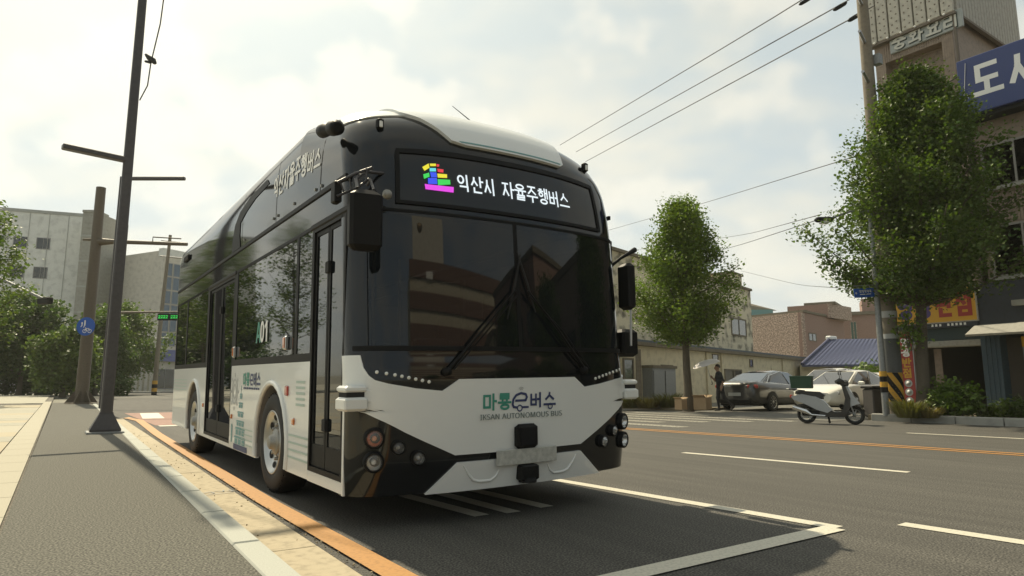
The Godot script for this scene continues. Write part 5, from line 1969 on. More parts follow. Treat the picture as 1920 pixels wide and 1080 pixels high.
func shop_building() -> void:
	var X := 23.0
	M.tile = mat(0.30, 0.235, 0.18, 0.6, 0, T.stain, 0.25)
	M.tile2 = mat(0.27, 0.21, 0.16, 0.6, 0, T.stain, 0.3)
	M.grout = mat(0.16, 0.135, 0.11, 0.9)
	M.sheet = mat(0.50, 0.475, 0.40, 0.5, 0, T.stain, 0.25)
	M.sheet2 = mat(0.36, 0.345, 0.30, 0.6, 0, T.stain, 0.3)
	M.shop_blue = mat(0.03, 0.06, 0.085, 0.5, 0, T.stain, 0.6)
	M.shop_navy = mat(0.03, 0.036, 0.05, 0.6, 0, T.stain, 0.4)
	M.teal_dark = mat(0.025, 0.05, 0.055, 0.6)
	M.sign_yellow = mat(0.62, 0.34, 0.025, 0.5)
	M.sign_red = mat(0.33, 0.03, 0.025, 0.5)
	M.sign_purple = mat(0.07, 0.04, 0.17, 0.5)
	M.big_blue = mat(0.03, 0.05, 0.17, 0.45)
	M.awning = mat(0.36, 0.35, 0.31, 0.8, 0, T.stain, 0.5)
	M.board = mat(0.36, 0.39, 0.38, 0.6)
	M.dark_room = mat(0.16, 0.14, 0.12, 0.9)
	var z0 := on_x(1657, 300, X).z
	var z1 := on_x(1811, 300, X).z
	var yt := on_x(1735, 40, X).y
	var t := thing("shop_building", "brown tiled shop house with a tall stair tower behind the big ginkgo", "building", Vector3(X, 0, (z0 + z1) * 0.5))
	var O := t.position
	var part := func(called: String, c: Vector3, s: Vector3, m: Material, bevel := 0.0) -> MeshInstance3D: return bx(called, c - O, s, m, t, Basis(), bevel)
	# tower: side walls, back, pilasters round a tall recessed window
	var pw := 0.34
	var wy0 := 4.6
	var wy1 := on_x(1735, 90, X).y
	part.call("tower_wall", Vector3(X + 2.6, yt * 0.5 + 1.38, (z0 + z1) * 0.5), Vector3(4.4, yt - 2.76, z1 - z0 - 0.04), M.tile2)
	part.call("pilaster", Vector3(X + 0.2, yt * 0.5, z0 + pw * 0.5), Vector3(0.42, yt, pw), M.tile)
	part.call("pilaster", Vector3(X + 0.2, yt * 0.5 + 1.38, z1 - pw * 0.5), Vector3(0.42, yt - 2.76, pw), M.tile)
	part.call("lintel", Vector3(X + 0.2, (wy1 + yt) * 0.5, (z0 + z1) * 0.5), Vector3(0.40, yt - wy1, z1 - z0 - pw * 2 - 0.004), M.tile)
	part.call("spandrel", Vector3(X + 0.2, wy0 * 0.5 + 1.38, (z0 + z1) * 0.5), Vector3(0.40, wy0 - 2.76, z1 - z0 - pw * 2 - 0.004), M.tile2)
	# narrow upright tiles on the pilasters and the lintel
	var g := Geo.new()
	for s in [[z0, z0 + pw, 5.0, yt], [z1 - pw, z1, 5.0, yt], [z0 + pw, z1 - pw, wy1, yt]]:
		var n := int(round((s[1] - s[0]) / 0.075))
		for k in n:
			var zz := lerpf(s[0], s[1], (k + 0.5) / n)
			g.box(Vector3(X - 0.014, (s[2] + s[3]) * 0.5, zz) - O, Vector3(0.012, s[3] - s[2], 0.052))
	var st := obj("upright_tiles", g, M.tile, t)
	st.set_meta("kind", "stuff")
	# window in the recess
	for k in 4:
		var ya := lerpf(wy0, wy1, k / 4.0)
		var yb := lerpf(wy0, wy1, (k + 1) / 4.0)
		for q in 2:
			var za := lerpf(z0 + pw, z1 - pw, q / 2.0)
			var zb := lerpf(z0 + pw, z1 - pw, (q + 1) / 2.0)
			g = Geo.new()
			var xf := Transform3D(Basis(Vector3(0, 0, 1), Vector3.UP, Vector3(-1, 0, 0)), Vector3(X + 0.37, 0, 0) - O)
			frame_of(g, za + 0.004, ya + 0.004, zb - 0.004, yb - 0.004, 0.06, 0.06, xf)
			var wd := obj("window", g, M.tile2, t)
			g = Geo.new()
			g.prism(rect2(za + 0.05, ya + 0.05, zb - 0.05, yb - 0.05), 0.0, shifted(xf, -0.03))
			obj("pane", g, M.dark_pane, wd)
	# crown of pressed sheet columns with studs
	var cy0 := yt - 0.15
	var cy1 := yt + 4.2
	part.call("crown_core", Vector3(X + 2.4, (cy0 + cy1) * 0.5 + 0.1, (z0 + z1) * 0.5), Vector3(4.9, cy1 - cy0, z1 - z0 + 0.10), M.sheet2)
	var n1 := 7
	for k in n1:
		var w := (z1 - z0 + 0.36) / n1
		var zz := z0 - 0.18 + (k + 0.5) * w
		var cb := part.call("sheet_column", Vector3(X - 0.16, (cy0 + cy1) * 0.5, zz), Vector3(0.12, cy1 - cy0, w - 0.045), M.sheet, 0.03) as MeshInstance3D
		g = Geo.new()
		for r in 9:
			for q in [-0.075, 0.075]:
				g.lathe([[0.028, 0.0], [0.02, 0.016], [0.0, 0.02]], 6, Transform3D(Basis(Vector3(0, 0, 1), Vector3(-1, 0, 0), Vector3(0, 1, 0)), Vector3(X - 0.22, cy0 + 0.14 + r * 0.26 + (0.08 if q > 0 else 0.0), zz + q) - O))
		obj("stud", g, M.grout, cb)
	for k in 22:
		var w := 0.24
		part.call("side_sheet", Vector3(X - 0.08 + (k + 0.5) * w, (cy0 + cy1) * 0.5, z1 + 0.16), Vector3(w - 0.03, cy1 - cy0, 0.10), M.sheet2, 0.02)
	part.call("crown_edge", Vector3(X - 0.1, cy0 - 0.05, (z0 + z1) * 0.5), Vector3(0.26, 0.08, z1 - z0 + 0.4), M.grout)
	part.call("crown_edge", Vector3(X + 2.5, cy0 - 0.05, z1 + 0.17), Vector3(5.0, 0.08, 0.12), M.grout)
	for k in 6:
		part.call("edge_lamp", Vector3(X - 0.27, cy0 - 0.02, lerpf(z0, z1, 0.06 + k * 0.18)), Vector3(0.07, 0.07, 0.07), M.letter_white, 0.02)
	# raised letters over the window
	var sa := on_x(1671, 86, X)
	var sb := on_x(1807, 35, X)
	var sign := part.call("name_board", Vector3(X - 0.06, (sa.y + sb.y) * 0.5, (sa.z + sb.z) * 0.5), Vector3(0.10, 0.62, sb.z - sa.z), M.board, 0.02) as MeshInstance3D
	letters(sign, "letter", mat(0.56, 0.56, 0.5, 0.6), "중화요리", 0.10, -0.23, 0.42, 0.46, (sb.z - sa.z - 0.08) / 4.0, 0.075, plane_map(Transform3D(Basis(Vector3(0, 0, 1), Vector3.UP, Vector3(-1, 0, 0)), Vector3(X - 0.145, (sa.y + sb.y) * 0.5, sa.z) - O)))
	g = Geo.new()
	hangul(g, "중화요리", 0.12, -0.255, 0.42, 0.46, (sb.z - sa.z - 0.08) / 4.0, 0.085, plane_map(Transform3D(Basis(Vector3(0, 0, 1), Vector3.UP, Vector3(-1, 0, 0)), Vector3(X - 0.122, (sa.y + sb.y) * 0.5, sa.z) - O)))
	obj("letter_backs", g, mat(0.05, 0.07, 0.065, 0.7), sign)
	# drain pipe down the corner
	g = Geo.new()
	g.tube([Vector3(X - 0.1, yt - 0.2, z1 + 0.12) - O, Vector3(X - 0.08, 6.0, z1 + 0.12) - O], [0.05], 8)
	g.tube([Vector3(X - 0.3, yt - 2.5, z1 - 0.25) - O, Vector3(X - 0.1, yt - 2.3, z1 + 0.12) - O], [0.03], 6)
	obj("drain_pipe", g, M.grout, t)
	# ---- the lower front towards the viewer
	var s0 := on_x(1686, 600, X).z
	var s1 := on_x(1838, 600, X).z
	var p1 := on_x(1874, 600, X).z
	var zr := 6.0
	var roofy := 9.6
	part.call("front_wall", Vector3(X + 3.0, 6.6, (z1 + zr) * 0.5 + 0.1), Vector3(5.6, 6.0, zr - z1 - 0.2), M.tile2)
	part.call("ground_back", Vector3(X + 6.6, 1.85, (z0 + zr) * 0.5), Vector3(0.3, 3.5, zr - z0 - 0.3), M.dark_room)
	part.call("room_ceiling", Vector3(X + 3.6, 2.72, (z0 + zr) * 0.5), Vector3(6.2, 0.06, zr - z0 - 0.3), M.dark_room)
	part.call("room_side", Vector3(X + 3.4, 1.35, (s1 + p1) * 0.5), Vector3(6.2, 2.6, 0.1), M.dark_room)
	# upper windows
	var fx := Transform3D(Basis(Vector3(0, 0, 1), Vector3.UP, Vector3(-1, 0, 0)), Vector3(X + 0.17, 0, 0) - O)
	for r in [[4.15, 5.75], [6.9, 8.3]]:
		for k in 4:
			var za := z1 + 0.35 + k * 1.9
			g = Geo.new()
			frame_of(g, za, r[0], za + 1.7, r[1], 0.07, 0.10, fx)
			g.prism(rect2(za + 0.82, r[0] + 0.07, za + 0.88, r[1] - 0.07), 0.05, fx)
			var wd := obj("window", g, mat(0.26, 0.245, 0.22, 0.6), t)
			g = Geo.new()
			g.prism(rect2(za + 0.05, r[0] + 0.05, za + 1.65, r[1] - 0.05), 0.0, shifted(fx, -0.03))
			obj("pane", g, M.dark_pane, wd)
			part.call("sill", Vector3(X + 0.12, r[0] - 0.06, za + 0.85), Vector3(0.24, 0.08, 1.8), M.old_concrete)
	g = Geo.new()
	for k in 90:
		g.box(Vector3(X + 0.19, 6.3, z1 + 0.3 + k * 0.085) - O, Vector3(0.02, 1.0, 0.06))
	var band2 := obj("upright_tiles", g, M.tile, t)
	band2.set_meta("kind", "stuff")
	# ground floor: fascias, pillar, shutters
	var ys0 := on_x(1838, 597, X).y
	var ys1 := on_x(1838, 538, X).y
	part.call("teal_beam", Vector3(X + 0.15, 2.55, (s0 + s1) * 0.5), Vector3(0.3, 0.42, s1 - s0), M.teal_dark)
	part.call("shutter_box", Vector3(X + 0.05, 2.22, (s0 + s1) * 0.5 + 0.1), Vector3(0.34, 0.2, s1 - s0 - 0.2), M.awning, 0.03)
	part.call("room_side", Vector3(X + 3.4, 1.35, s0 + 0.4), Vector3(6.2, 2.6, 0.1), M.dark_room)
	part.call("pillar", Vector3(X + 0.1, 1.35, (s1 + p1) * 0.5), Vector3(0.5, 2.7, p1 - s1), M.shop_blue, 0.02)
	for k in 3:
		part.call("pillar_rib", Vector3(X - 0.16, 1.35, lerpf(s1, p1, 0.25 + k * 0.25)), Vector3(0.03, 2.7, 0.03), M.shop_blue)
	part.call("fascia", Vector3(X + 0.1, 3.35, (s1 + zr) * 0.5), Vector3(0.5, 1.25, zr - s1), M.shop_navy)
	part.call("ledge", Vector3(X - 0.2, 3.30, (p1 + 0.1 + zr) * 0.5 + 0.15), Vector3(0.25, 0.16, zr - p1 - 0.5), M.old_concrete)
	g = Geo.new()
	g.prism(PackedVector2Array([Vector2(-0.75, 2.42), Vector2(-0.72, 2.36), Vector2(0.0, 2.66), Vector2(0.0, 2.74)]), zr - s1 + 0.1, Transform3D(Basis(), Vector3(X - 0.15, 0, zr) - O))
	obj("awning", g, M.awning, t)
	part.call("shopfront_wall", Vector3(X + 0.5, 1.2, p1 + 1.2), Vector3(0.1, 2.3, 1.7), M.board)
	part.call("shop_sign", Vector3(X + 0.3, 2.2, p1 + 1.0), Vector3(0.08, 0.3, 1.2), M.sign_yellow)
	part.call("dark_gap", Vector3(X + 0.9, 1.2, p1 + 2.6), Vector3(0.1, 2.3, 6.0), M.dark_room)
	part.call("inner_banner", Vector3(X + 0.5, 1.15, on_x(1748, 700, X).z), Vector3(0.03, 1.9, 0.22), M.tile2)
	# ---- yellow restaurant sign on the fascia
	var ys := thing("yellow_sign", "yellow restaurant sign with purple and red letters above the dark shop", "sign", Vector3(X - 0.12, (ys0 + ys1) * 0.5, (s0 + s1) * 0.5))
	bx("panel", Vector3(0, 0, 0), Vector3(0.16, ys1 - ys0 + 0.1, s1 - s0), M.sign_yellow, ys, Basis(), 0.01)
	frame_bar(ys, s1 - s0, ys1 - ys0 + 0.1)
	var sm := func(zz: float, yy: float) -> Callable: return plane_map(Transform3D(Basis(Vector3(0, 0, 1), Vector3.UP, Vector3(-1, 0, 0)), Vector3(-0.086, yy, zz)))
	var cw := (s1 - s0) / 4.25
	letters(ys, "letter", M.sign_purple, "영광", 0.10, -0.36, cw * 0.78, 0.74, cw, 0.12, sm.call(-(s1 - s0) * 0.5, 0.02))
	letters(ys, "letter", M.sign_red, "반점", 0.16 + cw * 2, -0.36, cw * 0.78, 0.74, cw, 0.12, sm.call(-(s1 - s0) * 0.5, 0.02))
	bx("phone_strip", Vector3(-0.01, -(ys1 - ys0) * 0.5 - 0.14, 0), Vector3(0.14, 0.17, s1 - s0), M.shop_navy, ys)
	g = Geo.new()
	for k in 13:
		if k == 3 or k == 7:
			continue
		g.box(Vector3(-0.083, -(ys1 - ys0) * 0.5 - 0.14, -0.55 + k * 0.115), Vector3(0.006, 0.075, 0.06))
	obj("strip_marks", g, M.letter_white, ys)
	# ---- blue roof sign
	var b0 := on_x(1797, 118, X - 0.4)
	var b1 := on_x(1804, 222, X - 0.4)
	var bz := (b0.z + b1.z) * 0.5
	var ln := 7.0
	var bs := thing("blue_sign", "long blue sign with huge white letters on the front above the windows", "sign", Vector3(X - 0.4, (b0.y + b1.y) * 0.5, bz + ln * 0.5))
	bx("panel", Vector3.ZERO, Vector3(0.22, b0.y - b1.y, ln), M.big_blue, bs, Basis(), 0.02)
	bx("under_rail", Vector3(0.25, -(b0.y - b1.y) * 0.5 - 0.08, 0), Vector3(0.5, 0.12, ln), M.black_plain, bs)
	for k in 4:
		bx("bracket", Vector3(0.36, 0.0, -ln * 0.5 + 0.4 + k * 1.9), Vector3(0.5, 0.08, 0.08), M.black_plain, bs)
	letters(bs, "letter", M.letter_white, "도시", 0.40, -0.50, 0.72, 0.98, 0.98, 0.15, plane_map(Transform3D(Basis(Vector3(0, 0, 1), Vector3.UP, Vector3(-1, 0, 0)), Vector3(-0.118, 0.06, -ln * 0.5))))
	g = Geo.new()
	g.tube([Vector3(-0.14, 0.75, -ln * 0.5 + 0.26), Vector3(-0.14, -0.5, -ln * 0.5 + 0.12)], [0.012], 6)
	obj("guy_rod", g, M.steel, bs)
	# ---- upright banner sign beside the trunk
	var v0 := on_x(1702, 685, 21.2)
	var up := thing("upright_sign", "tall narrow dark red sign with white and yellow letters beside the ginkgo trunk", "sign", Vector3(21.2, 0.14, v0.z))
	var hh := on_x(1702, 622, 21.2).y - 0.14
	bx("panel", Vector3(0, hh * 0.5 + 0.12, 0), Vector3(0.09, hh - 0.24, 0.36), M.sign_red, up, Basis(), 0.01)
	for z in [-0.19, 0.19]:
		bx("post", Vector3(0, hh * 0.5, z), Vector3(0.05, hh, 0.03), M.steel, up)
	bx("foot", Vector3(0, 0.02, 0), Vector3(0.4, 0.04, 0.44), M.steel, up)
	g = Geo.new()
	var um := plane_map(Transform3D(Basis(Vector3(0, 0, 1), Vector3.UP, Vector3(-1, 0, 0)), Vector3(-0.05, 0, 0)))
	hangul(g, "영", -0.12, hh - 0.44, 0.24, 0.24, 0.3, 0.045, um)
	hangul(g, "광", -0.12, hh - 0.74, 0.24, 0.24, 0.3, 0.045, um)
	obj("letters", g, M.letter_white, up)
	g = Geo.new()
	hangul(g, "반", -0.12, hh - 1.06, 0.24, 0.25, 0.3, 0.05, um)
	hangul(g, "점", -0.12, hh - 1.37, 0.24, 0.25, 0.3, 0.05, um)
	obj("letters", g, M.band_yellow, up)
	for k in 3:
		g = Geo.new()
		g.lathe([[0.0, 0.0], [0.11, 0.0], [0.115, 0.004], [0.0, 0.006]], 16, Transform3D(Basis(Vector3(0, 0, 1), Vector3(-1, 0, 0), Vector3(0, 1, 0)), Vector3(-0.048, hh - 1.55 - k * 0.26, 0)))
		g.lathe([[0.0, 0.004], [0.07, 0.008], [0.0, 0.01]], 12, Transform3D(Basis(Vector3(0, 0, 1), Vector3(-1, 0, 0), Vector3(0, 1, 0)), Vector3(-0.05, hh - 1.55 - k * 0.26, 0)))
		obj("dish_print", g, M.letter_grey, up)

func frame_bar(parent: Node3D, w: float, h: float) -> void:
	var g := Geo.new()
	frame_of(g, -w * 0.5 - 0.03, -h * 0.5 - 0.03, w * 0.5 + 0.03, h * 0.5 + 0.03, 0.035, 0.18, Transform3D(Basis(Vector3(0, 0, 1), Vector3.UP, Vector3(-1, 0, 0)), Vector3(-0.09, 0, 0)))
	obj("rim", g, M.awning, parent)

func houses() -> void:
	M.beige = mat(0.66, 0.61, 0.46, 0.95, 0, noise_tex(0.018, 6, 0.12, 1.0, 61, 512, FastNoiseLite.TYPE_SIMPLEX_SMOOTH, 0.95, 0.14), 0.12)
	M.beige2 = mat(0.66, 0.60, 0.43, 0.95, 0, T.stain, 0.15)
	M.mould = mat(0.19, 0.165, 0.12, 0.95, 0, T.stain, 0.3)
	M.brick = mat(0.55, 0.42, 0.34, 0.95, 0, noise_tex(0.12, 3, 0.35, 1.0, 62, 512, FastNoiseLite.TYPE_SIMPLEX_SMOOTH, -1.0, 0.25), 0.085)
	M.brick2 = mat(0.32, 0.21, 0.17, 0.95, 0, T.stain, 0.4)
	M.slate = mat(0.09, 0.12, 0.15, 0.7, 0, T.stain, 0.3)
	M.roof_blue = mat(0.07, 0.085, 0.17, 0.55, 0, T.stain, 0.3)
	M.teal_paint = mat(0.12, 0.26, 0.27, 0.7)
	var g: Geo
	# two storey stained house with a long single storey front
	var a := at(1150, 750, 28.0)
	var b := at(1515, 745, 49.0)
	var hy := at(1195, 648, 30.0).y
	var t := thing("stained_house", "mould stained beige two storey house with a long low front opposite", "building", flat(a.lerp(b, 0.5), 0))
	var O := t.position
	block(t, "low_wall", a, b, -0.05, hy, 4.0, M.beige2)
	var d := flat(b - a, 0).normalized()
	var n := d.cross(Vector3.UP)
	if n.dot(a - EYE) > 0:
		n = -n
	block(t, "eave", a + n * 0.25, b + n * 0.25 + d * 0.4, hy - 0.02, hy + 0.14, 4.3, M.mould)
	block(t, "eave_top", a + n * 0.1, b + n * 0.1, hy + 0.145, hy + 0.26, 4.2, M.slate)
	var a2 := a - n * 1.6 - d * 1.5
	var b2 := a2 + (b - a) * 1.2
	var f1 := frac(a2, b2, 1416)
	b2 = a2.lerp(b2, f1)
	var uy := at(1300, 494, lerpf(30.0, 41.0, 0.45)).y
	block(t, "upper_wall", a2, b2, hy + 0.1, uy, 7.0, M.beige)
	var pf := frac(a2, b2, 1380)
	var pg := frac(a2, b2, 1399)
	block(t, "parapet", a2.lerp(b2, pf) + n * 0.06, a2.lerp(b2, pg) + n * 0.06, uy - 0.2, uy + 0.75, 5.0, M.beige)
	block(t, "parapet_cap", a2.lerp(b2, pf) + n * 0.16 - d * 0.1, a2.lerp(b2, pg) + n * 0.16 + d * 0.1, uy + 0.75, uy + 0.9, 5.2, M.mould)
	block(t, "cornice", a2 + n * 0.14, b2 + n * 0.14, uy - 0.05, uy + 0.1, 0.8, M.mould)
	block(t, "belt", a2 + n * 0.08, b2 + n * 0.08, hy + 0.26, hy + 0.42, 0.4, M.mould)
	for w in [[1218, 1248, 0.36, 0.58], [1376, 1404, 0.30, 0.55]]:
		wall_window(t, a2, b2, frac(a2, b2, w[0]), frac(a2, b2, w[1]), lerpf(hy, uy, w[2]), lerpf(hy, uy, w[3]), M.mould, M.dark_pane, 1)
	for w in [[1359, 1391, 0.40, 0.68], [1240, 1262, 0.42, 0.7]]:
		wall_window(t, a, b, frac(a, b, w[0]), frac(a, b, w[1]), hy * w[2], hy * w[3], M.mould, M.dark_pane, 1)
	for w in [[1337, 1348, 0.82, 0.96], [1407, 1413, 0.74, 0.92], [1168, 1188, 0.42, 0.78]]:
		wall_window(t, a, b, frac(a, b, w[0]), frac(a, b, w[1]), hy * w[2], hy * w[3], M.mould, M.dark_pane, 0, "vent")
	for u in [1353, 1468, 1325]:
		g = Geo.new()
		var q := flat(a.lerp(b, frac(a, b, u)), 0) + n * 0.06 - O
		g.tube([q + Vector3(0, 0.05, 0), q + Vector3(0, hy, 0)], [0.045], 6)
		obj("down_pipe", g, M.beige2, t)
	for u in [1447]:
		var q0 := frac(a, b, u)
		wall_window(t, a, b, q0, frac(a, b, 1466), 0.1, hy * 0.75, M.beige2, M.beige2, 0, "service_door")
	# lean to gate and posts at the left end
	var ga := a.lerp(b, frac(a, b, 1205)) + n * 0.5
	var gb := a.lerp(b, frac(a, b, 1249)) + n * 0.5
	t = thing("tool_shed", "grey sheet metal shed standing against the stained house", "shed", flat(ga.lerp(gb, 0.5), 0))
	var sh := at(1220, 690, 30.0).y
	block(t, "wall", ga, gb, 0.0, sh, 0.5, M.pole_grey)
	block(t, "roof", ga + n * 0.08 - d * 0.05, gb + n * 0.08 + d * 0.05, sh, sh + 0.12, 0.7, M.mould)
	for k in 2:
		var c := ga.lerp(gb, 0.25 + 0.5 * k) + n * 0.02
		bx("door_panel", flat(c, sh * 0.5) - t.position, Vector3(flat(gb - ga, 0).length() * 0.44, sh * 0.86, 0.04), M.pole_grey, t, Basis(d, Vector3.UP, d.cross(Vector3.UP)), 0.01)
	g = Geo.new()
	var pq := flat(at(1199, 760, 28.5), 0.0)
	g.tube([Vector3.ZERO, Vector3(0, at(1199, 655, 28.5).y, 0)], [0.13, 0.12], 8)
	var post := obj("gate_post", g, M.concrete_pole)
	post.position = pq
	tag(post, "weathered timber post at the corner of the grey shed", "post")
	# brick buildings
	var c0 := at(1395, 740, 66.0)
	var c1 := at(1513, 740, 60.0)
	var c2 := at(1592, 740, 68.0)
	var bh := at(1513, 585, 60.0).y
	t = thing("brick_building", "speckled brown brick building behind the stained house", "building", flat(c1, 0))
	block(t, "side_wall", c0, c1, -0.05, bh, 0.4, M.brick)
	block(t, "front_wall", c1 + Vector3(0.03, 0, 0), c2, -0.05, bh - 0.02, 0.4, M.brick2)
	bx("flat_roof", flat((c0 + c1 + c2) / 3.0, bh - 0.25) - t.position + Vector3(0.5, 0, -2.0), Vector3(7.0, 0.2, 5.0), M.mould, t)
	block(t, "coping", c0 + Vector3(0, 0, 0.12), c1 + Vector3(0.1, 0, 0.12), bh, bh + 0.2, 0.6, M.mould)
	block(t, "coping", c1 + Vector3(0.2, 0, 0.12), c2 + Vector3(0, 0, 0.12), bh + 0.004, bh + 0.19, 0.6, M.mould)
	for w in [[1522, 1536, 0.66, 0.76], [1553, 1566, 0.55, 0.76], [1525, 1538, 0.3, 0.44]]:
		wall_window(t, c1, c2, frac(c1, c2, w[0]), frac(c1, c2, w[1]), bh * w[2], bh * w[3], M.mould, M.dark_pane, 1)
	wall_window(t, c0, c1, frac(c0, c1, 1437), frac(c0, c1, 1455), bh * 0.26, bh * 0.48, M.white_frame, M.dark_pane, 0)
	var e0 := at(1516, 740, 66.0)
	var e1 := at(1568, 740, 64.0)
	var e2 := at(1592, 740, 69.0)
	var eh := at(1560, 569, 64.0).y
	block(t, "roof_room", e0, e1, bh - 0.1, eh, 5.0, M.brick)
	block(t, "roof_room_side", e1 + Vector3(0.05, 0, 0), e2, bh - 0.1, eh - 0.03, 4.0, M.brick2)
	block(t, "roof_slab", e0 + Vector3(-0.3, 0, 0.3), e1 + Vector3(0.4, 0, 0.3), eh, eh + 0.22, 6.0, M.mould)
	# second brick house with an arched window
	var k0 := at(1588, 740, 74.0)
	var k1 := at(1680, 740, 72.0)
	var kh := at(1610, 590, 73.0).y
	t = thing("brick_house", "red brick house with a green arched window and roof garden", "building", flat(k0.lerp(k1, 0.5), 0))
	block(t, "wall", k0, k1, -0.05, kh, 9.0, M.brick2)
	block(t, "eave", k0 + Vector3(-0.2, 0, 0.5), k1 + Vector3(0, 0, 0.5), kh, kh + 0.35, 9.5, M.mould)
	block(t, "roof_room", k0.lerp(k1, 0.45), k1, kh + 0.35, kh + 1.8, 5.0, M.brick2)
	wall_window(t, k0, k1, frac(k0, k1, 1602), frac(k0, k1, 1615), kh * 0.62, kh * 0.92, M.brick, coat(mat(0.05, 0.12, 0.1, 0.2), 1.0), 1)
	# teal gabled house peeping over
	var m0 := at(1380, 740, 92.0)
	var m1 := at(1461, 740, 92.0)
	t = thing("teal_house", "teal walled house with a low hipped roof behind the brick building", "building", flat(m0.lerp(m1, 0.5), 0))
	var mh := at(1440, 581, 92.0).y
	var mr := at(1412, 562, 92.0).y
	block(t, "wall", m0, m1 - d * 0.6, -0.05, mh, 8.0, M.teal_paint)
	g = Geo.new()
	var rc := flat(m0.lerp(m1, 0.5), 0) - t.position
	var rw := flat(m1 - m0, 0).length() * 0.5 + 0.4
	g.flat_loft([[rc + Vector3(rw, mh, 1.5), rc + Vector3(-rw, mh, -3.0), rc + Vector3(-rw, mh, -12), rc + Vector3(rw, mh, -9)], [rc + Vector3(rw * 0.1, mr, -2), rc + Vector3(-rw * 0.6, mr, -3), rc + Vector3(-rw * 0.6, mr, -7), rc + Vector3(rw * 0.1, mr, -6)]], true)
	obj("roof", g, M.mould, t)
	# blue roofed low house
	var q0 := at(1513, 735, 46.0)
	var q1 := at(1700, 735, 44.0)
	var ey := at(1517, 684, 46.0).y
	var ry := at(1556, 636, 50.0).y
	t = thing("blue_roof_house", "low house with a steel blue sheet roof beyond the parked cars", "building", flat(q0.lerp(q1, 0.5), 0))
	block(t, "wall", q0 + Vector3(0.3, 0, -0.6), q1 + Vector3(0, 0, -0.6), -0.05, ey - 0.02, 7.0, M.beige2)
	wall_window(t, q0 + Vector3(0, 0, -0.6), q1 + Vector3(0, 0, -0.6), frac(q0, q1, 1571), frac(q0, q1, 1660), 0.05, ey - 0.1, M.mould, M.dark_room, 0, "doorway", 0.08)
	var dd := flat(q1 - q0, 0).normalized()
	var nb := -dd.cross(Vector3.UP)
	if nb.dot(q0 - EYE) < 0:
		nb = -nb
	var rl := flat(q0, ey) - dd * 0.2
	var rr := flat(q1, ey)
	var tl := flat(at(1556, 636, 50.0), ry)
	var tr := flat(at(1712, 630, 49.0), ry)
	g = Geo.new()
	var drop := Vector3(0, -0.14, 0)
	g.quad(rl - t.position, tl - t.position, tr - t.position, rr - t.position)
	g.quad(rl + drop - t.position, rl - t.position, rr - t.position, rr + drop - t.position)
	g.quad(rl + drop - t.position, tl + drop - t.position, tl - t.position, rl - t.position)
	g.quad(tl - t.position, tl + nb * 4 - Vector3(0, 2.0, 0) - t.position, tr + nb * 4 - Vector3(0, 2.0, 0) - t.position, tr - t.position)
	g.quad(rl + drop - t.position, tl + drop - t.position, tl + nb * 4 - Vector3(0, 2.0, 0) - t.position, rl + nb * 4 + drop - t.position)
	obj("roof", g, M.roof_blue, t)
	for k in 22:
		g = Geo.new()
		var f := (k + 0.5) / 22.0
		g.tube([rl.lerp(rr, f) - t.position + Vector3(0, 0.02, 0), tl.lerp(tr, f) - t.position + Vector3(0, 0.02, 0)], [0.025], 4, false)
		obj("roof_rib", g, M.roof_blue, t)
	g = Geo.new()
	g.tube([rl - t.position + Vector3(0, 0.05, 0), tl - t.position + Vector3(0, 0.05, 0)], [0.12], 6)
	obj("verge", g, mat(0.035, 0.04, 0.1, 0.6), t)
	bx("ridge_end", tl - t.position + Vector3(0.2, 0.1, 0.0), Vector3(0.9, 0.28, 0.4), M.letter_white, t, Basis(), 0.05)

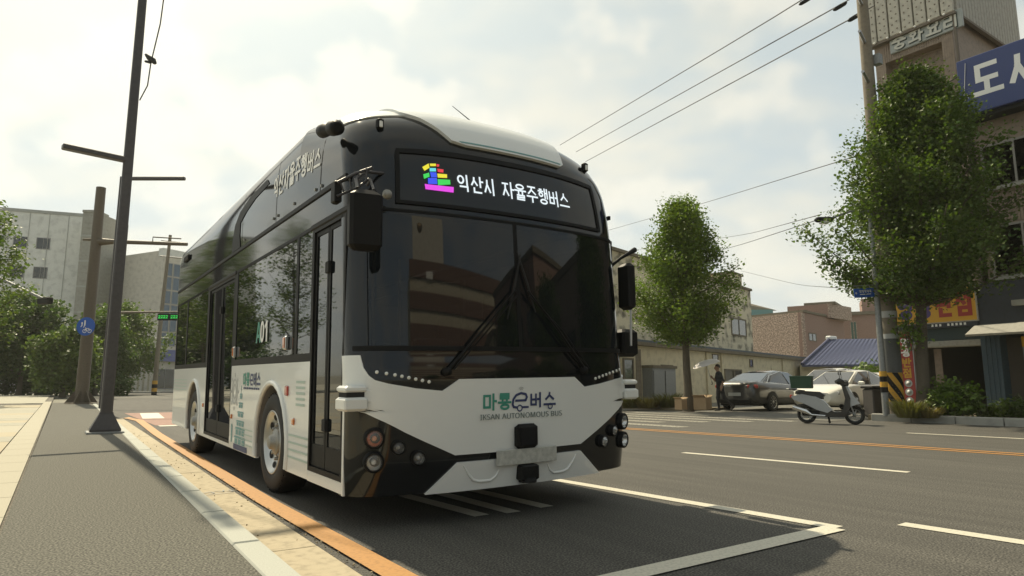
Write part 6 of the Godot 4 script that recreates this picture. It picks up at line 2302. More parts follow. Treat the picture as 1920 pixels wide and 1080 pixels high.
func roadside() -> void:
	var g: Geo
	M.leaf_ginkgo = leaf_mat(0.15, 0.225, 0.035)
	M.leaf_ginkgo2 = leaf_mat(0.095, 0.15, 0.032)
	var p := flat(at(1291, 770, 23.9), 0.09)
	tree("ginkgo_tree", "smaller egg shaped ginkgo standing in front of the stained house", p, {"h0": 2.75, "h1": at(1290, 384, 23.9).y - 0.1, "r": 2.1, "trunk": 0.16, "branches": 76, "per": 38, "clump": 0.24, "leaf": 0.10, "leaves": 16, "key": "ginkgo", "mat": M.leaf_ginkgo, "seed": 5, "taper": 0.62, "even": 0.9}, "ginkgos along the road")
	p = flat(at(1733, 780, 17.6), 0.13)
	tree("ginkgo_tree", "big dense ginkgo standing in front of the brown tiled shop house", p, {"h0": 3.5, "h1": at(1712, 152, 17.6).y - 0.1, "r": 2.6, "trunk": 0.17, "lean": Vector3(0.45, 0, 0.3), "branches": 100, "per": 54, "clump": 0.24, "leaf": 0.09, "leaves": 16, "key": "ginkgo", "mat": M.leaf_ginkgo2, "seed": 9, "taper": 0.62, "even": 0.9}, "ginkgos along the road")
	bush("ivy_shoot", "bright leafy shoots growing on the trunk of the big ginkgo", p + Vector3(-0.35, 1.75, -0.05), Vector3(0.5, 1.25, 0.5), 70, 0.09, M.leaf_light, Color(1.0, 1.05, 0.8), 71, "shoots")
	# bushes of the planting bed
	bush("shrub", "bright green leafy shrub below the dark shop opening", flat(at(1790, 780, 17.2), 0.13), Vector3(1.35, 1.0, 1.2), 420, 0.10, M.leaf_light, Color(1.0, 1.05, 0.75), 72)
	bush("shrub", "low grey green shrub in front of the blue pillar", flat(at(1906, 780, 17.0), 0.13), Vector3(1.3, 0.55, 1.0), 260, 0.08, M.leaf_mid, Color(0.9, 0.9, 0.9), 73)
	bush("shrub", "small shrub behind the kerb beside the green shrub", flat(at(1850, 780, 17.0), 0.13), Vector3(0.8, 0.3, 0.6), 120, 0.07, M.leaf_mid, Color(1.0, 0.9, 0.8), 74)
	bush("shrub", "bushy shrub in the yard in front of the blue roofed house", flat(at(1630, 740, 34.0), 0.0), Vector3(3.4, 1.9, 2.4), 420, 0.2, M.leaf_light, Color(0.9, 0.95, 0.8), 75)
	M.blade = leaf_mat(0.14, 0.14, 0.05)
	M.blade_dry = leaf_mat(0.24, 0.2, 0.09)
	tuft("arching grass clump at the foot of the banded concrete pole", flat(at(1705, 780, 16.9), 0.13), Vector3(1.0, 0.5, 0.9), 420, M.blade, 81)
	tuft("dry grass clump between the pole and the green shrub", flat(at(1742, 780, 16.8), 0.13), Vector3(0.9, 0.32, 0.7), 260, M.blade_dry, 82)
	tuft("weedy grass clump beside the grey shed", flat(at(1255, 762, 25.5), 0.1), Vector3(1.7, 0.6, 0.8), 420, M.blade, 83)
	tuft("pale dry grass clump behind the bus corner", flat(at(1215, 765, 25.0), 0.1), Vector3(1.6, 0.45, 0.8), 380, M.blade_dry, 84)
	tuft("green weed clump at the corner post of the shed", flat(at(1180, 766, 25.0), 0.1), Vector3(1.6, 0.5, 0.9), 420, M.blade, 85)
	# concrete pole with warning bands
	p = flat(at(1681, 780, 18.0), 0.13)
	var t := thing("utility_pole", "thick concrete utility pole with yellow and black bands beside the big ginkgo", "utility pole", p)
	var H := 15.0
	g = Geo.new()
	g.tube([Vector3.ZERO, Vector3(0, H * 0.5, 0), Vector3(0, H, 0)], [0.215, 0.175, 0.13], 20)
	obj("shaft", g, M.concrete_pole, t)
	g = Geo.new()
	g.lathe([[0.228, 1.15], [0.222, 2.05]], 24)
	obj("poster_guard", g, mat(0.10, 0.105, 0.105, 0.8, 0, T.stain, 1.5), t)
	g = Geo.new()
	g.lathe([[0.226, 2.05], [0.224, 2.18]], 24)
	g.lathe([[0.22, 2.62], [0.218, 2.8]], 24)
	obj("collar", g, M.letter_grey, t)
	for k in 10:
		g = Geo.new()
		# slanted band: one turn of a ribbon round the shaft
		var rows := [[], []]
		for q in 13:
			var a := TAU * q / 12.0 + TAU * k / 10.0
			pass
		for q in 9:
			for e in 2:
				var f := q / 8.0
				var y := lerpf(0.38, 1.14, f)
				var a := TAU * (k + e) / 10.0 * 0.5 * 2.0 + f * 2.2
				rows[e].append(Vector3(cos(a) * 0.232, y, sin(a) * 0.232))
		g.grid(rows)
		obj("warning_band", g, M.band_yellow if k % 2 else M.black_plain, t)
	for y in [9.4, 10.6, 11.8]:
		g = Geo.new()
		g.tube([Vector3(-0.9, y, 0.3), Vector3(0.9, y, -0.3)], [0.045], 6)
		obj("cross_arm", g, M.steel, t)
	bx("bracket_box", Vector3(0.18, 10.1, 0.2), Vector3(0.2, 0.3, 0.2), M.pole_grey, t)
	# grey pole with street name plate and lamp
	p = flat(at(1662, 780, 17.7), 0.13)
	t = thing("sign_pole", "thin grey pole carrying a blue street name plate and a small lamp arm", "sign pole", p)
	var top := at(1632, 400, 17.7).y
	g = Geo.new()
	g.tube([Vector3.ZERO, Vector3(0, top * 0.5, 0), Vector3(0, top, 0)], [0.085, 0.075, 0.06], 12)
	obj("shaft", g, M.pole_grey, t)
	for k in 4:
		g = Geo.new()
		g.lathe([[0.093, 0.62 + k * 0.14], [0.092, 0.755 + k * 0.14]], 12)
		obj("warning_band", g, M.band_yellow if k % 2 else M.black_plain, t)
	g = Geo.new()
	var lh := at(1556, 410, 17.3) - p
	g.tube([Vector3(0, top - 0.1, 0), lh.lerp(Vector3(0, top, 0), 0.5) + Vector3(0, 0.06, 0), lh], [0.035, 0.03, 0.03], 8)
	obj("lamp_arm", g, M.pole_grey, t)
	g = Geo.new()
	g.cbox(at(1545, 412, 17.2) - p, Vector3(0.46, 0.13, 0.2), 0.04, Basis(Vector3.UP, -YAW))
	var lm := obj("lamp_head", g, M.black_plain, t)
	bx("lens", at(1545, 416, 17.15) - p + Vector3(0, -0.02, 0), Vector3(0.22, 0.08, 0.14), M.lens_clear, lm, Basis(Vector3.UP, -YAW), 0.02)
	# the plate itself
	var np := at(1620, 549, 17.4)
	t = thing("street_name_plate", "small blue street name plate bracketed to the thin grey pole", "sign", np, -YAW + 0.25)
	bx("plate", Vector3.ZERO, Vector3(0.64, 0.24, 0.02), M.sign_blue, t, Basis(Vector3.BACK, 0.09), 0.008)
	g = Geo.new()
	g.tube([Vector3(-0.3, 0.17, -0.01), Vector3(0.42, 0.235, -0.01)], [0.012], 6)
	g.tube([Vector3(-0.2, 0.1, -0.01), Vector3(-0.2, 0.18, -0.01)], [0.008], 4)
	g.tube([Vector3(0.2, 0.14, -0.01), Vector3(0.2, 0.21, -0.01)], [0.008], 4)
	obj("bracket", g, M.pole_grey, t)
	g = Geo.new()
	var pm := plane_map(Transform3D(Basis(Vector3.BACK, 0.09), Vector3(0, 0, 0.012)))
	for k in 5:
		var x := -0.13 + k * 0.08
		ribbon(g, [Vector2(x - 0.025, 0.06), Vector2(x + 0.025, 0.06), Vector2(x + 0.02, 0.005)], 0.016, pm, 0.0)
		ribbon(g, [Vector2(x - 0.02, 0.03), Vector2(x + 0.03, 0.015)], 0.014, pm, 0.0006)
	ribbon(g, [Vector2(-0.14, -0.04), Vector2(0.2, -0.04)], 0.02, pm, 0.0)
	ribbon(g, ring_pts(Vector2(-0.26, 0.0), Vector2(0.02, 0.02)), 0.014, pm, 0.0)
	obj("lettering", g, M.letter_white, t)
	# dark bin by the pole
	p = flat(at(1642, 775, 19.5), 0.009)
	t = thing("bin", "dark grey covered waste bin beside the thin grey pole", "bin", p, -0.5)
	bx("body", Vector3(0, 0.42, 0), Vector3(0.42, 0.84, 0.5), mat(0.05, 0.045, 0.042, 0.8, 0, T.stain, 1.0), t, Basis(), 0.05)
	bx("lid", Vector3(0, 0.87, 0), Vector3(0.48, 0.07, 0.56), M.black_plain, t, Basis(), 0.02)
	# cardboard at the foot of the small ginkgo
	var ci := 0
	for c in [[1318, 768, 0.5, 0.42, 0.45, 0.3], [1312, 760, 0.45, 0.3, 0.4, -0.4], [1277, 768, 0.3, 0.36, 0.3, 0.1]]:
		var q := gp(c[0], c[1], 0.1)
		t = thing("cardboard_box", ["large flattened cardboard box leaning at the foot of the small ginkgo", "cardboard box behind the large one at the small ginkgo", "little cardboard box on the shed side of the small ginkgo"][ci], "box", q, c[5], "boxes at the small ginkgo")
		bx("carton", Vector3(0, c[3] * 0.5, 0), Vector3(c[2], c[3], c[4]), M.cardboard, t, Basis(), 0.008)
		for s in [-1.0, 1.0]:
			bx("flap", Vector3(s * c[2] * 0.6, c[3] + 0.03, 0), Vector3(c[2] * 0.42, 0.008, c[4] * 0.96), M.cardboard, t, Basis(Vector3.BACK, s * 0.5))
		ci += 1

func build_wires() -> void:
	var i := 0
	for w in [
		[[1050, 272, 52.0], [1500, 4, 23.0], [1640, -95, 19.4], "highest power line running from the concrete pole over the bus roof"],
		[[1080, 285, 52.0], [1585, 4, 21.0], [1640, -30, 19.4], "middle power line running from the concrete pole over the bus roof"],
		[[1098, 303, 52.0], [1600, 33, 20.5], [1640, 10, 19.4], "lowest power line of the three over the bus roof"],
		[[1140, 432, 60.0], [1330, 378, 40.0], [1640, 282, 19.4], "thin line behind the small ginkgo rising to the big ginkgo"],
		[[1150, 520, 70.0], [1380, 462, 40.0], [1540, 410, 20.5], "sagging cable from the small ginkgo to the lamp head"],
		[[1180, 470, 80.0], [1400, 440, 50.0], [1540, 402, 22.0], "faint wire above the sagging cable"],
		[[1390, 508, 70.0], [1500, 535, 50.0], [1650, 545, 20.0], "low wire over the brick building"]]:
		var p0 := at(w[0][0], w[0][1], w[0][2])
		var p1 := at(w[1][0], w[1][1], w[1][2])
		var p2 := at(w[2][0], w[2][1], w[2][2])
		var path := []
		for k in 13:
			var f := k / 12.0
			path.append(p0.lerp(p1, f * 2.0) if f < 0.5 else p1.lerp(p2, f * 2.0 - 1.0))
		var g := Geo.new()
		# smooth the corner in the middle
		for s in 2:
			var q := path.duplicate()
			for k in range(1, 12):
				q[k] = (path[k - 1] + path[k] * 2.0 + path[k + 1]) * 0.25
			path = q
		g.tube(path, [0.022 if i < 3 else 0.016], 5)
		var o := obj("power_line", g, M.wire)
		tag(o, w[3], "power line", "overhead lines")
		i += 1
	for u in [[1575, 12, 21.2], [1603, 32, 20.4], [1510, 2, 22.8]]:
		var g := Geo.new()
		var c := at(u[0], u[1], u[2])
		var d := (at(u[0] + 10, u[1] - 6, u[2]) - at(u[0] - 10, u[1] + 6, u[2])).normalized()
		g.tube([c - d * 0.28, c - d * 0.2, c, c + d * 0.2, c + d * 0.28], [0.03, 0.07, 0.075, 0.07, 0.03], 8)
		var o := obj("insulator", g, M.black_plain)
		tag(o, ["dark insulator on the middle power line", "dark insulator on the lowest power line", "dark insulator on the highest power line"][[[1575], [1603], [1510]].find([u[0]])], "insulator", "insulators on the power lines")

# ---------------------------------------------------------------- what the windscreen mirrors: a striped block down the road behind the viewer
func build_behind() -> void:
	var brown := mat(0.18, 0.105, 0.075, 0.9, 0, T.stain, 0.1)
	var cream := mat(0.52, 0.47, 0.36, 0.9, 0, T.stain, 0.1)
	var Z := 58.0
	var t := thing("striped_block", "brown and cream banded block standing down the road", "building", Vector3(20, 0, Z))
	bx("wall", Vector3(4, 10, 6), Vector3(34, 20, 11.8), cream, t)
	for k in 6:
		bx("brown_band", Vector3(4, 2.6 + k * 3.4, 0), Vector3(34.2, 1.9, 0.3), brown, t)
	for k in 4:
		bx("window", Vector3(-8 + k * 7.0, 4.5, 0.05), Vector3(3.2, 1.2, 0.1), M.dark_pane, t)
	bx("wall_sign", Vector3(-6.5, 19.0, -0.2), Vector3(2.2, 0.8, 0.1), M.letter_white, t)
	var b := thing("roof_banner", "pale banner with a portrait above the banded block", "banner", Vector3(13.5, 20.2, Z + 1.0))
	bx("sheet", Vector3(0, 4.0, 0), Vector3(10.5, 7.0, 0.12), M.white_frame, b)
	bx("frame", Vector3(0, 0.35, 0.2), Vector3(11.0, 0.35, 0.3), M.black_plain, b)
	for x in [-4.0, 0.0, 4.0]:
		bx("post", Vector3(x, 0.1, 0.5), Vector3(0.3, 1.2, 0.3), M.black_plain, b)
	var g := Geo.new()
	g.lathe([[0.0, 0.0], [0.9, 0.02], [0.0, 0.03]], 16, Transform3D(Basis(Vector3.RIGHT, -PI / 2), Vector3(-2.8, 4.6, -0.07)))
	obj("portrait_print", g, M.cardboard, b)
	# the street front goes on past the viewer
	var wall := [M.tile2, M.brick2, M.beige2]
	for k in 3:
		var z0: float = [7.5, 20.0, 34.0][k]
		var ln: float = [11.5, 13.0, 14.0][k]
		var h: float = [8.5, 11.5, 9.0][k]
		t = thing("street_building", ["brown tiled shop house next along the street", "four storey brick shop house along the street", "beige shop house at the end of the street"][k], "building", Vector3(23.2, 0, z0 + ln * 0.5))
		bx("wall", Vector3(5, h * 0.5, 0), Vector3(10, h, ln - 0.3), wall[k], t)
		bx("fascia", Vector3(-0.15, 3.2, 0), Vector3(0.3, 0.9, ln - 0.6), M.shop_navy, t)
		bx("parapet", Vector3(5, h + 0.2, 0), Vector3(10.3, 0.4, ln), M.mould, t)
		for r in int(h / 3.0) - 1:
			for q in 4:
				var w := bx("window", Vector3(-0.04, 4.9 + r * 2.8, -ln * 0.5 + ln * (q + 0.5) / 4.0), Vector3(0.1, 1.5, ln * 0.17), M.mould, t)
				bx("pane", Vector3(-0.1, 4.9 + r * 2.8, -ln * 0.5 + ln * (q + 0.5) / 4.0), Vector3(0.02, 1.3, ln * 0.17 - 0.2), M.dark_pane, w)
		for q in 3:
			bx("shopfront", Vector3(-0.05, 1.3, -ln * 0.5 + ln * (q + 0.5) / 3.0), Vector3(0.12, 2.4, ln * 0.26), M.dark_pane, t)
	for k in 4:
		tree("ginkgo_tree", ["ginkgo next along the kerb past the big one", "third ginkgo along the kerb", "fourth ginkgo along the kerb", "ginkgo in front of the banded block"][k], Vector3([18.9, 19.1, 19.3, 12.0][k], 0.0, [4.5, 13.0, 22.0, 50.0][k]), {"h0": 2.6, "h1": [8.2, 7.4, 8.0, 7.0][k], "r": 2.3, "trunk": 0.16, "branches": 50, "per": 24, "clump": 0.34, "leaf": 0.16, "leaves": 14, "key": "street", "mat": M.leaf_ginkgo2, "seed": 90 + k}, "ginkgos along the road")

# ---------------------------------------------------------------- vehicles; each faces its local +z
func car_wheel(parent: Node3D, x: float, y: float, z: float, r: float, side: float) -> void:
	var w := Node3D.new()
	w.name = "wheel"
	parent.add_child(w, true)
	w.position = Vector3(x, y, z)
	var xf := Transform3D(Basis(Vector3(0, side, 0), Vector3(side, 0, 0), Vector3(0, 0, -1)), Vector3.ZERO)
	var g := Geo.new()
	g.lathe([[r * 0.66, -0.1], [r * 0.95, -0.1], [r, -0.06], [r, 0.06], [r * 0.95, 0.095], [r * 0.72, 0.1], [r * 0.68, 0.085], [r * 0.66, -0.1]], 24, xf)
	obj("tyre", g, M.rubber, w)
	g = Geo.new()
	g.lathe([[r * 0.7, 0.07], [r * 0.68, 0.09], [r * 0.62, 0.06], [r * 0.6, 0.0]], 24, xf)
	for k in 10:
		var a := TAU * k / 10.0
		var d := Vector3(cos(a), 0, sin(a))
		g.tube([xf * (d * r * 0.12 + Vector3(0, 0.06, 0)), xf * (d * r * 0.64 + Vector3(0, 0.07, 0))], [0.022, 0.016], 4, false)
	g.lathe([[r * 0.18, 0.05], [r * 0.16, 0.085], [0.0, 0.09]], 12, xf)
	obj("rim", g, M.aluminium, w)
	g = Geo.new()
	g.lathe([[r * 0.62, 0.012], [0.0, 0.012]], 20, xf)
	obj("brake_disc", g, M.bus_gap, w)

func make_car(called: String, label: String, where: Vector3, turn: float, paint: Material, o: Dictionary, group: String) -> Node3D:
	var t := thing(called, label, "car", where, turn, group)
	var k: float = o.get("high", 1.0)      # taller cars stretch the cabin
	var suv: bool = o.get("suv", false)
	var L := [[-2.42, 0.66, 0.42, 0.78, 0.90], [-2.38, 0.80, 0.32, 0.84, 1.0], [-2.15, 0.88, 0.24, 0.90, 1.06], [-1.5, 0.925, 0.21, 0.93, 1.03], [-0.6, 0.93, 0.2, 0.93, 0.98], [0.5, 0.93, 0.2, 0.91, 0.95], [1.3, 0.92, 0.2, 0.87, 0.96], [1.9, 0.885, 0.22, 0.78, 0.87], [2.25, 0.80, 0.25, 0.68, 0.77], [2.42, 0.62, 0.34, 0.60, 0.66]]
	var rows := []
	for s in L:
		var half := []
		var w: float = s[1]
		half.append(Vector3(w * 0.86, s[2], s[0]))
		half.append(Vector3(w * 0.985, s[2] + 0.10, s[0]))
		half.append(Vector3(w, lerpf(s[2], s[3], 0.45) * k, s[0]))
		half.append(Vector3(w * 0.995, lerpf(s[2], s[3], 0.75) * k, s[0]))
		half.append(Vector3(w * 0.955, s[3] * k, s[0]))
		half.append(Vector3(w * 0.86, s[4] * k, s[0]))
		half.append(Vector3(w * 0.45, s[4] * k + 0.02, s[0]))
		var ring := half.duplicate()
		for q in range(half.size() - 1, -1, -1):
			ring.append(Vector3(-half[q].x, half[q].y, half[q].z))
		rows.append(ring)
	var g := Geo.new()
	g.grid(rows, true)
	g.fan(rows[0], true)
	g.fan(rows[-1], false)
	obj("body", g, paint, t)
	# cabin
	var rz := -2.1 if suv else -1.85
	var rt := -1.85 if suv else -0.85
	var A := [Vector3(0.76, 1.02 * k, rz), Vector3(0.80, 0.94 * k, 0.0), Vector3(0.74, 0.93 * k, 1.45)]
	var B := [Vector3(0.56, 1.39 * k, rt), Vector3(0.60, 1.45 * k, -0.25), Vector3(0.56, 1.41 * k, 0.42)]
	g = Geo.new()
	var crows := []
	for q in 3:
		crows.append([A[q], A[q].lerp(B[q], 0.5) + Vector3(0.03, 0, 0), B[q], Vector3(0.3, B[q].y + 0.035, B[q].z), Vector3(-0.3, B[q].y + 0.035, B[q].z), Vector3(-B[q].x, B[q].y, B[q].z), (A[q].lerp(B[q], 0.5) + Vector3(0.03, 0, 0)) * Vector3(-1, 1, 1), A[q] * Vector3(-1, 1, 1)])
	g.grid(crows)
	var m := func(v: Vector3) -> Vector3: return v * Vector3(-1, 1, 1)
	g.quad(A[0], B[0], m.call(B[0]), m.call(A[0]))
	g.quad(A[2], m.call(A[2]), m.call(B[2]), B[2])
	obj("cabin", g, paint, t)
	var pane := func(called2: String, a: Vector3, b: Vector3, c: Vector3, d: Vector3, out: Vector3) -> void:
		var gg := Geo.new()
		var c0 := (a + b + c + d) * 0.25
		gg.quad(c0.lerp(a, 0.92) + out, c0.lerp(b, 0.92) + out, c0.lerp(c, 0.92) + out, c0.lerp(d, 0.92) + out)
		obj(called2, gg, M.car_glass, t)
	pane.call("rear_window", A[0], B[0], m.call(B[0]), m.call(A[0]), Vector3(0, 0.01, -0.012))
	pane.call("windscreen", A[2], m.call(A[2]), m.call(B[2]), B[2], Vector3(0, 0.012, 0.012))
	for s in [1.0, -1.0]:
		var f := Vector3(s, 1, 1)
		var bulge := Vector3(s * 0.042, 0.0, 0)
		pane.call("side_window", A[1] * f, A[2].lerp(A[1], 0.12) * f, B[2] * f, B[1] * f, bulge)
		pane.call("side_window", A[0].lerp(A[1], 0.2) * f, A[1] * f, B[1] * f, B[0] * f, bulge)
		g = Geo.new()
		g.tube([A[0] * f + bulge * 0.6 + Vector3(0, 0.02, 0.1), A[1] * f + bulge + Vector3(0, 0.0, 0), A[2] * f + bulge * 0.6], [0.011], 5)
		if not suv:
			g.tube([A[0].lerp(A[1], 0.15) * f + bulge * 0.8, B[0].lerp(A[0], 0.3) * f + bulge, B[1] * f + bulge * 0.6], [0.012], 5)
		obj("window_trim", g, M.chrome, t)
		bx("door_mirror", Vector3(s * 0.98, 1.0 * k, 0.95), Vector3(0.2, 0.13, 0.1), paint, t, Basis(), 0.03)
		bx("door_handle", Vector3(s * 0.935, 0.80 * k, -0.35), Vector3(0.02, 0.03, 0.2), M.chrome, t, Basis(), 0.006)
		bx("headlight", Vector3(s * 0.66, 0.66 * k, 2.22), Vector3(0.34, 0.12, 0.14), M.lens_clear, t, Basis(Vector3.UP, s * 0.45), 0.03)
		bx("tail_light", Vector3(s * 0.68, 0.88 * k, -2.33), Vector3(0.38, 0.13, 0.1), M.lens_red, t, Basis(Vector3.UP, -s * 0.35), 0.025)
		for z in [-1.42, 1.42]:
			g = Geo.new()
			g.lathe([[0.37, 0.0], [0.0, 0.004]], 24, Transform3D(Basis(Vector3(0, s, 0), Vector3(s, 0, 0), Vector3(0, 0, -1)), Vector3(s * (0.936 if z < 0 else 0.925), 0.34, z)))
			obj("wheel_arch", g, M.bus_gap, t)
			car_wheel(t, s * 0.86, 0.325, z, 0.325, s)
	bx("number_plate", Vector3(0, 0.60, -2.425), Vector3(0.5, 0.12, 0.02), M.plate, t, Basis(), 0.004)
	bx("number_plate", Vector3(0, 0.42, 2.44), Vector3(0.5, 0.11, 0.02), M.plate, t, Basis(), 0.004)
	bx("tail_strip", Vector3(0, 0.90 * k, -2.41), Vector3(1.0, 0.035, 0.02), M.chrome, t, Basis(), 0.004)
	bx("lower_bumper", Vector3(0, 0.35, -2.36), Vector3(1.4, 0.16, 0.12), M.bus_trim, t, Basis(), 0.03)
	bx("grille", Vector3(0, 0.55, 2.40), Vector3(0.8, 0.2, 0.06), M.bus_trim, t, Basis(), 0.02)
	bx("floor_pan", Vector3(0, 0.24, 0), Vector3(1.6, 0.1, 4.2), M.bus_trim, t)
	return t

func facing(d: Vector3) -> float:
	return atan2(d.x, d.z)

func build_vehicles() -> void:
	M.car_glass = coat(mat(0.012, 0.014, 0.017, 0.1), 1.0, 0.02)
	var dark := coat(mat(0.035, 0.034, 0.032, 0.35, 0.1), 1.0, 0.03)
	var white := coat(mat(0.74, 0.72, 0.64, 0.4), 0.8, 0.04)
	var r := Vector3(cos(YAW), 0, sin(YAW))
	var f := Vector3(sin(YAW), 0, -cos(YAW))
	var p := gp(1395, 771, 0.01)
	var d := (r * 0.766 + f * 0.643).normalized()
	make_car("parked_car", "dark grey saloon parked tail out in front of the stained house", p + d * 2.1 + f * 0.4, facing(d), dark, {}, "cars parked in the yard")
	d = (-r * 0.80 - f * 0.6).normalized()
	make_car("parked_car", "white saloon parked behind the scooter beside the waste bin", flat(at(1590, 750, 24.5), 0.01), facing(d), white, {}, "cars parked in the yard")
	make_car("parked_car", "white tall estate car parked behind the white saloon", flat(at(1560, 740, 31.0), 0.01), facing(d), white, {"high": 1.16, "suv": true}, "cars parked in the yard")
	make_car("parked_car", "second white saloon half hidden between estate car and dark bin", flat(at(1635, 740, 29.5), 0.01), facing(d), white, {}, "cars parked in the yard")
	build_scooter()

func build_scooter() -> void:
	var a := gp(1521, 794)
	var b := gp(1596, 796)
	var d := (b - a).normalized()
	var t := thing("scooter", "black and silver delivery scooter with a green crate on its rack", "scooter", (a + b) * 0.5, atan2(-d.z, d.x))
	var silver := coat(mat(0.42, 0.44, 0.45, 0.35, 0.3), 0.8, 0.05)
	var blk := coat(mat(0.02, 0.02, 0.02, 0.4), 0.6, 0.1)
	var hw := 0.53
	var side := func(g: Geo, poly: Array, w: float) -> void:
		var pl := PackedVector2Array()
		for q in poly:
			pl.append(Vector2(q[0], q[1]))
		g.prism(pl, w, Transform3D(Basis(), Vector3(0, 0, w * 0.5)))
	for x in [-hw, hw]:
		var w := Node3D.new()
		w.name = "wheel"
		t.add_child(w, true)
		w.position = Vector3(x, 0.225, 0)
		var g := Geo.new()
		var rows := []
		for k in 24:
			var an := TAU * k / 24.0
			var ring := []
			for q in 8:
				var e := TAU * q / 8.0
				var rr := 0.18 + cos(e) * 0.045
				ring.append(Vector3(cos(an) * rr, sin(an) * rr, sin(e) * 0.045))
			rows.append(ring)
		rows.append(rows[0])
		g.grid(rows, true)
		obj("tyre", g, M.rubber, w)
		g = Geo.new()
		for k in 5:
			var an := TAU * k / 5.0
			g.tube([Vector3(cos(an), sin(an), 0) * 0.03, Vector3(cos(an), sin(an), 0) * 0.145], [0.018, 0.012], 5)
		g.lathe([[0.15, -0.03], [0.15, 0.03], [0.135, 0.03], [0.135, -0.03]], 20, Transform3D(Basis(Vector3.RIGHT, PI / 2), Vector3.ZERO))
		g.lathe([[0.04, -0.06], [0.04, 0.06], [0.0, 0.06]], 10, Transform3D(Basis(Vector3.RIGHT, PI / 2), Vector3.ZERO))
		obj("rim", g, M.aluminium, w)
	var g := Geo.new()
	side.call(g, [[-0.86, 0.66], [-0.80, 0.58], [-0.55, 0.48], [-0.28, 0.34], [-0.05, 0.27], [0.06, 0.34], [-0.12, 0.56], [-0.32, 0.66], [-0.6, 0.72]], 0.27)
	obj("rear_fairing", g, silver, t)
	g = Geo.new()
	side.call(g, [[-0.42, 0.3], [-0.1, 0.17], [0.3, 0.17], [0.46, 0.24], [0.42, 0.30], [0.1, 0.30], [-0.02, 0.36], [-0.3, 0.44]], 0.25)
	obj("footboard", g, blk, t)
	g = Geo.new()
	side.call(g, [[-0.76, 0.72], [-0.3, 0.665], [-0.14, 0.62], [-0.08, 0.70], [-0.2, 0.775], [-0.45, 0.79], [-0.74, 0.80]], 0.25)
	obj("seat", g, blk, t)
	g = Geo.new()
	side.call(g, [[0.24, 0.26], [0.36, 0.24], [0.46, 0.40], [0.47, 0.62], [0.38, 0.92], [0.30, 0.94], [0.36, 0.62], [0.32, 0.42]], 0.36)
	obj("leg_shield", g, blk, t)
	g = Geo.new()
	side.call(g, [[0.45, 0.42], [0.60, 0.48], [0.68, 0.50], [0.56, 0.66], [0.42, 0.92], [0.39, 0.92], [0.48, 0.62]], 0.30)
	obj("front_fairing", g, silver, t)
	g = Geo.new()
	var rows := []
	for k in 9:
		var an := lerpf(0.35, 2.5, k / 8.0)
		var line := []
		for q in 5:
			var e := lerpf(-1.2, 1.2, q / 4.0)
			line.append(Vector3(hw + cos(an) * (0.225 + cos(e) * 0.03), 0.225 + sin(an) * (0.225 + cos(e) * 0.03), sin(e) * 0.07))
		rows.append(line)
	g.grid(rows)
	obj("front_mudguard", g, blk, t)
	g = Geo.new()
	for s in [-0.06, 0.06]:
		g.tube([Vector3(hw, 0.225, s), Vector3(0.42, 0.62, s)], [0.02], 6)
	g.tube([Vector3(0.42, 0.6, 0), Vector3(0.34, 1.0, 0)], [0.025], 8)
	obj("fork", g, M.steel, t)
	g = Geo.new()
	g.tube([Vector3(0.24, 1.02, -0.34), Vector3(0.33, 1.0, -0.14), Vector3(0.33, 1.0, 0.14), Vector3(0.24, 1.02, 0.34)], [0.016], 6)
	g.cbox(Vector3(0.36, 0.98, 0), Vector3(0.18, 0.16, 0.24), 0.04)
	obj("handlebar", g, blk, t)
	for s in [-1.0, 1.0]:
		g = Geo.new()
		g.tube([Vector3(0.20, 1.02, s * 0.36), Vector3(0.26, 1.03, s * 0.30), Vector3(0.33, 1.01, s * 0.2)], [0.04, 0.085, 0.05], 10)
		obj("hand_cover", g, blk, t)
		g = Geo.new()
		g.tube([Vector3(0.3, 1.02, s * 0.22), Vector3(0.27, 1.2, s * 0.3)], [0.007], 5)
		g.cbox(Vector3(0.265, 1.23, s * 0.31), Vector3(0.025, 0.08, 0.12), 0.02)
		obj("mirror", g, blk, t)
	bx("headlamp", Vector3(0.60, 0.60, 0), Vector3(0.06, 0.09, 0.2), M.lens_clear, t, Basis(Vector3.BACK, -0.9), 0.02)
	bx("tail_lamp", Vector3(-0.86, 0.66, 0), Vector3(0.05, 0.08, 0.2), M.lens_red, t, Basis(), 0.015)
	g = Geo.new()
	g.tube([Vector3(-0.1, 0.2, 0.13), Vector3(-0.4, 0.22, 0.16), Vector3(-0.52, 0.3, 0.17), Vector3(-0.82, 0.40, 0.17)], [0.02, 0.025, 0.06, 0.055], 10)
	obj("muffler", g, M.chrome, t)
	bx("engine", Vector3(-0.42, 0.27, 0.03), Vector3(0.42, 0.16, 0.2), M.bus_trim, t, Basis(), 0.03)
	g = Geo.new()
	side.call(g, [[-0.80, 0.36], [-0.72, 0.46], [-0.52, 0.50], [-0.36, 0.44], [-0.50, 0.455], [-0.68, 0.42]], 0.12)
	obj("rear_mudguard", g, blk, t)
	g = Geo.new()
	g.tube([Vector3(-0.05, 0.2, 0.08), Vector3(-0.02, 0.02, 0.16)], [0.014], 5)
	g.tube([Vector3(-0.05, 0.2, -0.08), Vector3(-0.02, 0.02, -0.16)], [0.014], 5)
	obj("stand", g, M.bus_trim, t)
	g = Geo.new()
	g.tube([Vector3(-0.55, 0.8, 0.1), Vector3(-0.9, 0.84, 0.1)], [0.012], 5)
	g.tube([Vector3(-0.55, 0.8, -0.1), Vector3(-0.9, 0.84, -0.1)], [0.012], 5)
	obj("rack", g, M.bus_trim, t)
	# crate strapped on the rack
	var green := mat(0.015, 0.06, 0.03, 0.6)
	var c := thing("crate", "dark green plastic crate strapped on the scooter rack", "crate", t.transform * Vector3(-0.60, 0.857, 0), t.rotation.y)
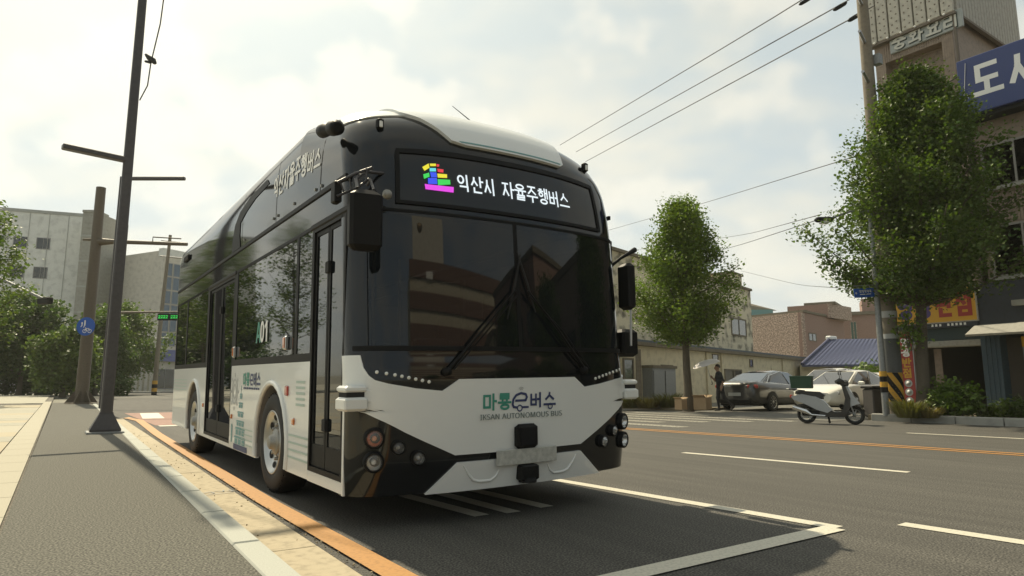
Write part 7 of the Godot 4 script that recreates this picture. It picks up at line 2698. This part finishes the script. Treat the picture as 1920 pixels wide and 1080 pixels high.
	bx("base", Vector3(0, 0.015, 0), Vector3(0.46, 0.03, 0.40), green, c)
	for s in [-1.0, 1.0]:
		bx("side_panel", Vector3(0, 0.15, s * 0.2), Vector3(0.48, 0.28, 0.02), green, c, Basis(Vector3.RIGHT, s * 0.06), 0.006)
		bx("end_panel", Vector3(s * 0.235, 0.15, 0), Vector3(0.02, 0.28, 0.39), green, c, Basis(Vector3.BACK, -s * 0.06), 0.006)
	bx("rim", Vector3(0, 0.295, 0.212), Vector3(0.52, 0.03, 0.03), green, c, Basis(), 0.006)
	bx("rim", Vector3(0, 0.295, -0.212), Vector3(0.52, 0.03, 0.03), green, c, Basis(), 0.006)
	bx("cover", Vector3(0, 0.29, 0), Vector3(0.46, 0.02, 0.40), M.black_plain, c)

# ---------------------------------------------------------------- people: one skin grown round a skeleton
func grow(bones: Array, cell: float, k: float) -> Geo:
	# bones: [a, b, ra, rb, colour]
	var lo := Vector3.ONE * 1e9
	var hi := -lo
	for b in bones:
		var r: float = maxf(b[2], b[3]) + 0.06
		for e in 2:
			lo = lo.min(b[e] - Vector3.ONE * r)
			hi = hi.max(b[e] + Vector3.ONE * r)
	var n := Vector3i(((hi - lo) / cell).ceil()) + Vector3i.ONE
	var val := PackedFloat32Array()
	var who := PackedInt32Array()
	var best := PackedFloat32Array()
	val.resize(n.x * n.y * n.z)
	val.fill(1.0)
	best.resize(val.size())
	best.fill(1.0)
	who.resize(val.size())
	for bi in bones.size():
		var b: Array = bones[bi]
		var a: Vector3 = b[0]
		var ab: Vector3 = b[1] - a
		var l2 := maxf(ab.length_squared(), 1e-8)
		var r: float = maxf(b[2], b[3]) + k + cell * 2.0
		var i0 := Vector3i((((a.min(b[1]) - Vector3.ONE * r) - lo) / cell).floor()).max(Vector3i.ZERO)
		var i1 := Vector3i((((a.max(b[1]) + Vector3.ONE * r) - lo) / cell).ceil()).min(n - Vector3i.ONE)
		for z in range(i0.z, i1.z + 1):
			for y in range(i0.y, i1.y + 1):
				for x in range(i0.x, i1.x + 1):
					var p := lo + Vector3(x, y, z) * cell
					var t := clampf((p - a).dot(ab) / l2, 0.0, 1.0)
					var d := p.distance_to(a + ab * t) - lerpf(b[2], b[3], t)
					var at_ := x + n.x * (y + n.y * z)
					if d < best[at_]:
						best[at_] = d
						who[at_] = bi
					var h := maxf(k - absf(d - val[at_]), 0.0) / k
					val[at_] = minf(d, val[at_]) - h * h * k * 0.25
	var vert := {}
	var g := Geo.new()
	g.colored = true
	var pos := PackedVector3Array()
	var col := PackedColorArray()
	var step := [1, n.x, n.x * n.y]
	for z in n.z - 1:
		for y in n.y - 1:
			for x in n.x - 1:
				var i := x + n.x * (y + n.y * z)
				var mask := 0
				var sum := Vector3.ZERO
				var cnt := 0
				for c in 8:
					if val[i + (c & 1) + n.x * ((c >> 1) & 1) + n.x * n.y * (c >> 2)] < 0.0:
						mask |= 1 << c
				if mask == 0 or mask == 255:
					continue
				for e in [[0, 1], [2, 3], [4, 5], [6, 7], [0, 2], [1, 3], [4, 6], [5, 7], [0, 4], [1, 5], [2, 6], [3, 7]]:
					if ((mask >> e[0]) & 1) == ((mask >> e[1]) & 1):
						continue
					var p0 := Vector3(e[0] & 1, (e[0] >> 1) & 1, e[0] >> 2)
					var p1 := Vector3(e[1] & 1, (e[1] >> 1) & 1, e[1] >> 2)
					var v0 := val[i + int(p0.x) + n.x * int(p0.y) + n.x * n.y * int(p0.z)]
					var v1 := val[i + int(p1.x) + n.x * int(p1.y) + n.x * n.y * int(p1.z)]
					sum += p0.lerp(p1, v0 / (v0 - v1))
					cnt += 1
				vert[i] = pos.size()
				pos.append(lo + (Vector3(x, y, z) + sum / cnt) * cell)
				col.append(bones[who[i]][4])
	var nrm := PackedVector3Array()
	nrm.resize(pos.size())
	var quads := []
	for i in vert:
		for ax in 3:
			var a: int = step[ax]
			var b: int = step[(ax + 1) % 3]
			var c: int = step[(ax + 2) % 3]
			if (val[i] < 0.0) == (val[i + a] < 0.0):
				continue
			if not (vert.has(i - b) and vert.has(i - c) and vert.has(i - b - c)):
				continue
			var q := [vert[i], vert[i - b], vert[i - b - c], vert[i - c]]
			if val[i] < 0.0:
				q.reverse()
			quads.append(q)
			var fn := (pos[q[2]] - pos[q[0]]).cross(pos[q[1]] - pos[q[3]])
			for e in q:
				nrm[e] += fn
	for q in quads:
		for tr in [[0, 1, 2], [0, 2, 3]]:
			for e in tr:
				g.v.append(pos[q[e]])
				g.n.append(nrm[q[e]].normalized())
				g.c.append(col[q[e]])
	return g

func build_people() -> void:
	var skin := Color(0.36, 0.22, 0.15)
	var top := Color(0.02, 0.026, 0.028)
	var leg := Color(0.016, 0.017, 0.02)
	var shoe := Color(0.05, 0.045, 0.04)
	var V := func(x: float, y: float, z: float) -> Vector3: return Vector3(x, y, z)
	var bones := [
		[V.call(0, 0.90, 0.06), V.call(0, 0.90, -0.06), 0.115, 0.115, leg], [V.call(0, 0.92, 0), V.call(0.02, 1.12, 0), 0.125, 0.12, top],
		[V.call(0.03, 1.24, 0.09), V.call(0.03, 1.24, -0.09), 0.105, 0.105, top], [V.call(0.02, 1.12, 0), V.call(0.03, 1.30, 0), 0.12, 0.115, top],
		[V.call(0.03, 1.345, 0.15), V.call(0.03, 1.345, -0.15), 0.055, 0.055, top], [V.call(0.035, 1.34, 0), V.call(0.055, 1.45, 0), 0.052, 0.048, skin],
		[V.call(0.075, 1.55, 0), V.call(0.055, 1.60, 0), 0.078, 0.085, skin], [V.call(0.105, 1.50, 0), V.call(0.09, 1.54, 0), 0.05, 0.06, skin],
		[V.call(0.158, 1.56, 0), V.call(0.172, 1.535, 0), 0.011, 0.014, skin], [V.call(0.06, 1.56, 0.085), V.call(0.055, 1.53, 0.085), 0.018, 0.013, skin], [V.call(0.06, 1.56, -0.085), V.call(0.055, 1.53, -0.085), 0.018, 0.013, skin],
		[V.call(0.01, 0.86, 0.085), V.call(0.07, 0.48, 0.085), 0.088, 0.062, leg], [V.call(0.07, 0.48, 0.085), V.call(0.04, 0.10, 0.085), 0.062, 0.042, leg], [V.call(0.02, 0.055, 0.085), V.call(0.18, 0.038, 0.09), 0.042, 0.034, shoe],
		[V.call(-0.01, 0.86, -0.085), V.call(-0.10, 0.50, -0.085), 0.088, 0.062, leg], [V.call(-0.10, 0.50, -0.085), V.call(-0.37, 0.22, -0.085), 0.062, 0.042, leg], [V.call(-0.40, 0.19, -0.085), V.call(-0.34, 0.04, -0.09), 0.042, 0.034, shoe],
		[V.call(0.03, 1.34, 0.17), V.call(0.10, 1.10, 0.20), 0.052, 0.042, top], [V.call(0.10, 1.10, 0.20), V.call(0.24, 1.20, 0.10), 0.038, 0.028, skin], [V.call(0.25, 1.21, 0.09), V.call(0.28, 1.25, 0.06), 0.03, 0.026, skin],
		[V.call(0.02, 1.34, -0.17), V.call(-0.07, 1.07, -0.20), 0.052, 0.042, top], [V.call(-0.07, 1.07, -0.20), V.call(0.0, 0.86, -0.20), 0.038, 0.028, skin], [V.call(0.005, 0.84, -0.20), V.call(0.015, 0.78, -0.20), 0.028, 0.024, skin]]
	var g := grow(bones, 0.02, 0.045)
	# fingers, each a short bent chain rooted in the palm
	g.col = skin
	for k in 4:
		var y := 1.20 + k * 0.02
		g.tube([Vector3(0.27, y + 0.01, 0.07), Vector3(0.31, y + 0.012, 0.05), Vector3(0.318, y + 0.008, 0.025), Vector3(0.295, y + 0.004, 0.012)], [0.010, 0.010, 0.009, 0.007], 6)
		var z := -0.225 + k * 0.016
		g.tube([Vector3(0.02, 0.79, z), Vector3(0.03, 0.745, z), Vector3(0.025, 0.715 + absf(k - 1.5) * 0.006, z)], [0.010, 0.009, 0.007], 6)
	g.tube([Vector3(0.25, 1.225, 0.06), Vector3(0.28, 1.262, 0.04), Vector3(0.30, 1.275, 0.02)], [0.011, 0.010, 0.008], 6)
	g.tube([Vector3(0.02, 0.82, -0.185), Vector3(0.045, 0.785, -0.18), Vector3(0.05, 0.76, -0.182)], [0.011, 0.010, 0.008], 6)
	var cloth := mat(1, 1, 1, 0.9)
	cloth.vertex_color_use_as_albedo = true
	var r := Vector3(cos(YAW), 0, sin(YAW))
	var where := gp(1352, 771, 0.01)
	var t := thing("person", "person in dark clothes walking under a pale umbrella past the saloon", "person", where, atan2(r.z, -r.x) + 0.1)
	t.rotation.y = PI - YAW
	obj("body", g, cloth, t)
	g = Geo.new()
	var hr := []
	for i in 7:
		var e := lerpf(-0.35, PI / 2, i / 6.0)
		var ring := []
		for q in 16:
			var a := TAU * q / 16.0
			var cut := 0.0 if cos(a) < 0.2 else clampf(0.5 - e, 0.0, 1.0) * 0.06
			ring.append(Vector3(0.055 + cos(a) * cos(e) * (0.098 - cut), 1.585 + sin(e) * 0.105, sin(a) * cos(e) * 0.094))
		hr.append(ring)
	g.grid(hr, true)
	obj("hair", g, mat(0.02, 0.017, 0.015, 0.6), t)
	# umbrella leaning forward
	var um := thing("umbrella", "pale grey umbrella held over the walking person", "umbrella", t.transform * Vector3(0.295, 1.12, 0.035), PI - YAW)
	var tilt := Basis(Vector3.BACK, -0.28)
	var apex := tilt * Vector3(0, 0.74, 0)
	g = Geo.new()
	g.tube([tilt * Vector3(0, -0.06, 0), apex + tilt * Vector3(0, 0.05, 0)], [0.008], 6)
	obj("shaft", g, M.steel, um)
	g = Geo.new()
	g.tube([tilt * Vector3(0, -0.06, 0), tilt * Vector3(0, -0.14, 0), tilt * Vector3(0.02, -0.17, 0), tilt * Vector3(0.05, -0.15, 0)], [0.014], 6)
	obj("handle", g, M.black_plain, um)
	var cm := mat(0.8, 0.76, 0.74, 0.7)
	for k in 8:
		g = Geo.new()
		var rows := []
		for i in 6:
			var f := i / 5.0
			var line := []
			for q in 4:
				var a := TAU * (k + q / 3.0) / 8.0
				var sag := (1.0 - absf(q / 3.0 - 0.5) * 2.0) * 0.03 * f
				var rr := sin(f * 1.25) / sin(1.25) * 0.52
				line.append(apex + tilt * Vector3(cos(a) * (rr - sag), -(1.0 - cos(f * 1.25)) * 0.26 - sag, sin(a) * (rr - sag)))
			rows.append(line)
		g.grid(rows)
		obj("canopy_panel", g, cm, um)
		g = Geo.new()
		var a := TAU * k / 8.0
		g.tube([tilt * Vector3(0, 0.5, 0), apex + tilt * Vector3(cos(a) * 0.3, -0.09, sin(a) * 0.3)], [0.004], 4)
		obj("rib", g, M.steel, um)
	# passers by far across the junction
	var fi := 0
	for q in [[233, 712, 84.0, 0.6], [243, 712, 84.5, 2.6], [80, 722, 58.0, 1.2]]:
		var c := flat(at(q[0], 730, q[2]), 0.1 if fi == 2 else 0.0)
		dup(t, c, q[3], ["person in dark clothes under the dark roofed shelter, beside another", "second person in dark clothes under the dark roofed shelter", "person in dark clothes in the shade of the forecourt trees"][fi])
		fi += 1
